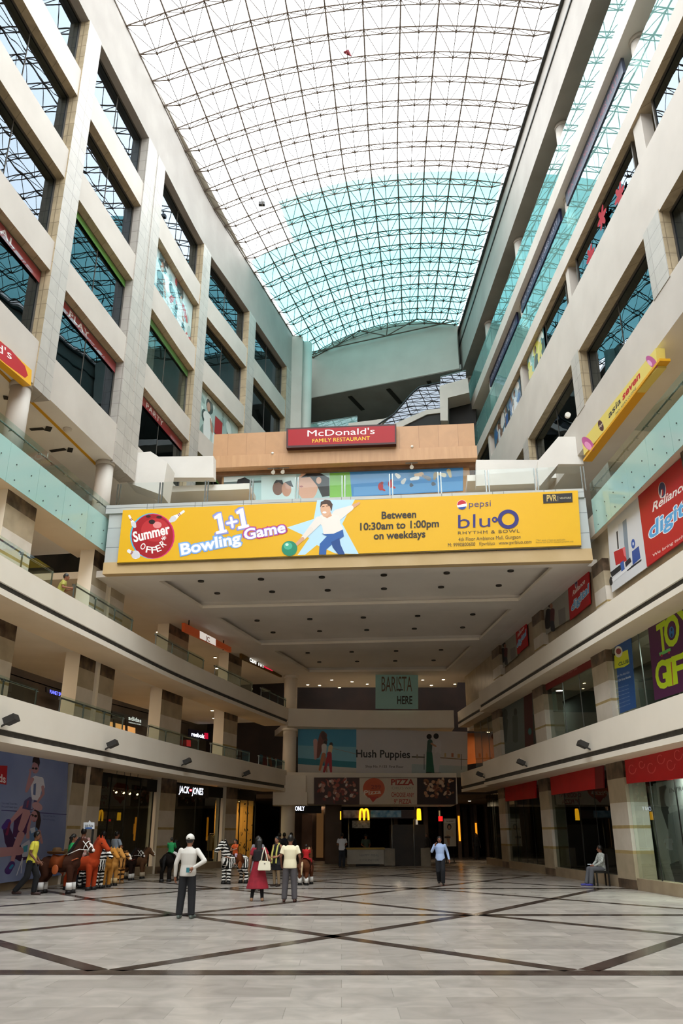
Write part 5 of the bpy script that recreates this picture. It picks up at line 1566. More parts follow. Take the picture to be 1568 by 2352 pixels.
for x in (KX0 + .1, KX0 + 2.55, KX0 + 3.8):
    bm = BM(); tube(bm, (x, KY + .25, 0), (x, KY + .25, 2.6), .035, 10); obj('post', bm, M_STEEL, kt)
bm = BM(); box(bm, KX0 + .3, KX0 + 1.3, KY + .1, KY + .5, 2.0, 2.4); obj('menu_panel', bm, mixed('menu_grey', '56534e', '88857e', 8, .5), kt)
bm = BM(); box(bm, KX0 + 2.6, KX0 + 4.5, KY + .9, KY + 3.4, 0, 2.2); obj('back_cabinet', bm, mixed('kiosk_brown', '1f1610', '2c2018', 2, .5), kt)
bm = BM(); box(bm, KX0 + 4.2, KX0 + 4.75, KY + .6, KY + 1.6, 0, .95); obj('bin_cabinet', bm, mixed('counter_beige', '7d7568', '8b8375', 2, .5), kt)
KA = Plane((KX0 - 1, KY - .02), (KX1, KY - .02), 1)
A = Art(KA, .0)
for i, (s_, y) in enumerate((('HAPPY MEAL', 1967), ('COUNTER', 1978))):
    A.text(s_, (826, y), (870, y), 5, '6f7a78')
A.build('lettering', kt)
gold = flat('f2b01c', .35, emit=1.8)
def arches(x0, x1, y, z0, z1, wscale=1.0):
    bm = BM()
    for a, b in ((x0, (x0 + x1) / 2), ((x0 + x1) / 2, x1)):
        c, w = (a + b) / 2, (b - a) / 2
        pts = [(c + w * math.copysign(abs(math.cos(q)) ** .8, math.cos(q)), y, z0 + (z1 - z0) * abs(math.sin(q)) ** .7) for q in [math.pi - math.pi * k / 18 for k in range(19)]]
        for p, q in zip(pts, pts[1:]): tube(bm, p, q, .055, 8)
    return bm
a0, a1 = on_y(826, 1880, KY).x, on_y(846, 1880, KY).x
obj('golden_arches', arches(a0, a1, KY, 2.42, 3.02), gold, kt)
a0, a1 = on_y(959, 1880, KY).x, on_y(965, 1880, KY).x
obj('golden_arches', arches(a0, a1, KY, 2.42, 3.02), gold, kt)
bm = BM(); x_ = on_y(782, 1870, KY).x; box(bm, x_ - .03, x_ + .03, KY, KY + .3, 2.45, 2.9); obj('golden_edge', bm, gold, kt)
def arc_box(name, px0, px1, y, z0, z1, depth, m, kind='structure', **tg):
    x0, x1 = on_y(px0, 1950, y).x, on_y(px1, 1950, y).x
    bm = BM(); box(bm, x0, x1, y, y + depth, z0, z1)
    if kind == 'structure': return struct(name, bm, m)
    o = obj(name, bm, m); tag(o, *tg['t']); return o
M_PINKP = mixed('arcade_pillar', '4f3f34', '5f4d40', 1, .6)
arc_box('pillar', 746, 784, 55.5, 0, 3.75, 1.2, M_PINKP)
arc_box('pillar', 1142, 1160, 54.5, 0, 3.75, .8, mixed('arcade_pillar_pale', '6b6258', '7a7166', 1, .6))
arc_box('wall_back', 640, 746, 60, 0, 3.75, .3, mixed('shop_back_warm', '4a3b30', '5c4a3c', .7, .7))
arc_box('door_1', 692, 716, 59.9, 0, 2.9, .1, mixed('pinkish_door', '7a5f50', '8a6e5e', .7, .5))
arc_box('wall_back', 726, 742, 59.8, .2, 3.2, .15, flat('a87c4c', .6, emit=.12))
PO = Plane((-5, 57.0), (0, 57.0), 1)
t, A = sheet('shop_sign', 'white lit shop letters on a black board behind the round column', 'sign', PO, [(660, 1849), (738, 1849), (738, 1868), (660, 1868)], '101012', 0, .1, 'board')
u_, v_ = PO.uv(700, 1849); bm = BM(); tube(bm, PO.p(u_, v_, .05), PO.p(u_, 3.78, .05), .03, 6); obj('hanger', bm, M_DARK, t)
A.text('ONLY', (678, 1862), (699, 1862), 10, wht, bold=.02); A.build('lettering', t)
for i, (px, p0, p1, y, e) in enumerate(((1056, 1874, 1932, 64, 1.6), (1094, 1890, 1916, 66, 1.2), (1139, 1866, 1898, 56, 1.4), (958, 1882, 1922, 62, .5), (1010, 1862, 1884, 70, .4))):
    a, b = on_y(px, p1, y), on_y(px, p0, y)
    bm = BM(); box(bm, a.x - .12, a.x + .12, y + .08, y + .4, 0, 3.75); struct('pillar', bm, MATS['arcade_pillar'])
    bm = BM(); box(bm, a.x - .06, a.x + .06, y, y + .08, a.z, b.z)
    o = obj('light_strip', bm, flat(('e08a1c', 'e08a1c', 'e0901c', 'c9c0b0', 'b9986a')[i], .4, emit=e)); tag(o, ('tall glowing amber light strip on a dark arcade pillar past the poster stand', 'short amber light strip deep in the arcade', 'amber light strip beside the pale arcade pillar', 'white light strip beside the kiosk arches', 'dim tan light strip deepest in the arcade')[i], 'light strip')
bm = BM(); a = on_y(1007, 1886, 58); b = on_y(1016, 1875, 58); box(bm, a.x, b.x, 58, 58.1, a.z, b.z); o = obj('exit_sign', bm, flat('d01818', .4, emit=1.6)); bm = BM(); tube(bm, ((a.x + b.x) / 2, 58.05, b.z), ((a.x + b.x) / 2, 58.05, 3.76), .012, 6); obj('hanger', bm, M_DARK, o); tag(o, 'small glowing red sign box deep in the arcade', 'sign')
for i, (px0, px1, y) in enumerate(((975, 985, 66), (1066, 1076, 70), (1085, 1092, 68), (1118, 1128, 66), (905, 915, 70))):
    arc_box('pillar', px0, px1, y, 0, 3.75, .6, MATS['arcade_pillar'])
for i, (px0, px1) in enumerate(((985, 1004), (1028, 1062), (1078, 1110))):
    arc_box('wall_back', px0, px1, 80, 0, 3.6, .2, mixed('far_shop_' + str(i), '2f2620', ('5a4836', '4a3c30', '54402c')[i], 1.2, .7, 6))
# poster stand
PS = Plane((5, 55.2), (9, 55.2), 1)
t, A = sheet('poster_stand', 'white floor-standing poster of a woman in the dark arcade', 'poster stand', PS, [(1018, 1880), (1046, 1880), (1047, 1944), (1019, 1944)], 'c4beae', 0, .08, 'board')
A.poly('dcd8cc', (1020, 1882), (1045, 1882), (1045, 1890), (1020, 1890)); A.text('THE BAREST', (1024, 1888), (1041, 1888), 3, '2c2a26', bold=.02); A.ell('2a211c', 1031, 1899, 5, 7); A.ell('b08a72', 1031, 1900, 3, 4.5); A.poly('c2b49c', (1024, 1908), (1038, 1906), (1043, 1922), (1022, 1922)); A.limb('a8886e', (1028, 1922), (1030, 1940), 4, 2.5); A.poly('3a3228', (1020, 1921), (1034, 1921), (1034, 1925), (1020, 1925))
A.build('print', t)
a = on_z(1032, 1975, 0)
bm = BM(); x0_, x1_ = on_y(1020, 1940, 55.2).x, on_y(1045, 1940, 55.2).x
for x in (x0_ + .1, x1_ - .1): tube(bm, (x, 55.25, 0), (x, 55.25, on_y(1030, 1944, 55.2).z + .1), .025, 8)
box(bm, x0_, x1_, 55.0, 55.5, 0, .04); obj('base', bm, M_DARK, t)
# orange wall past the shoe banner
OP = Plane((6, 57.5), (12, 57.5), 1)
bm = BM(); poly_solid(bm, OP, [(1073, 1684), (1137, 1684), (1137, 1748), (1073, 1756)], -.1, 0); struct('wall_back', bm, mixed('orange_wall', '8a4a1c', 'a05a26', .8, .6))
# spotlights on the first-floor edge
def flood(label, fn, y, s):
    n = normals([(fn(y - .4), y - .4), (fn(y + .4), y + .4)], s)[0]
    p = Vector((fn(y), y, 4.5))
    t = thing('floodlight', label, 'floodlight', p + n * .1)
    bm = BM(); R = Matrix.Rotation(math.radians(-25), 4, Vector((0, 1, 0)) * s)
    vs_ = box(bm, -.16, .16, -.2, .2, -.09, .09)
    for v in bm.verts: v.co = R @ v.co + p + n * .26 + Vector((0, 0, .16))
    obj('housing', bm, flat('2a2724', .5), t)
    bm = BM(); tube(bm, p + n * -.02 + Vector((0, 0, -.02)), p + n * .22 + Vector((0, 0, .1)), .03, 8); obj('bracket', bm, flat('3a3632', .5), t)
for px, py, w in ((4, 1663, 'at the near end of the left balcony edge, above the billboard'), (241, 1720, 'on the balcony edge above the stone double pillar'), (417, 1757, 'on the balcony edge above the lit menswear name'), (556, 1783, 'on the balcony edge above the golden shop window')):
    y = min(((abs(on_y(px, py, y).x - FL(y)), y) for y in [20 + .1 * i for i in range(330)]))[1]
    flood('small dark floodlight ' + w, FL, y, 1)
for px, py, w in ((1354, 1718, 'on the balcony edge above the bright red shop bands'), (1209, 1756, 'second along the balcony edge above the red shop bands'), (1112, 1782, 'farthest on the balcony edge above the red shop bands')):
    y = min(((abs(on_y(px, py, y).x - FR(y)), y) for y in [20 + .1 * i for i in range(330)]))[1]
    flood('small dark floodlight ' + w, FR, y, -1)
# ------------------------------------------------------------------ figures: shapes are merged into one skin
def cap_bm(bm, a, b, ra, rb, n=12):
    a, b = Vector(a), Vector(b)
    tube(bm, a, b, ra, n, rb)
    for c, r in ((a, ra), (b, rb)): bmesh.ops.create_icosphere(bm, subdivisions=2, radius=r, matrix=Matrix.Translation(c))
def ell_bm(bm, c, r, rot=None):
    M = Matrix.Translation(Vector(c)) @ (rot.to_4x4() if rot else Matrix.Identity(4)) @ Matrix.Diagonal((*r, 1))
    bmesh.ops.create_icosphere(bm, subdivisions=3, radius=1, matrix=M)
def loft(bm, rings, n=18):
    """rings: (centre, rx, ry) stacked; closed solid."""
    R = []
    for c, rx, ry in rings:
        c = Vector(c); R.append([bm.verts.new(c + Vector((rx * math.cos(2 * math.pi * k / n), ry * math.sin(2 * math.pi * k / n), 0))) for k in range(n)])
    for a, b in zip(R, R[1:]):
        for k in range(n):
            j = (k + 1) % n; bm.faces.new((a[k], a[j], b[j], b[k]))
    bm.faces.new(R[0][::-1]); bm.faces.new(R[-1])
def fuse(name, bm, m, parent, vox, xf, smooth=2):
    """One continuous skin round everything in bm (local space), then placed by xf."""
    me = bpy.data.meshes.new('tmp'); bm.to_mesh(me); bm.free()
    ob = bpy.data.objects.new('tmp', me); COL.objects.link(ob)
    md = ob.modifiers.new('r', 'REMESH'); md.mode = 'VOXEL'; md.voxel_size = vox
    me2 = bpy.data.meshes.new_from_object(ob.evaluated_get(bpy.context.evaluated_depsgraph_get()))
    bpy.data.objects.remove(ob); bpy.data.meshes.remove(me)
    b2 = BM(); b2.from_mesh(me2); bpy.data.meshes.remove(me2)
    for _ in range(smooth): bmesh.ops.smooth_vert(b2, verts=b2.verts, factor=.5, use_axis_x=True, use_axis_y=True, use_axis_z=True)
    bmesh.ops.transform(b2, matrix=xf, verts=b2.verts)
    return obj(name, b2, m, parent, smooth=True)
def put(name, bm, m, parent, xf, smooth=True):
    bmesh.ops.transform(bm, matrix=xf, verts=bm.verts)
    return obj(name, bm, m, parent, smooth)
STAND = dict(hip=(0, 0, .92), lk=(-.10, .015, .49), la=(-.105, -.02, .09), rk=(.10, .015, .49), ra=(.105, -.02, .09), le=(-.255, -.03, 1.12), lw=(-.27, .06, .87), re=(.255, -.03, 1.12), rw=(.27, .06, .87), lean=0.0, side=0.0, hy=0.0, hp=0.0)
SKIN = '8a5a42'
def fig(label, loc, face, H=1.70, pose=None, name='person', cat='person', top='e8e4de', sleeve='long', legs='26262a', shoes='2a2422', hair='17130f', skin=SKIN, female=False, dress=None, long_hair=False, cap=None, vox=.011, extra=None, group=None, neck_open=.02, bare_leg=False, top_mat=None, leg_to=.10, baggy=.0):
    """A person: one body skin; hair, clothes and shoes are children. face is the heading in degrees (0 looks along +y, 90 towards +x)."""
    P = dict(STAND); P.update(pose or {})
    V = {k: Vector(v) for k, v in P.items() if isinstance(v, tuple)}
    xf = Matrix.Translation(Vector(loc)) @ Matrix.Rotation(math.radians(-face), 4, 'Z') @ Matrix.Scale(H / 1.70, 4)
    t = thing(name, label, cat, loc, group)
    hip = V['hip']; spine = Vector((P['side'], P['lean'], .51)).normalized() * .51
    nb = hip + spine
    at = lambda q: hip + spine * q
    sw = .165 if female else .188
    sh = {s: nb + Vector((s * sw, 0, -.055)) for s in (-1, 1)}
    hj = {s: hip + Vector((s * .088, 0, -.02)) for s in (-1, 1)}
    hc = nb + Vector((P['side'] * .3, .02 + P['lean'] * .3, .145))
    hr = Matrix.Rotation(math.radians(-P['hy']), 3, 'Z') @ Matrix.Rotation(math.radians(-P['hp']), 3, 'X')
    w = .9 if female else 1.0
    def torso(bm, g, lo=-.12):
        loft(bm, [(at(q), rx * w + g, ry + g) for q, rx, ry in ((lo, .135, .10), (0, .163 / (.92 if female else 1), .115), (.25, .14, .10), (.5, .155, .112), (.78, .172, .112), (.92, .13, .085), (1.0, .07, .065))])
    knee, ank = {-1: V['lk'], 1: V['rk']}, {-1: V['la'], 1: V['ra']}
    elb, wri = {-1: V['le'], 1: V['re']}, {-1: V['lw'], 1: V['rw']}
    toe = {}
    for s in (-1, 1):
        f = P.get('toe', {}).get(s) if isinstance(P.get('toe'), dict) else None
        toe[s] = ank[s] + (Vector(f) if f else Vector((s * .02, .17, -.055)))
    bm = BM()
    torso(bm, -.012)
    cap_bm(bm, nb + Vector((0, 0, -.03)), hc + Vector((0, -.015, -.06)), .058, .052)
    H_ = lambda v: hc + hr @ Vector(v)
    ell_bm(bm, H_((0, 0, .01)), (.076, .094, .112), hr); ell_bm(bm, H_((0, .03, -.055)), (.056, .062, .062), hr)
    cap_bm(bm, H_((0, .088, .012)), H_((0, .108, -.022)), .010, .015, 8)
    for s in (-1, 1):
        ell_bm(bm, H_((s * .077, -.005, -.005)), (.012, .02, .03), hr)
        cap_bm(bm, sh[s], elb[s], .047, .038); cap_bm(bm, elb[s], wri[s], .038, .027)
        d = (wri[s] - elb[s]).normalized()
        hd = Vector(P['hand%d' % s]).normalized() if ('hand%d' % s) in P else (d + Vector((0, .15, 0))).normalized()
        pn = Vector((s, 0, 0)) if abs(hd.x) < .8 else Vector((0, 1, 0))
        lat = hd.cross(pn).normalized()
        cap_bm(bm, wri[s], wri[s] + hd * .075, .028, .033)
        for i, ln in enumerate((.062, .072, .068, .052)):
            b0 = wri[s] + hd * .085 + lat * (.028 - .0185 * i)
            m1 = b0 + hd * ln * .55 - pn * .008; m2 = m1 + (hd * .7 - pn * .7).normalized() * ln * .5
            cap_bm(bm, b0, m1, .0105, .0098, 8); cap_bm(bm, m1, m2, .0098, .009, 8)
        th = wri[s] + hd * .03 + lat * .03
        cap_bm(bm, th, th + (hd * .7 + lat * .6).normalized() * .05, .013, .0105, 8); 
        cap_bm(bm, th + (hd * .7 + lat * .6).normalized() * .05, th + (hd * .85 + lat * .4).normalized() * .085, .0105, .009, 8)
        cap_bm(bm, hj[s], knee[s], .075, .052); cap_bm(bm, knee[s], ank[s], .052, .035); cap_bm(bm, ank[s] + Vector((0, -.02, -.045)), toe[s], .035, .028)
    fuse('body', bm, flat(skin, .6), t, vox, xf)
    # face
    for s in (-1, 1):
        bm = BM(); ball(bm, H_((s * .031, .086, .018)), .0115, 8, 6, (1.2, .6, .8)); put('eye', bm, flat('1a1412', .3), t, xf)
    bm = BM(); a, b = H_((-.022, .088, -.058)), H_((.022, .088, -.058)); tube(bm, a, b, .006, 6); put('mouth', bm, flat('6a352c', .5), t, xf)
    # hair: a cap over the skull, open at the face
    bm = BM()
    ell_bm(bm, H_((0, -.012, .03)), (.088, .1, .108), hr)
    if long_hair:
        for dx in (-.04, 0, .04): cap_bm(bm, H_((dx, -.07, .03)), nb + Vector((dx, -.095, -.16)), .05, .035)
    if long_hair == 'bun': ell_bm(bm, H_((0, -.11, .0)), (.045, .04, .045), hr)
    b2 = fuse('hair', bm, flat(hair, .45), t, .012, Matrix.Identity(4), 1)
    me = b2.data; o0 = WORLD[b2.name].copy()
    q = BM(); q.from_mesh(me); bmesh.ops.translate(q, verts=q.verts, vec=o0)
    n = hr @ Vector((0, 1, -.62)); bmesh.ops.bisect_plane(q, geom=list(q.verts) + list(q.edges) + list(q.faces), plane_co=H_((0, .058, .03)), plane_no=n, clear_outer=True)
    bmesh.ops.holes_fill(q, edges=[e for e in q.edges if e.is_boundary])
    bmesh.ops.transform(q, matrix=xf, verts=q.verts)
    bpy.data.objects.remove(b2); bpy.data.meshes.remove(me)
    obj('hair', q, flat(hair, .45), t, True)
    if cap:
        bm = BM(); ell_bm(bm, H_((0, -.006, .05)), (.094, .108, .10), hr)
        bmesh.ops.bisect_plane(bm, geom=list(bm.verts) + list(bm.edges) + list(bm.faces), plane_co=H_((0, 0, .03)), plane_no=hr @ Vector((0, 0, -1)), clear_outer=True)
        bmesh.ops.holes_fill(bm, edges=[e for e in bm.edges if e.is_boundary]); cp_ = put('cap', bm, flat(cap, .7), t, xf)
        bm = BM(); ell_bm(bm, H_((0, .12, .035)), (.07, .075, .009), hr); put('cap_brim', bm, flat(cap, .7), cp_, xf)
        bm = BM(); ell_bm(bm, H_((0, -.104, .05)), (.03, .012, .016), hr); put('cap_opening', bm, flat('3a2a22', .7), cp_, xf)
    # clothes
    tm = top_mat or flat(top, .8)
    if not dress:
        bm = BM(); torso(bm, .014 + baggy, 0)
        loft(bm, [(at(-.15), .182 + baggy, .136 + baggy), (at(.05), .182 + baggy, .132 + baggy), (at(.28), .162 + baggy, .118 + baggy)])
        for s in (-1, 1):
            if sleeve == 'long': cap_bm(bm, sh[s], elb[s], .059, .051); cap_bm(bm, elb[s], wri[s] - (wri[s] - elb[s]).normalized() * .015, .051, .038)
            elif sleeve == 'short': e = sh[s].lerp(elb[s], .68); tube(bm, sh[s], e, .058, 14, .066); ell_bm(bm, sh[s], (.059, .06, .057))
            else: ell_bm(bm, sh[s] - Vector((s * .03, 0, 0)), (.055, .06, .06))
        sh_ = fuse('shirt', bm, tm, t, .012, xf, 2)
        if sleeve == 'long':
            bm = BM(); loft(bm, [(nb + Vector((0, 0, -.035)), .085, .078), (nb + Vector((0, .0, .02)), .072, .068)]); put('collar', bm, tm, sh_, xf)
    if dress:
        z_hem, rr = dress
        bm = BM(); torso(bm, .016, -.05)
        base = (V['la'] + V['ra']) / 2
        loft(bm, [((base.x * .7, hip.y - .01 + base.y * .5, z_hem), rr, rr * .8), ((base.x * .4, hip.y, (z_hem + hip.z) / 2), .2 + rr * .15, .17), (hip, .175, .135), (at(.25), .15, .115)])
        for s in (-1, 1):
            if sleeve == 'short': tube(bm, sh[s], sh[s].lerp(elb[s], .6), .06, 14, .062); ell_bm(bm, sh[s], (.062, .062, .062))
        fuse('dress', bm, tm, t, .012, xf, 2)
    if not bare_leg:
        bm = BM()
        loft(bm, [(at(-.16), .14, .11), (at(0), .172, .128), (at(.12), .158, .118)])
        for s in (-1, 1):
            b_ = knee[s].lerp(ank[s], 1 - (leg_to - .1))
            r = (.062 if female else .085, .048 if female else .075)
            cap_bm(bm, hj[s], knee[s], .1 if not female else .088, r[0] + .006)
            tube(bm, knee[s], b_ - Vector((0, 0, .02)), r[0] + .004, 14, r[1]); ell_bm(bm, knee[s], (r[0] + .004,) * 3)
        fuse('trousers', bm, flat(legs, .85), t, .012, xf, 2)
    for s in (-1, 1):
        bm = BM(); cap_bm(bm, ank[s] + Vector((0, -.035, -.05)), toe[s] + Vector((0, .01, 0)), .043, .036)
        ell_bm(bm, ank[s] + Vector((0, -.01, -.03)), (.046, .055, .05))
        fuse('shoe', bm, flat(shoes, .5), t, .012, xf, 1)
    if extra: extra(t, xf, V, sh, elb, wri, nb, hip, H_)
    return t
def at_px(px, py): return on_z(px, py, 0)

# man in white cap, seen from behind, hand on hip
m0 = fig('man in white cap, white shirt and black trousers, seen from behind with hand on back', at_px(425, 2110), 8, 1.71, dict(re=(.40, -.1, 1.16), rw=(.17, -.17, 1.02), hand1=(-.8, -.1, -.3), le=(-.28, -.02, 1.1), lw=(-.30, .04, .84), la=(-.14, -.02, .09), lk=(-.12, .02, .49), ra=(.13, -.0, .09), rk=(.11, .02, .49)), top='cbc6be', legs='1f1f22', shoes='5c6660', cap='d2cdc5', vox=.008, baggy=.006)
# the small phone he holds behind his back
ph = BM(); c = WORLD[m0.name]; a = math.radians(-8)
hx = c + Matrix.Rotation(a, 3, 'Z') @ (Vector((.06, -.185, .985)))
box(ph, hx.x - .035, hx.x + .035, hx.y - .05, hx.y - .03, hx.z - .05, hx.z + .05)
tag(obj('phone', ph, flat('2f6f78', .3)), 'small dark teal phone held behind the back of the man in white cap', 'phone')
fig('man in yellow printed t-shirt and black jeans striding beside the brown plush horse', at_px(62, 2056), 88, 1.80, dict(lk=(-.09, .18, .50), la=(-.10, .14, .09), rk=(.09, -.04, .48), ra=(.10, -.34, .12), re=(.24, .02, 1.10), rw=(.25, .2, .92), le=(-.24, 0, 1.10), lw=(-.25, .16, .88), lean=.05), top='d8cf4a', sleeve='short', legs='17171a', shoes='3a2420', skin='6f4632')
fig('woman in green top standing behind the brown plush horse', Vector((on_y(161, 1990, 29.6).x, 29.6, 0)), 75, 1.72, None, top='1f9a50', sleeve='short', legs='26262c', female=True, long_hair='bun')
M_STRIPE = mixed('striped_shirt', 'a85a52', 'd9c9c0', 22, .8, 1, .4, .6, (3, 3, .4), obj=True)
fig('man in red and white striped shirt, seen from behind beside the ride sign', Vector((on_y(184, 1990, 31.4).x, 31.4, 0)), 10, 1.9, None, top_mat=M_STRIPE, legs='23262e')
fig('man in black shirt standing behind the orange plush horse', Vector((on_y(231, 1990, 33.0).x, 33.0, 0)), 330, 1.82, None, top='15151a', legs='1b1b20')
fig('man in pale blue-grey shirt and grey trousers with folded arms, by the first shop window', Vector((on_y(261, 1990, 34.4).x, 34.4, 0)), 40, 1.82, dict(le=(-.27, .06, 1.14), lw=(-.02, .24, 1.14), re=(.27, .06, 1.14), rw=(.04, .25, 1.10), **{'hand-1': (.9, .1, .1), 'hand1': (-.9, .1, .1)}), top='97a3b0', sleeve='short', legs='7f8894', shoes='2a2a2c')
M_GREYD = mixed('grey_print_cloth', '6f6d72', '8e8b90', 9, .9, 3, obj=True)
fig('woman in long grey tunic half hidden behind the woman in the red dress', at_px(589, 2046), 20, 1.66, None, top_mat=M_GREYD, sleeve='short', female=True, dress=(.38, .22), legs='6a5a54', shoes='4a3a34', long_hair='bun')
def bag_x(t, xf, V, sh, elb, wri, nb, hip, H_): pass
M_RED_D = mixed('dark_red_cloth', '7a1422', '8f1a2a', 6, .85, 3, obj=True)
def red_yoke(t, xf, V, sh, elb, wri, nb, hip, H_):
    bm = BM(); loft(bm, [(hip + Vector((0, 0, .14)), .178, .142), (hip + Vector((0, 0, .3)), .182, .14), (nb + Vector((0, 0, -.1)), .19, .135), (nb + Vector((0, 0, -.05)), .15, .11)]); fuse('bodice', bm, flat('1b1418', .8), t, .012, xf)
rl = at_px(591, 2070)
fig('woman in long dark red dress with black bodice, seen from behind, bag on her shoulder', rl, 355, 1.63, dict(re=(.30, -.06, 1.14), rw=(.34, .13, 1.06), la=(-.17, -.04, .09), lk=(-.12, .02, .48), ra=(.13, -.04, .09), rk=(.10, .02, .48), hand1=(.2, .9, .1)), top_mat=M_RED_D, sleeve='short', female=True, dress=(.33, .33), legs='17161a', shoes='a07a5c', long_hair=True, extra=red_yoke, skin='9c6a50')
# cream shoulder bag
bt = thing('handbag', 'cream handbag hanging from the shoulder of the woman in the red dress', 'bag', rl + Vector((.17, -.23, .80)))
bx = rl + Vector((.19, -.235, .78))
bm = BM(); hexa(bm, [bx + Vector(p) for p in ((-.19, -.05, 0), (.17, -.05, .0), (.17, .05, .0), (-.19, .05, 0), (-.155, -.035, .26), (.145, -.035, .24), (.145, .035, .24), (-.155, .035, .26))])
bmesh.ops.bevel(bm, geom=list(bm.edges), offset=.02, segments=2, affect='EDGES'); obj('bag_body', bm, flat('e6dfc8', .5), bt)
for dy in (-.03, .03):
    bm = BM(); polytube(bm, [bx + Vector(p) for p in ((-.10, dy, .25), (-.07, dy, .42), (-.035, dy * .5 + .12, .60), (.02, dy + .05, .44), (.08, dy, .24))], .012, 8); obj('strap', bm, flat('d9d1ba', .5), bt)
bm = BM(); box(bm, bx.x - .02, bx.x + .02, bx.y - .052, bx.y - .045, bx.z + .17, bx.z + .19); obj('badge', bm, M_STEEL, bt)
def scarf(t, xf, V, sh, elb, wri, nb, hip, H_):
    bm = BM()
    for s in (-1, 1): polytube(bm, [nb + Vector((s * .06, -.05, .02)), nb + Vector((s * .09, .08, -.08)), hip + Vector((s * .10, .16, .2)), hip + Vector((s * .10, .17, -.15))], .035, 8)
    polytube(bm, [nb + Vector((-.06, -.05, .02)), nb + Vector((0, -.09, .02)), nb + Vector((.06, -.05, .02))], .04, 8)
    fuse('scarf', bm, flat('c9c466', .8), t, .014, xf)
fig('woman in black dress with yellow-green scarf, facing the red-dressed woman', at_px(634, 2036), 215, 1.64, dict(lw=(-.12, .2, .98), **{'hand-1': (.6, .7, 0)}), top='18161a', sleeve='none', female=True, dress=(.55, .2), legs='8a7458', shoes='33261e', long_hair='bun', extra=scarf, skin='9c6a50')
fig('man in cream t-shirt and grey trousers, seen from behind', at_px(664, 2072), 2, 1.70, dict(le=(-.26, -.02, 1.13), lw=(-.25, .14, .93), re=(.27, -.02, 1.13), rw=(.27, .12, .92), la=(-.14, -.02, .09), lk=(-.12, .02, .49), ra=(.14, -.02, .09), rk=(.12, .02, .49)), top='e9dfbe', sleeve='short', legs='4f4b4e', shoes='4a2c22', skin='7a4c38', baggy=.008)
for i, (px, y, f, nm, tp) in enumerate(((641, 45.5, 20, 'first of three dark-dressed men deep behind the women', '1c1c22'), (652, 46.5, 350, 'middle of three dark-dressed men deep behind the women', '232a3a'), (668, 45.0, 10, 'last of three dark-dressed men deep behind the women, nearest the shoe-shop column', '16161a'))):
    fig(nm, Vector((on_y(px, 1950, y).x, y, 0)), f, 1.76, None, top=tp, legs='18181c', vox=.016)
fig('man in white shirt and dark trousers waiting at the kiosk counter, seen from behind', at_px(785, 1993), 15, 1.74, dict(le=(-.26, .02, 1.13), lw=(-.12, .24, 1.08), re=(.26, .02, 1.13), rw=(.12, .24, 1.08)), top='c9cdd4', sleeve='short', legs='20242e', vox=.014)
fig('kiosk worker in green shirt and dark cap behind the counter', Vector((on_y(840, 1950, KY + 1.3).x, KY + 1.3, 0)), 170, 1.68, dict(lw=(-.15, .28, 1.02), rw=(.15, .28, 1.02)), top='4a5a50', sleeve='short', legs='1c1c1e', cap='22241f', vox=.014)
fig('man in light blue shirt and black trousers walking with phone at his ear', at_px(1013, 2033), 188, 1.64, dict(lk=(-.09, .16, .50), la=(-.08, .13, .10), rk=(.09, .06, .48), ra=(.07, -.22, .14), re=(.30, .10, 1.16), rw=(.17, .24, 1.36), hand1=(-.4, -.1, .9), le=(-.28, -.08, 1.12), lw=(-.33, -.02, .88)), top='a9bfe6', sleeve='long', legs='15151a', shoes='1a1614', skin='8a5a44', vox=.010)
for i, (px, y, f, nm) in enumerate(((980, 62, 180, 'dark figure standing deep in the arcade beside the poster stand'), (962, 64, 190, 'dark figure by the white light strip past the kiosk'), (1094, 62, 170, 'dark figure under the short amber light strip deep in the arcade'))):
    fig(nm, Vector((on_y(px, 1950, y).x, y, 0)), f, 1.72, None, top='19181b', legs='141417', vox=.018, skin='5a4034')
# seated man and his chair
CH = Vector((9.22, 32.0, 0))
ct = thing('chair', 'black high-backed wooden chair by the stone pillar, the seated man on it', 'chair', CH)
bk = flat('15120f', .45)
bm = BM(); box(bm, CH.x - .24, CH.x + .24, CH.y - .24, CH.y + .24, .42, .48); bmesh.ops.bevel(bm, geom=list(bm.edges), offset=.015, segments=2, affect='EDGES'); obj('seat', bm, bk, ct)
bm = BM(); box(bm, CH.x + .20, CH.x + .25, CH.y - .23, CH.y + .23, .48, 1.05); bmesh.ops.bevel(bm, geom=list(bm.edges), offset=.015, segments=2, affect='EDGES'); obj('backrest', bm, bk, ct)
for dx, dy in ((-.21, -.21), (-.21, .21), (.21, -.21), (.21, .21)):
    bm = BM(); box(bm, CH.x + dx - .025, CH.x + dx + .025, CH.y + dy - .025, CH.y + dy + .025, 0, .42); obj('leg', bm, bk, ct)
M_CHECK = mixed('grey_checked_shirt', '8f938f', 'bfc2bd', 14, .8, 2, .4, .6, (2, 2, 2), obj=True)
fig('man in grey checked shirt and grey trousers sitting on the black chair', CH + Vector((.06, -.02, 0)), 262, 1.68, dict(hip=(0, 0, .575), lk=(-.10, .44, .56), la=(-.11, .52, .10), rk=(.10, .46, .56), ra=(.10, .60, .10), le=(-.24, .10, .80), lw=(-.08, .32, .66), re=(.24, .10, .80), rw=(.08, .33, .66), hy=25, **{'hand-1': (.5, .7, 0), 'hand1': (-.5, .7, 0)}), top_mat=M_CHECK, sleeve='long', legs='55555a', shoes='3a3a8a', skin='7a4e3a')
bm = BM(); q = CH + Vector((-.36, .02, .70)); box(bm, q.x - .07, q.x + .05, q.y - .045, q.y + .045, q.z, q.z + .012); tag(obj('phone', bm, flat('dfe6ee', .3, emit=.4)), 'bright phone in the hands of the man sitting on the black chair', 'phone')
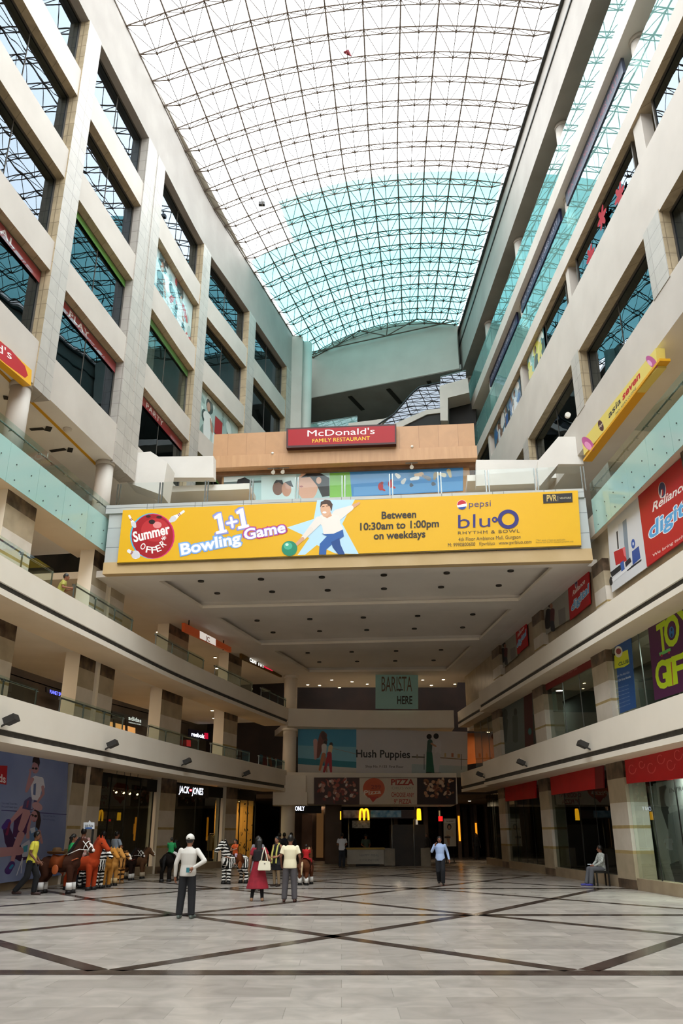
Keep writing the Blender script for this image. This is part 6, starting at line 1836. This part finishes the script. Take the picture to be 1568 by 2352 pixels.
# man leaning on the second-floor balcony
yb = min(((abs(on_y(130, 1330, y).x - (FL(y) - .75)), y) for y in [20 + .1 * i for i in range(120)]))[1]
fig('man in yellow shirt leaning on the second-floor balcony under the frosted railing', Vector((FL(yb) - .62, yb, 8.25)), 80, 1.68, dict(le=(-.25, .14, 1.14), lw=(-.1, .36, 1.16), re=(.25, .14, 1.14), rw=(.1, .36, 1.16), lean=.12), top='a09a4a', sleeve='short', legs='2a2a2e', vox=.014)

# ------------------------------------------------------------------ plush ride-on animals
def striped(name, c1, c2, scale, lo, hi):
    if name in MATS: return MATS[name]
    m, nt, b = new_mat(name); N = nt.nodes.new; L = nt.links.new
    tc = N('ShaderNodeTexCoord'); sp = N('ShaderNodeSeparateXYZ'); L(tc.outputs['Object'], sp.inputs[0])
    ln = N('ShaderNodeVectorMath'); ln.operation = 'LENGTH'
    cxy = N('ShaderNodeCombineXYZ'); L(sp.outputs[0], cxy.inputs[0]); L(sp.outputs[1], cxy.inputs[1])
    # legs and neck are ringed, the barrel is banded across
    cmp_ = N('ShaderNodeMath'); cmp_.operation = 'COMPARE'; cmp_.inputs[1].default_value = .70; cmp_.inputs[2].default_value = .17
    L(sp.outputs[2], cmp_.inputs[0])
    ad = N('ShaderNodeMath'); ad.operation = 'ADD'; L(sp.outputs[0], ad.inputs[0]); L(sp.outputs[1], ad.inputs[1])
    mx = N('ShaderNodeMix'); L(cmp_.outputs[0], mx.inputs[0]); L(sp.outputs[2], mx.inputs[2]); L(ad.outputs[0], mx.inputs[3])
    no = N('ShaderNodeTexNoise'); no.inputs['Scale'].default_value = 5; L(tc.outputs['Object'], no.inputs['Vector'])
    mu = N('ShaderNodeMath'); mu.operation = 'MULTIPLY_ADD'; mu.inputs[1].default_value = .12; L(no.outputs['Fac'], mu.inputs[0]); L(mx.outputs[0], mu.inputs[2])
    sc = N('ShaderNodeMath'); sc.operation = 'MULTIPLY'; sc.inputs[1].default_value = scale; L(mu.outputs[0], sc.inputs[0])
    si = N('ShaderNodeMath'); si.operation = 'SINE'; L(sc.outputs[0], si.inputs[0])
    cr = N('ShaderNodeValToRGB'); cr.color_ramp.elements[0].position, cr.color_ramp.elements[1].position = lo, hi
    cr.color_ramp.elements[0].color, cr.color_ramp.elements[1].color = lin(c1), lin(c2)
    mr = N('ShaderNodeMapRange'); mr.inputs['From Min'].default_value = -1; L(si.outputs[0], mr.inputs['Value']); L(mr.outputs[0], cr.inputs[0])
    L(cr.outputs[0], b.inputs['Base Color']); b.inputs['Roughness'].default_value = .9; b.inputs['Specular IOR Level'].default_value = .1
    MATS[name] = m; return m
def plush(label, loc, face, S, coat, mane='1a120e', sock=None, hoof='1a1614', saddle='9a4a22', blaze=None, bridle=None, neck=1.0, kind='plush_horse', cat='ride-on toy', thick=1.0, ear=.09, mane_on=True, saddle_on=True, head_turn=0):
    xf = Matrix.Translation(Vector(loc)) @ Matrix.Rotation(math.radians(-face), 4, 'Z') @ Matrix.Scale(S, 4)
    t = thing(kind, label, cat, loc)
    m = coat if isinstance(coat, bpy.types.Material) else mixed('plush_' + coat, coat, coat, 5, .95, obj=True) if False else (coat if isinstance(coat, bpy.types.Material) else flat(coat, .95, 0, .1))
    T_ = thick
    np_, hd = Vector((0, .50, .80 + .32 * neck)), Vector((0, .76, .66 + .32 * neck))
    bm = BM()
    cap_bm(bm, (0, -.34, .66), (0, .02, .64), .185 * T_, .175 * T_, 16); cap_bm(bm, (0, .02, .64), (0, .32, .68), .175 * T_, .19 * T_, 16)
    cap_bm(bm, (0, .33, .74), np_, .155 * T_, .105 * T_, 16); cap_bm(bm, np_, np_ + Vector((0, .06, .03)), .108, .105, 14)
    cap_bm(bm, np_ + Vector((0, .05, .02)), hd, .105, .062, 14); ell_bm(bm, hd + Vector((0, .01, -.015)), (.068, .075, .06))
    for s in (-1, 1):
        cap_bm(bm, np_ + Vector((s * .055, .0, .09)), np_ + Vector((s * .075, .0, .09 + ear)), .034, .012, 8)
        # fore leg: shoulder, knee, fetlock; hind leg: stifle forward, hock back
        cap_bm(bm, (s * .11, .31, .58), (s * .115, .33, .34), .1, .072); cap_bm(bm, (s * .115, .33, .34), (s * .115, .325, .07), .068, .062)
        cap_bm(bm, (s * .11, -.36, .60), (s * .12, -.31, .42), .13, .088); cap_bm(bm, (s * .12, -.31, .42), (s * .12, -.41, .27), .08, .064); cap_bm(bm, (s * .12, -.41, .27), (s * .12, -.39, .07), .062, .062)
    fuse('body', bm, m, t, .016, xf, 2)
    legs = [(s * .115, .325) for s in (-1, 1)] + [(s * .12, -.392) for s in (-1, 1)]
    for x, y in legs:
        bm = BM(); tube(bm, (x, y + .012, 0), (x, y + .005, .085), .082, 14, .066); put('hoof', bm, flat(hoof, .6), t, xf, False)
        if sock:
            bm = BM(); tube(bm, (x, y + .003, .085), (x, y, .25), .078, 14, .072); put('sock', bm, flat(sock, .95), t, xf, False)
    if mane_on:
        bm = BM()
        for k in range(9):
            q = k / 8; p = Vector((0, .22, .9)).lerp(np_ + Vector((0, -.06, .1)), q); ell_bm(bm, p + Vector((0, -.02, 0)), (.03, .05, .075))
        ell_bm(bm, np_ + Vector((0, .07, .1)), (.035, .06, .04)); fuse('mane', bm, flat(mane, .9), t, .016, xf)
    bm = BM(); cap_bm(bm, (0, -.53, .74), (0, -.62, .62), .035, .05); cap_bm(bm, (0, -.62, .62), (0, -.63, .34), .05, .02); fuse('tail', bm, flat(mane, .9), t, .016, xf)
    for s in (-1, 1):
        bm = BM(); ball(bm, np_ + Vector((s * .088, .12, .0)), .018, 8, 6); put('eye', bm, flat('0c0a09', .2), t, xf)
    if saddle_on:
        bm = BM()
        n = 12; rows = []
        for y, sc_ in ((-.2, 1), (-.02, .97), (.14, 1)):
            rows.append([bm.verts.new(((.2 * T_ + .012) * math.sin(a) * sc_, y, .65 + (.19 * T_ + .012) * math.cos(a) + (.03 if y != -.02 and abs(a) < .5 else 0))) for a in [-1.9 + 3.8 * k / n for k in range(n + 1)]])
        for a, b in zip(rows, rows[1:]):
            for k in range(n): bm.faces.new((a[k], a[k + 1], b[k + 1], b[k]))
        bmesh.ops.solidify(bm, geom=bm.faces[:], thickness=.022); sd_ = put('saddle', bm, flat(saddle, .45), t, xf)
        for s in (-1, 1):
            bm = BM(); ell_bm(bm, (s * (.2 * T_ + .012), -.03, .54), (.018, .085, .11)); put('saddle_flap', bm, flat(saddle, .4), sd_, xf)
        bm = BM(); polytube(bm, [Vector((.2 * math.cos(a), .36 + .12 * math.sin(a), .74 + .06 * math.sin(a))) for a in [math.pi * k / 10 for k in range(11)]], .014, 6); put('breast_strap', bm, flat(saddle, .5), t, xf)
    if bridle:
        bm = BM(); d = (hd - np_).normalized()
        q = d.to_track_quat('Z', 'Y')
        for f, r in ((.35, .112), (.8, .084)):
            c = np_ + Vector((0, .05, .02)) + (hd - np_ - Vector((0, .05, .02))) * f
            pts = [c + q @ Vector((r * math.cos(2 * math.pi * k / 14), r * math.sin(2 * math.pi * k / 14), 0)) for k in range(15)]; polytube(bm, pts, .013, 6)
        for s in (-1, 1): polytube(bm, [np_ + Vector((s * .1, .06, .07)), np_ + Vector((s * .1, .16, -.03)), hd + Vector((s * .075, -.03, .0)), np_ + Vector((s * .12, .0, -.12)), Vector((s * .1, .2, .88))], .011, 6)
        put('bridle', bm, flat(bridle, .6), t, xf)
    if blaze:
        bm = BM(); ell_bm(bm, np_.lerp(hd, .62) + Vector((0, .055, .055)), (.03, .05, .1), Matrix.Rotation(1.0, 3, 'X')); ell_bm(bm, hd + Vector((0, .035, -.01)), (.062, .056, .05)); fuse('blaze', bm, flat(blaze, .9), t, .014, xf)
    return t
p1 = at_px(131, 2052)
plush('big dark brown plush ride-on horse with white socks and orange-brown saddle', p1, 96, 1.27, '3a2117', '140d0a', 'd8d4d0', '181312', '9c4c22', 'd9cfc8', 'e0dcd6')
# hat lying on its saddle
hp_ = p1 + Vector((-.16, .02, 1.115))
ht = thing('hat', 'brown felt cowboy hat lying on the back of the big dark brown plush horse', 'hat', hp_)
bm = BM()
R_ = 24; rows = []
for r, z in ((.27, .06), (.25, .03), (.19, .01), (.14, .015), (.13, .1), (.11, .19), (.06, .21), (.0, .18)):
    rows.append([bm.verts.new(hp_ + Vector((r * 1.15 * math.cos(2 * math.pi * k / R_), r * math.sin(2 * math.pi * k / R_), z + (.05 * abs(math.sin(2 * math.pi * k / R_)) if r > .2 else 0) - (0 if r > .12 else .04 * abs(math.cos(2 * math.pi * k / R_)) ** 4 * 0)))) for k in range(R_)] if r else [bm.verts.new(hp_ + Vector((0, 0, z)))])
for a, b in zip(rows, rows[1:]):
    for k in range(R_):
        j = (k + 1) % R_
        if len(b) > 1: bm.faces.new((a[k], a[j], b[j], b[k]))
        else: bm.faces.new((a[k], a[j], b[0]))
bmesh.ops.solidify(bm, geom=bm.faces[:], thickness=.012)
hb_ = obj('hat_body', bm, flat('6a4a2a', .8), ht, True)
bm = BM(); tube(bm, hp_ + Vector((0, 0, .03)), hp_ + Vector((0, 0, .06)), .15, 24); 
for v in bm.verts: v.co.x = hp_.x + (v.co.x - hp_.x) * 1.15
obj('hat_band', bm, flat('3a2616', .7), hb_)
plush('tall orange-red plush ride-on horse right behind the dark brown one', at_px(184, 2044), 112, 1.24, 'a03a1c', '8a2c14', None, '1c1614', '8a3a18', saddle_on=False, neck=1.1, ear=.12)
ZEB = striped('zebra_plush', 'e6e2da', '141210', 58, .42, .5)
plush('small zebra plush ride-on mostly hidden behind the orange-red horse', at_px(208, 2040), 118, 1.02, ZEB, '141210', None, '15120f', saddle_on=False, kind='plush_zebra')
plush('golden tan plush ride-on pony, nearer of two alike', at_px(226, 2038), 122, 1.05, 'b57a34', 'c08a48', None, '1a1613', saddle_on=False, neck=.85, thick=.9)
plush('golden tan plush ride-on pony with pale socks, farther of two alike', at_px(242, 2034), 122, 1.03, 'b98240', 'cfa05a', 'c9ac7c', '1a1613', saddle_on=False, neck=.85, thick=.9)
TIG = striped('tiger_plush', 'c48a48', '3a2416', 40, .6, .75)
plush('tan striped tiger plush ride-on with white chest beside the tan ponies', at_px(260, 2029), 122, .98, TIG, 'b98a52', None, '8a6a44', saddle_on=False, neck=.7, blaze='ded6ca', kind='plush_tiger', mane_on=False, ear=.04)
plush('dark brown plush ride-on pony with white head marks and red saddle', at_px(283, 2022), 100, .98, '241812', '14100d', 'c9c4bc', '15120f', '7a2e1c', 'd9d4cc', 'c9c4bc', neck=.8)
plush('mid brown plush ride-on pony with white face at the end of the row', at_px(308, 2018), 95, .98, '5c3f2a', '3a2819', 'b9a890', '1a1613', saddle_on=False, blaze='d0c4b4', neck=.85)
def rider(label, loc, face, H, seat, **k):
    z = seat
    pose = dict(hip=(0, 0, z), lk=(-.24, .16, z - .08), la=(-.26, .10, z - .46), rk=(.24, .16, z - .08), ra=(.26, .10, z - .46), le=(-.22, .12, z + .26), lw=(-.10, .34, z + .2), re=(.22, .12, z + .26), rw=(.10, .34, z + .2))
    return fig(label, loc, face, H, pose, **k)
zl = at_px(537, 2030)
plush('zebra plush ride-on carrying the girl in orange', zl, 222, 1.18, ZEB, '141210', None, '15120f', '8a4a24', kind='plush_zebra', saddle_on=True)
rider('girl in orange t-shirt and lilac dungarees riding the zebra plush', zl + Vector((0, 0, .0)), 222, 1.12, 1.55, top='c9521e', sleeve='short', legs='b8a0b4', shoes='b98a72', female=True, long_hair='bun', leg_to=.6, skin='9c6a50')
gl = at_px(388, 2024)
plush('black plush ride-on horse with one white leg, seen from behind, green rider on it', gl, 8, 1.2, '16120f', '0e0c0a', None, '0e0c0a', '2a1a14', neck=.9)
rider('child in green vest and white sleeves riding the black plush horse away', gl, 8, 1.18, 1.5, top='1f8a4c', sleeve='long', legs='d8d4d0', shoes='15151a')
bl_ = at_px(702, 2032)
plush('brown plush ride-on pony with white socks carrying the child in red', bl_, 12, 1.02, '5a3420', 'c9b08a', 'dcd8d2', '1a1613', '6a3018', neck=.85)
rider('small child in red t-shirt riding the brown plush pony away', bl_, 12, 1.05, 1.42, top='b8161c', sleeve='short', legs='9a1a1c', shoes='8a5a44', leg_to=.6, skin='8a5a44')
# ride sign on its pole
sp_ = Vector((on_y(209, 1950, 30.2).x, 30.2, 0))
st = thing('ride_sign', 'white ride sign board with a blue strip on a black pole among the plush animals', 'sign', sp_)
bm = BM(); box(bm, sp_.x - .12, sp_.x + .12, sp_.y - .12, sp_.y + .12, 0, .05); obj('base', bm, M_DARK, st)
bm = BM(); box(bm, sp_.x - .035, sp_.x + .035, sp_.y - .02, sp_.y + .02, .05, 2.0); obj('pole', bm, M_DARK, st)
SPN = Plane((sp_.x - 2, sp_.y - .03), (sp_.x + 2, sp_.y - .03), 1)
bm = BM(); poly_solid(bm, SPN, [(192, 1889), (203, 1889), (206, 1884), (209, 1889), (217, 1889), (217, 1904), (192, 1904)], -.01, .02); obj('board', bm, flat('dfe3e6', .5), st)
A = Art(SPN, .021); A.poly('3a5f9c', (196, 1900), (212, 1900), (212, 1904), (196, 1904)); A.text('Jolly Ride', (195, 1899), (214, 1899), 5, '2a2c34', bold=.02); A.build('lettering', st)

for i, (px, d_) in enumerate(((556, -1.2), (572, -1.6), (590, -1.3))):
    y = 52.9 - i * .4
    fig('black shop mannequin in the golden shop window, ' + ('next to the golden wall', 'middle of three', 'farthest from the golden wall')[i], Vector((off(SLX, d_)(y), y, .3)), 100 + i * 20, 1.75, None, name='mannequin', cat='mannequin', top='2a2420', legs='16130f', skin='1a1714', vox=.018)
# ------------------------------------------------------------------ prints and strips on the upper windows
COATED = {}
def coated(c):
    if c not in COATED:
        m, nt, b = new_mat('window_print_ink'); b.inputs['Base Color'].default_value = lin(c); b.inputs['Roughness'].default_value = .5
        b.inputs['Coat Weight'].default_value = 1.0; b.inputs['Coat Roughness'].default_value = .02; b.inputs['Coat IOR'].default_value = 1.7
        COATED[c] = m
    return COATED[c]
def win_print(label, fn, s, y0, y1, z0, z1, d, bg, palette, n, seed, figs=(), name='window_print', cat='window print'):
    pl = Plane((fn(y0), y0), (fn(y1), y1), s).shift(d)
    Lw = math.hypot(fn(y1) - fn(y0), y1 - y0)
    t = thing(name, label, cat, pl.p(Lw / 2, z0, 0))
    if bg:
        bm = BM(); pbox(bm, pl, .06, Lw - .06, z0 + .06, z1 - .06, -.01, 0); obj('film', bm, coated(bg), t)
    A = Art(pl, .001); r = random.Random(seed)
    H_ = z1 - z0
    def el(c, u, v, ru, rv, k=14, rot=0.0):
        P = []
        for i in range(k):
            q = 2 * math.pi * i / k; e, f_ = ru * math.cos(q), rv * math.sin(q)
            a, b = u + e * math.cos(rot) - f_ * math.sin(rot), v + e * math.sin(rot) + f_ * math.cos(rot)
            P.append((min(max(a, .07), Lw - .07), min(max(b, z0 + .07), z1 - .07)))
        A.face(P, coated(c))
    for i in range(n):
        el(r.choice(palette), r.uniform(.2, Lw - .2), r.uniform(z0 + .2, z1 - .2), r.uniform(.1, .7), r.uniform(.1, .5), 9, r.uniform(0, 3))
    for (q, k, sk, hr_, tp) in figs:   # simple standing figures: hair, face, shoulders, body
        u = Lw * q; v = z0 + H_ * .5
        el(tp, u, v - H_ * .22, .34 * k, H_ * .3); el(tp, u, v, .42 * k, .28 * k); el(hr_, u, v + .62 * k, .23 * k, .28 * k); el(sk, u + .03, v + .55 * k, .16 * k, .22 * k); el(sk, u + .4 * k, v - .2 * k, .1 * k, .4 * k, 10, .5)
    if A.idx: A.build('print', t)
    else: A.bm.free()
    return t, pl, Lw
B = LBAYS
R_ = LROWS
def strip_win(label, y0, y1, zt, c, text=None, tc='e6dada', h=.5, d=-.36):
    pl = Plane((WL(y0), y0), (WL(y1), y1), 1).shift(d); Lw = math.hypot(WL(y1) - WL(y0), y1 - y0)
    t = thing('window_strip', label, 'window sign', pl.p(Lw / 2, zt - h, 0))
    bm = BM(); pbox(bm, pl, .06, Lw - .06, zt - h, zt - .05, -.01, .01); obj('strip', bm, coated(c), t)
    if text:
        A = Art(pl, .012)
        v, f = glyphs(text, .02, 1.15); x0, x1 = min(p[0] for p in v), max(p[0] for p in v)
        mi = A.mi(coated(tc)); w = min(Lw * .62, .42 * len(text)); u0 = Lw * .2
        vv = [A.bm.verts.new(pl.p(u0 + w * (x - x0) / (x1 - x0), zt - h + .1 + (h - .24) * y / CAP, .014)) for x, y in v]
        for q in f:
            try: g = A.bm.faces.new([vv[i] for i in q]); g.material_index = mi
            except ValueError: pass
        A.build('lettering', t)
    return t
strip_win('red lettered strip at the top of the lowest window row, nearest bay of the left facade', *B[2], 21.25, '8a1620', 'SPECIAL')
strip_win('red strip reading play at the top of a lowest-row window', *B[3], 21.25, '8a1620', 'PLAY')
strip_win('red strip reading party at the top of the window beside the bridge', *B[4], 21.25, '8a1620', 'PARTY')
strip_win('green strip at the top of the third-row window above the play strip', *B[3], 25.65, '4f8a2c', None, h=.35)
strip_win('green strip at the top of the third-row window above the party strip', *B[4], 25.65, '3f7a34', None, h=.4)
strip_win('green and red strip at the top of the lowest-row window past the party strip', *B[5], 21.25, '4f8a2c', None, h=.45)
win_print('white and teal sports collage filling a second-row window', WL, 1, *B[4], *R_[2], -.36, 'b9cfcf', ['dfe6e6', '8fb0b2', '2b3a40', '5a7a80', 'c9d8d8', '1f2a30', 'a82c38'], 34, 3, [(.25, 1.3, '9a6a54', '1c1a1a', '2a3038'), (.7, 1.1, '9a6a54', '1c1a1a', 'c8d2d4')])
win_print('pale teal portrait print with red text box on a third-row window', WL, 1, *B[5], *R_[1], -.36, '9db4ae', ['c9d6d0', '7d938e', '3a4a48', '6f857e', 'a9b8b0'], 26, 5, [(.28, 1.4, 'a8806a', '1e1a1a', 'd5d8d4')])
win_print('dark crowd print with lime flag on the lowest-row window at the far end', WL, 1, *B[6], *R_[0], -.36, '2a2f30', ['1a1c1e', '4a5052', '6a4a3a', '7fae2a', '54595c', '8a2c30', '3a4044'], 40, 8)
# red text box on the portrait print
pl = Plane((WL(B[5][0]), B[5][0]), (WL(B[5][1]), B[5][1]), 1).shift(-.34)
t = thing('window_strip', 'red text box with white paragraph sheet stuck on the portrait print', 'window sign', pl.p(3.2, R_[1][0] + .4, 0))
bm = BM(); pbox(bm, pl, 2.6, 3.6, R_[1][0] + 1.1, R_[1][0] + 2.2, 0, .01); obj('red_box', bm, coated('9c2426'), t)
bm = BM(); pbox(bm, pl, 2.4, 5.0, R_[1][0] + .1, R_[1][0] + 1.0, 0, .01); obj('text_sheet', bm, coated('cfd8d6'), t)
# curtains behind two windows
def curtain(label, y0, y1, z0, z1, c, q0, q1):
    f = off(WL, -.75); a, b = y0 + (y1 - y0) * q0, y0 + (y1 - y0) * q1
    n = 40; bm = BM(); rows = []
    nn = normals([(f(a), a), (f(b), b)], 1)[0]
    for i in range(n + 1):
        y = a + (b - a) * i / n; p = Vector((f(y), y, 0)) + nn * .07 * math.sin(i * 1.9)
        rows.append((bm.verts.new(p + Vector((0, 0, z0))), bm.verts.new(p + Vector((0, 0, z1)))))
    for p, q in zip(rows, rows[1:]): bm.faces.new((p[0], q[0], q[1], p[1]))
    bmesh.ops.solidify(bm, geom=bm.faces[:], thickness=.01)
    o = obj('curtain', bm, flat(c, .9), None, True); tag(o, label, 'curtain')
curtain('pale curtain inside the third-row window above the party strip', *B[4], R_[1][0] + .05, R_[1][1] - .4, 'e9eeea', .12, .42)
curtain('yellowish curtain inside the lowest-row window past the party strip', *B[5], R_[0][0] + .05, R_[0][1] - .4, 'd6cfa0', .05, .6)
# right side, fifth floor
RB = RBAYS
def rb(y): return next((a + .3, b - .3) for a, b in RB if a < y < b)
win_print('cricket players collage in blue and white on the fifth-floor window nearest the wooden pavilion', WR, -1, *rb(43), 23.7, 25.5, -.24, '4f7a94', ['d8e2e8', '20303c', '2f6aa0', '8a6a58', 'a9c4d2', '141c24', 'e6e2dc'], 46, 12, [(.2, .8, '8a5a44', '15110f', 'dde2e6'), (.5, .85, '8a5a44', '15110f', '2a5a98'), (.8, .8, '8a5a44', '15110f', 'dde2e6')])
win_print('yellow and teal splash collage on half of the fifth-floor window next to it', WR, -1, rb(35)[0] + 3.6, rb(35)[1], 23.7, 25.5, -.24, '5fa0a4', ['c9c848', '2a6a74', 'd9e6e2', '1f3a44', '8fc0bc', '3a3428', 'e0d070'], 34, 17, [(.5, .8, '7a4a3a', '15110f', '202a30')])
t, pl, Lw = win_print('red flower print over a fifth-floor window', WR, -1, rb(27)[0] + .2, rb(27)[1] - .4, 23.7, 25.5, -.24, None, [], 0, 21)
A = Art(pl, .05)
for k, (u, v) in enumerate(((1.2, 24.3), (3.0, 24.8), (4.6, 24.2))):
    for i in range(6):
        a = i * math.pi / 3; P = []
        for j in range(10):
            q = 2 * math.pi * j / 10; e, f_ = .26 + .26 * math.cos(q), .12 * math.sin(q); P.append((u + e * math.cos(a) - f_ * math.sin(a), v + e * math.sin(a) + f_ * math.cos(a)))
        A.face(P, flat('9c1c2a', .6, 0, .1))
A.build('flowers', t)

# ------------------------------------------------------------------ small ceiling and roof things
q = on_z(155, 985, 16.5)
bm = BM(); tube(bm, q + Vector((0, 0, -.06)), q, .17, 20); ball(bm, q + Vector((0, 0, -.06)), .13, 16, 10, (1, 1, .7)); o = obj('ceiling_speaker', bm, flat('cfc6ba', .5)); tag(o, 'round cream speaker on the third-floor soffit left of the party window', 'speaker')
for i, (a, b, w) in enumerate((((8, 912), (24, 914), .08), ((104, 983), (118, 986), .12), ((70, 986), (100, 984), .05), ((155, 1032), (167, 1034), .12), ((116, 1036), (150, 1031), .05))):
    p0, p1 = on_z(*a, 16.49), on_z(*b, 16.49); d = (p1 - p0).normalized(); n = Vector((-d.y, d.x, 0)) * w * 1.6
    bm = BM(); hexa(bm, [p0 - n - Vector((0, 0, .03)), p1 - n - Vector((0, 0, .03)), p1 + n - Vector((0, 0, .03)), p0 + n - Vector((0, 0, .03)), p0 - n, p1 - n, p1 + n, p0 + n])
    tag(obj('ceiling_slot', bm, M_CAN), 'dark air slot in the third-floor soffit behind the frosted railing', 'air slot', 'air slots in the third-floor soffit')
k_, i_ = 0, 5
q = on_z(797, 118, 39.15)
bm = BM(); r = random.Random(2)
pts = [q + Vector((r.uniform(-.22, .22), r.uniform(-.25, .25), r.uniform(-.12, .12))) for _ in range(9)]
bmesh.ops.convex_hull(bm, input=[bm.verts.new(p) for p in pts]); polytube(bm, [q, q + Vector((-.05, -.1, -.35))], .02, 6)
tag(obj('kite', bm, flat('7a1420', .7)), 'small torn red kite caught on a rib of the glass roof', 'kite')
q = on_z(601, 468, 38.7)
bm = BM(); box(bm, q.x - .2, q.x + .2, q.y - .12, q.y + .12, q.z - .12, q.z + .1); box(bm, q.x - .03, q.x + .03, q.y - .03, q.y + .03, q.z + .1, q.z + .4)
tag(obj('roof_floodlight', bm, flat('26221f', .5)), 'small dark floodlight on a roof rib at the corner of the shade cloth', 'floodlight')
q = on_z(322, 238, 36.6)

p0, p1 = on_z(69, 921, 16.47), on_z(226, 1073, 16.47)
d = (p1 - p0).normalized(); n = Vector((-d.y, d.x, 0)) * .06
bm = BM(); hexa(bm, [p0 - n - d * 4, p1 - n, p1 + n, p0 + n - d * 4] + [p + Vector((0, 0, .04)) for p in (p0 - n - d * 4, p1 - n, p1 + n, p0 + n - d * 4)]); struct('trim_4', bm, flat('c9920f', .5))
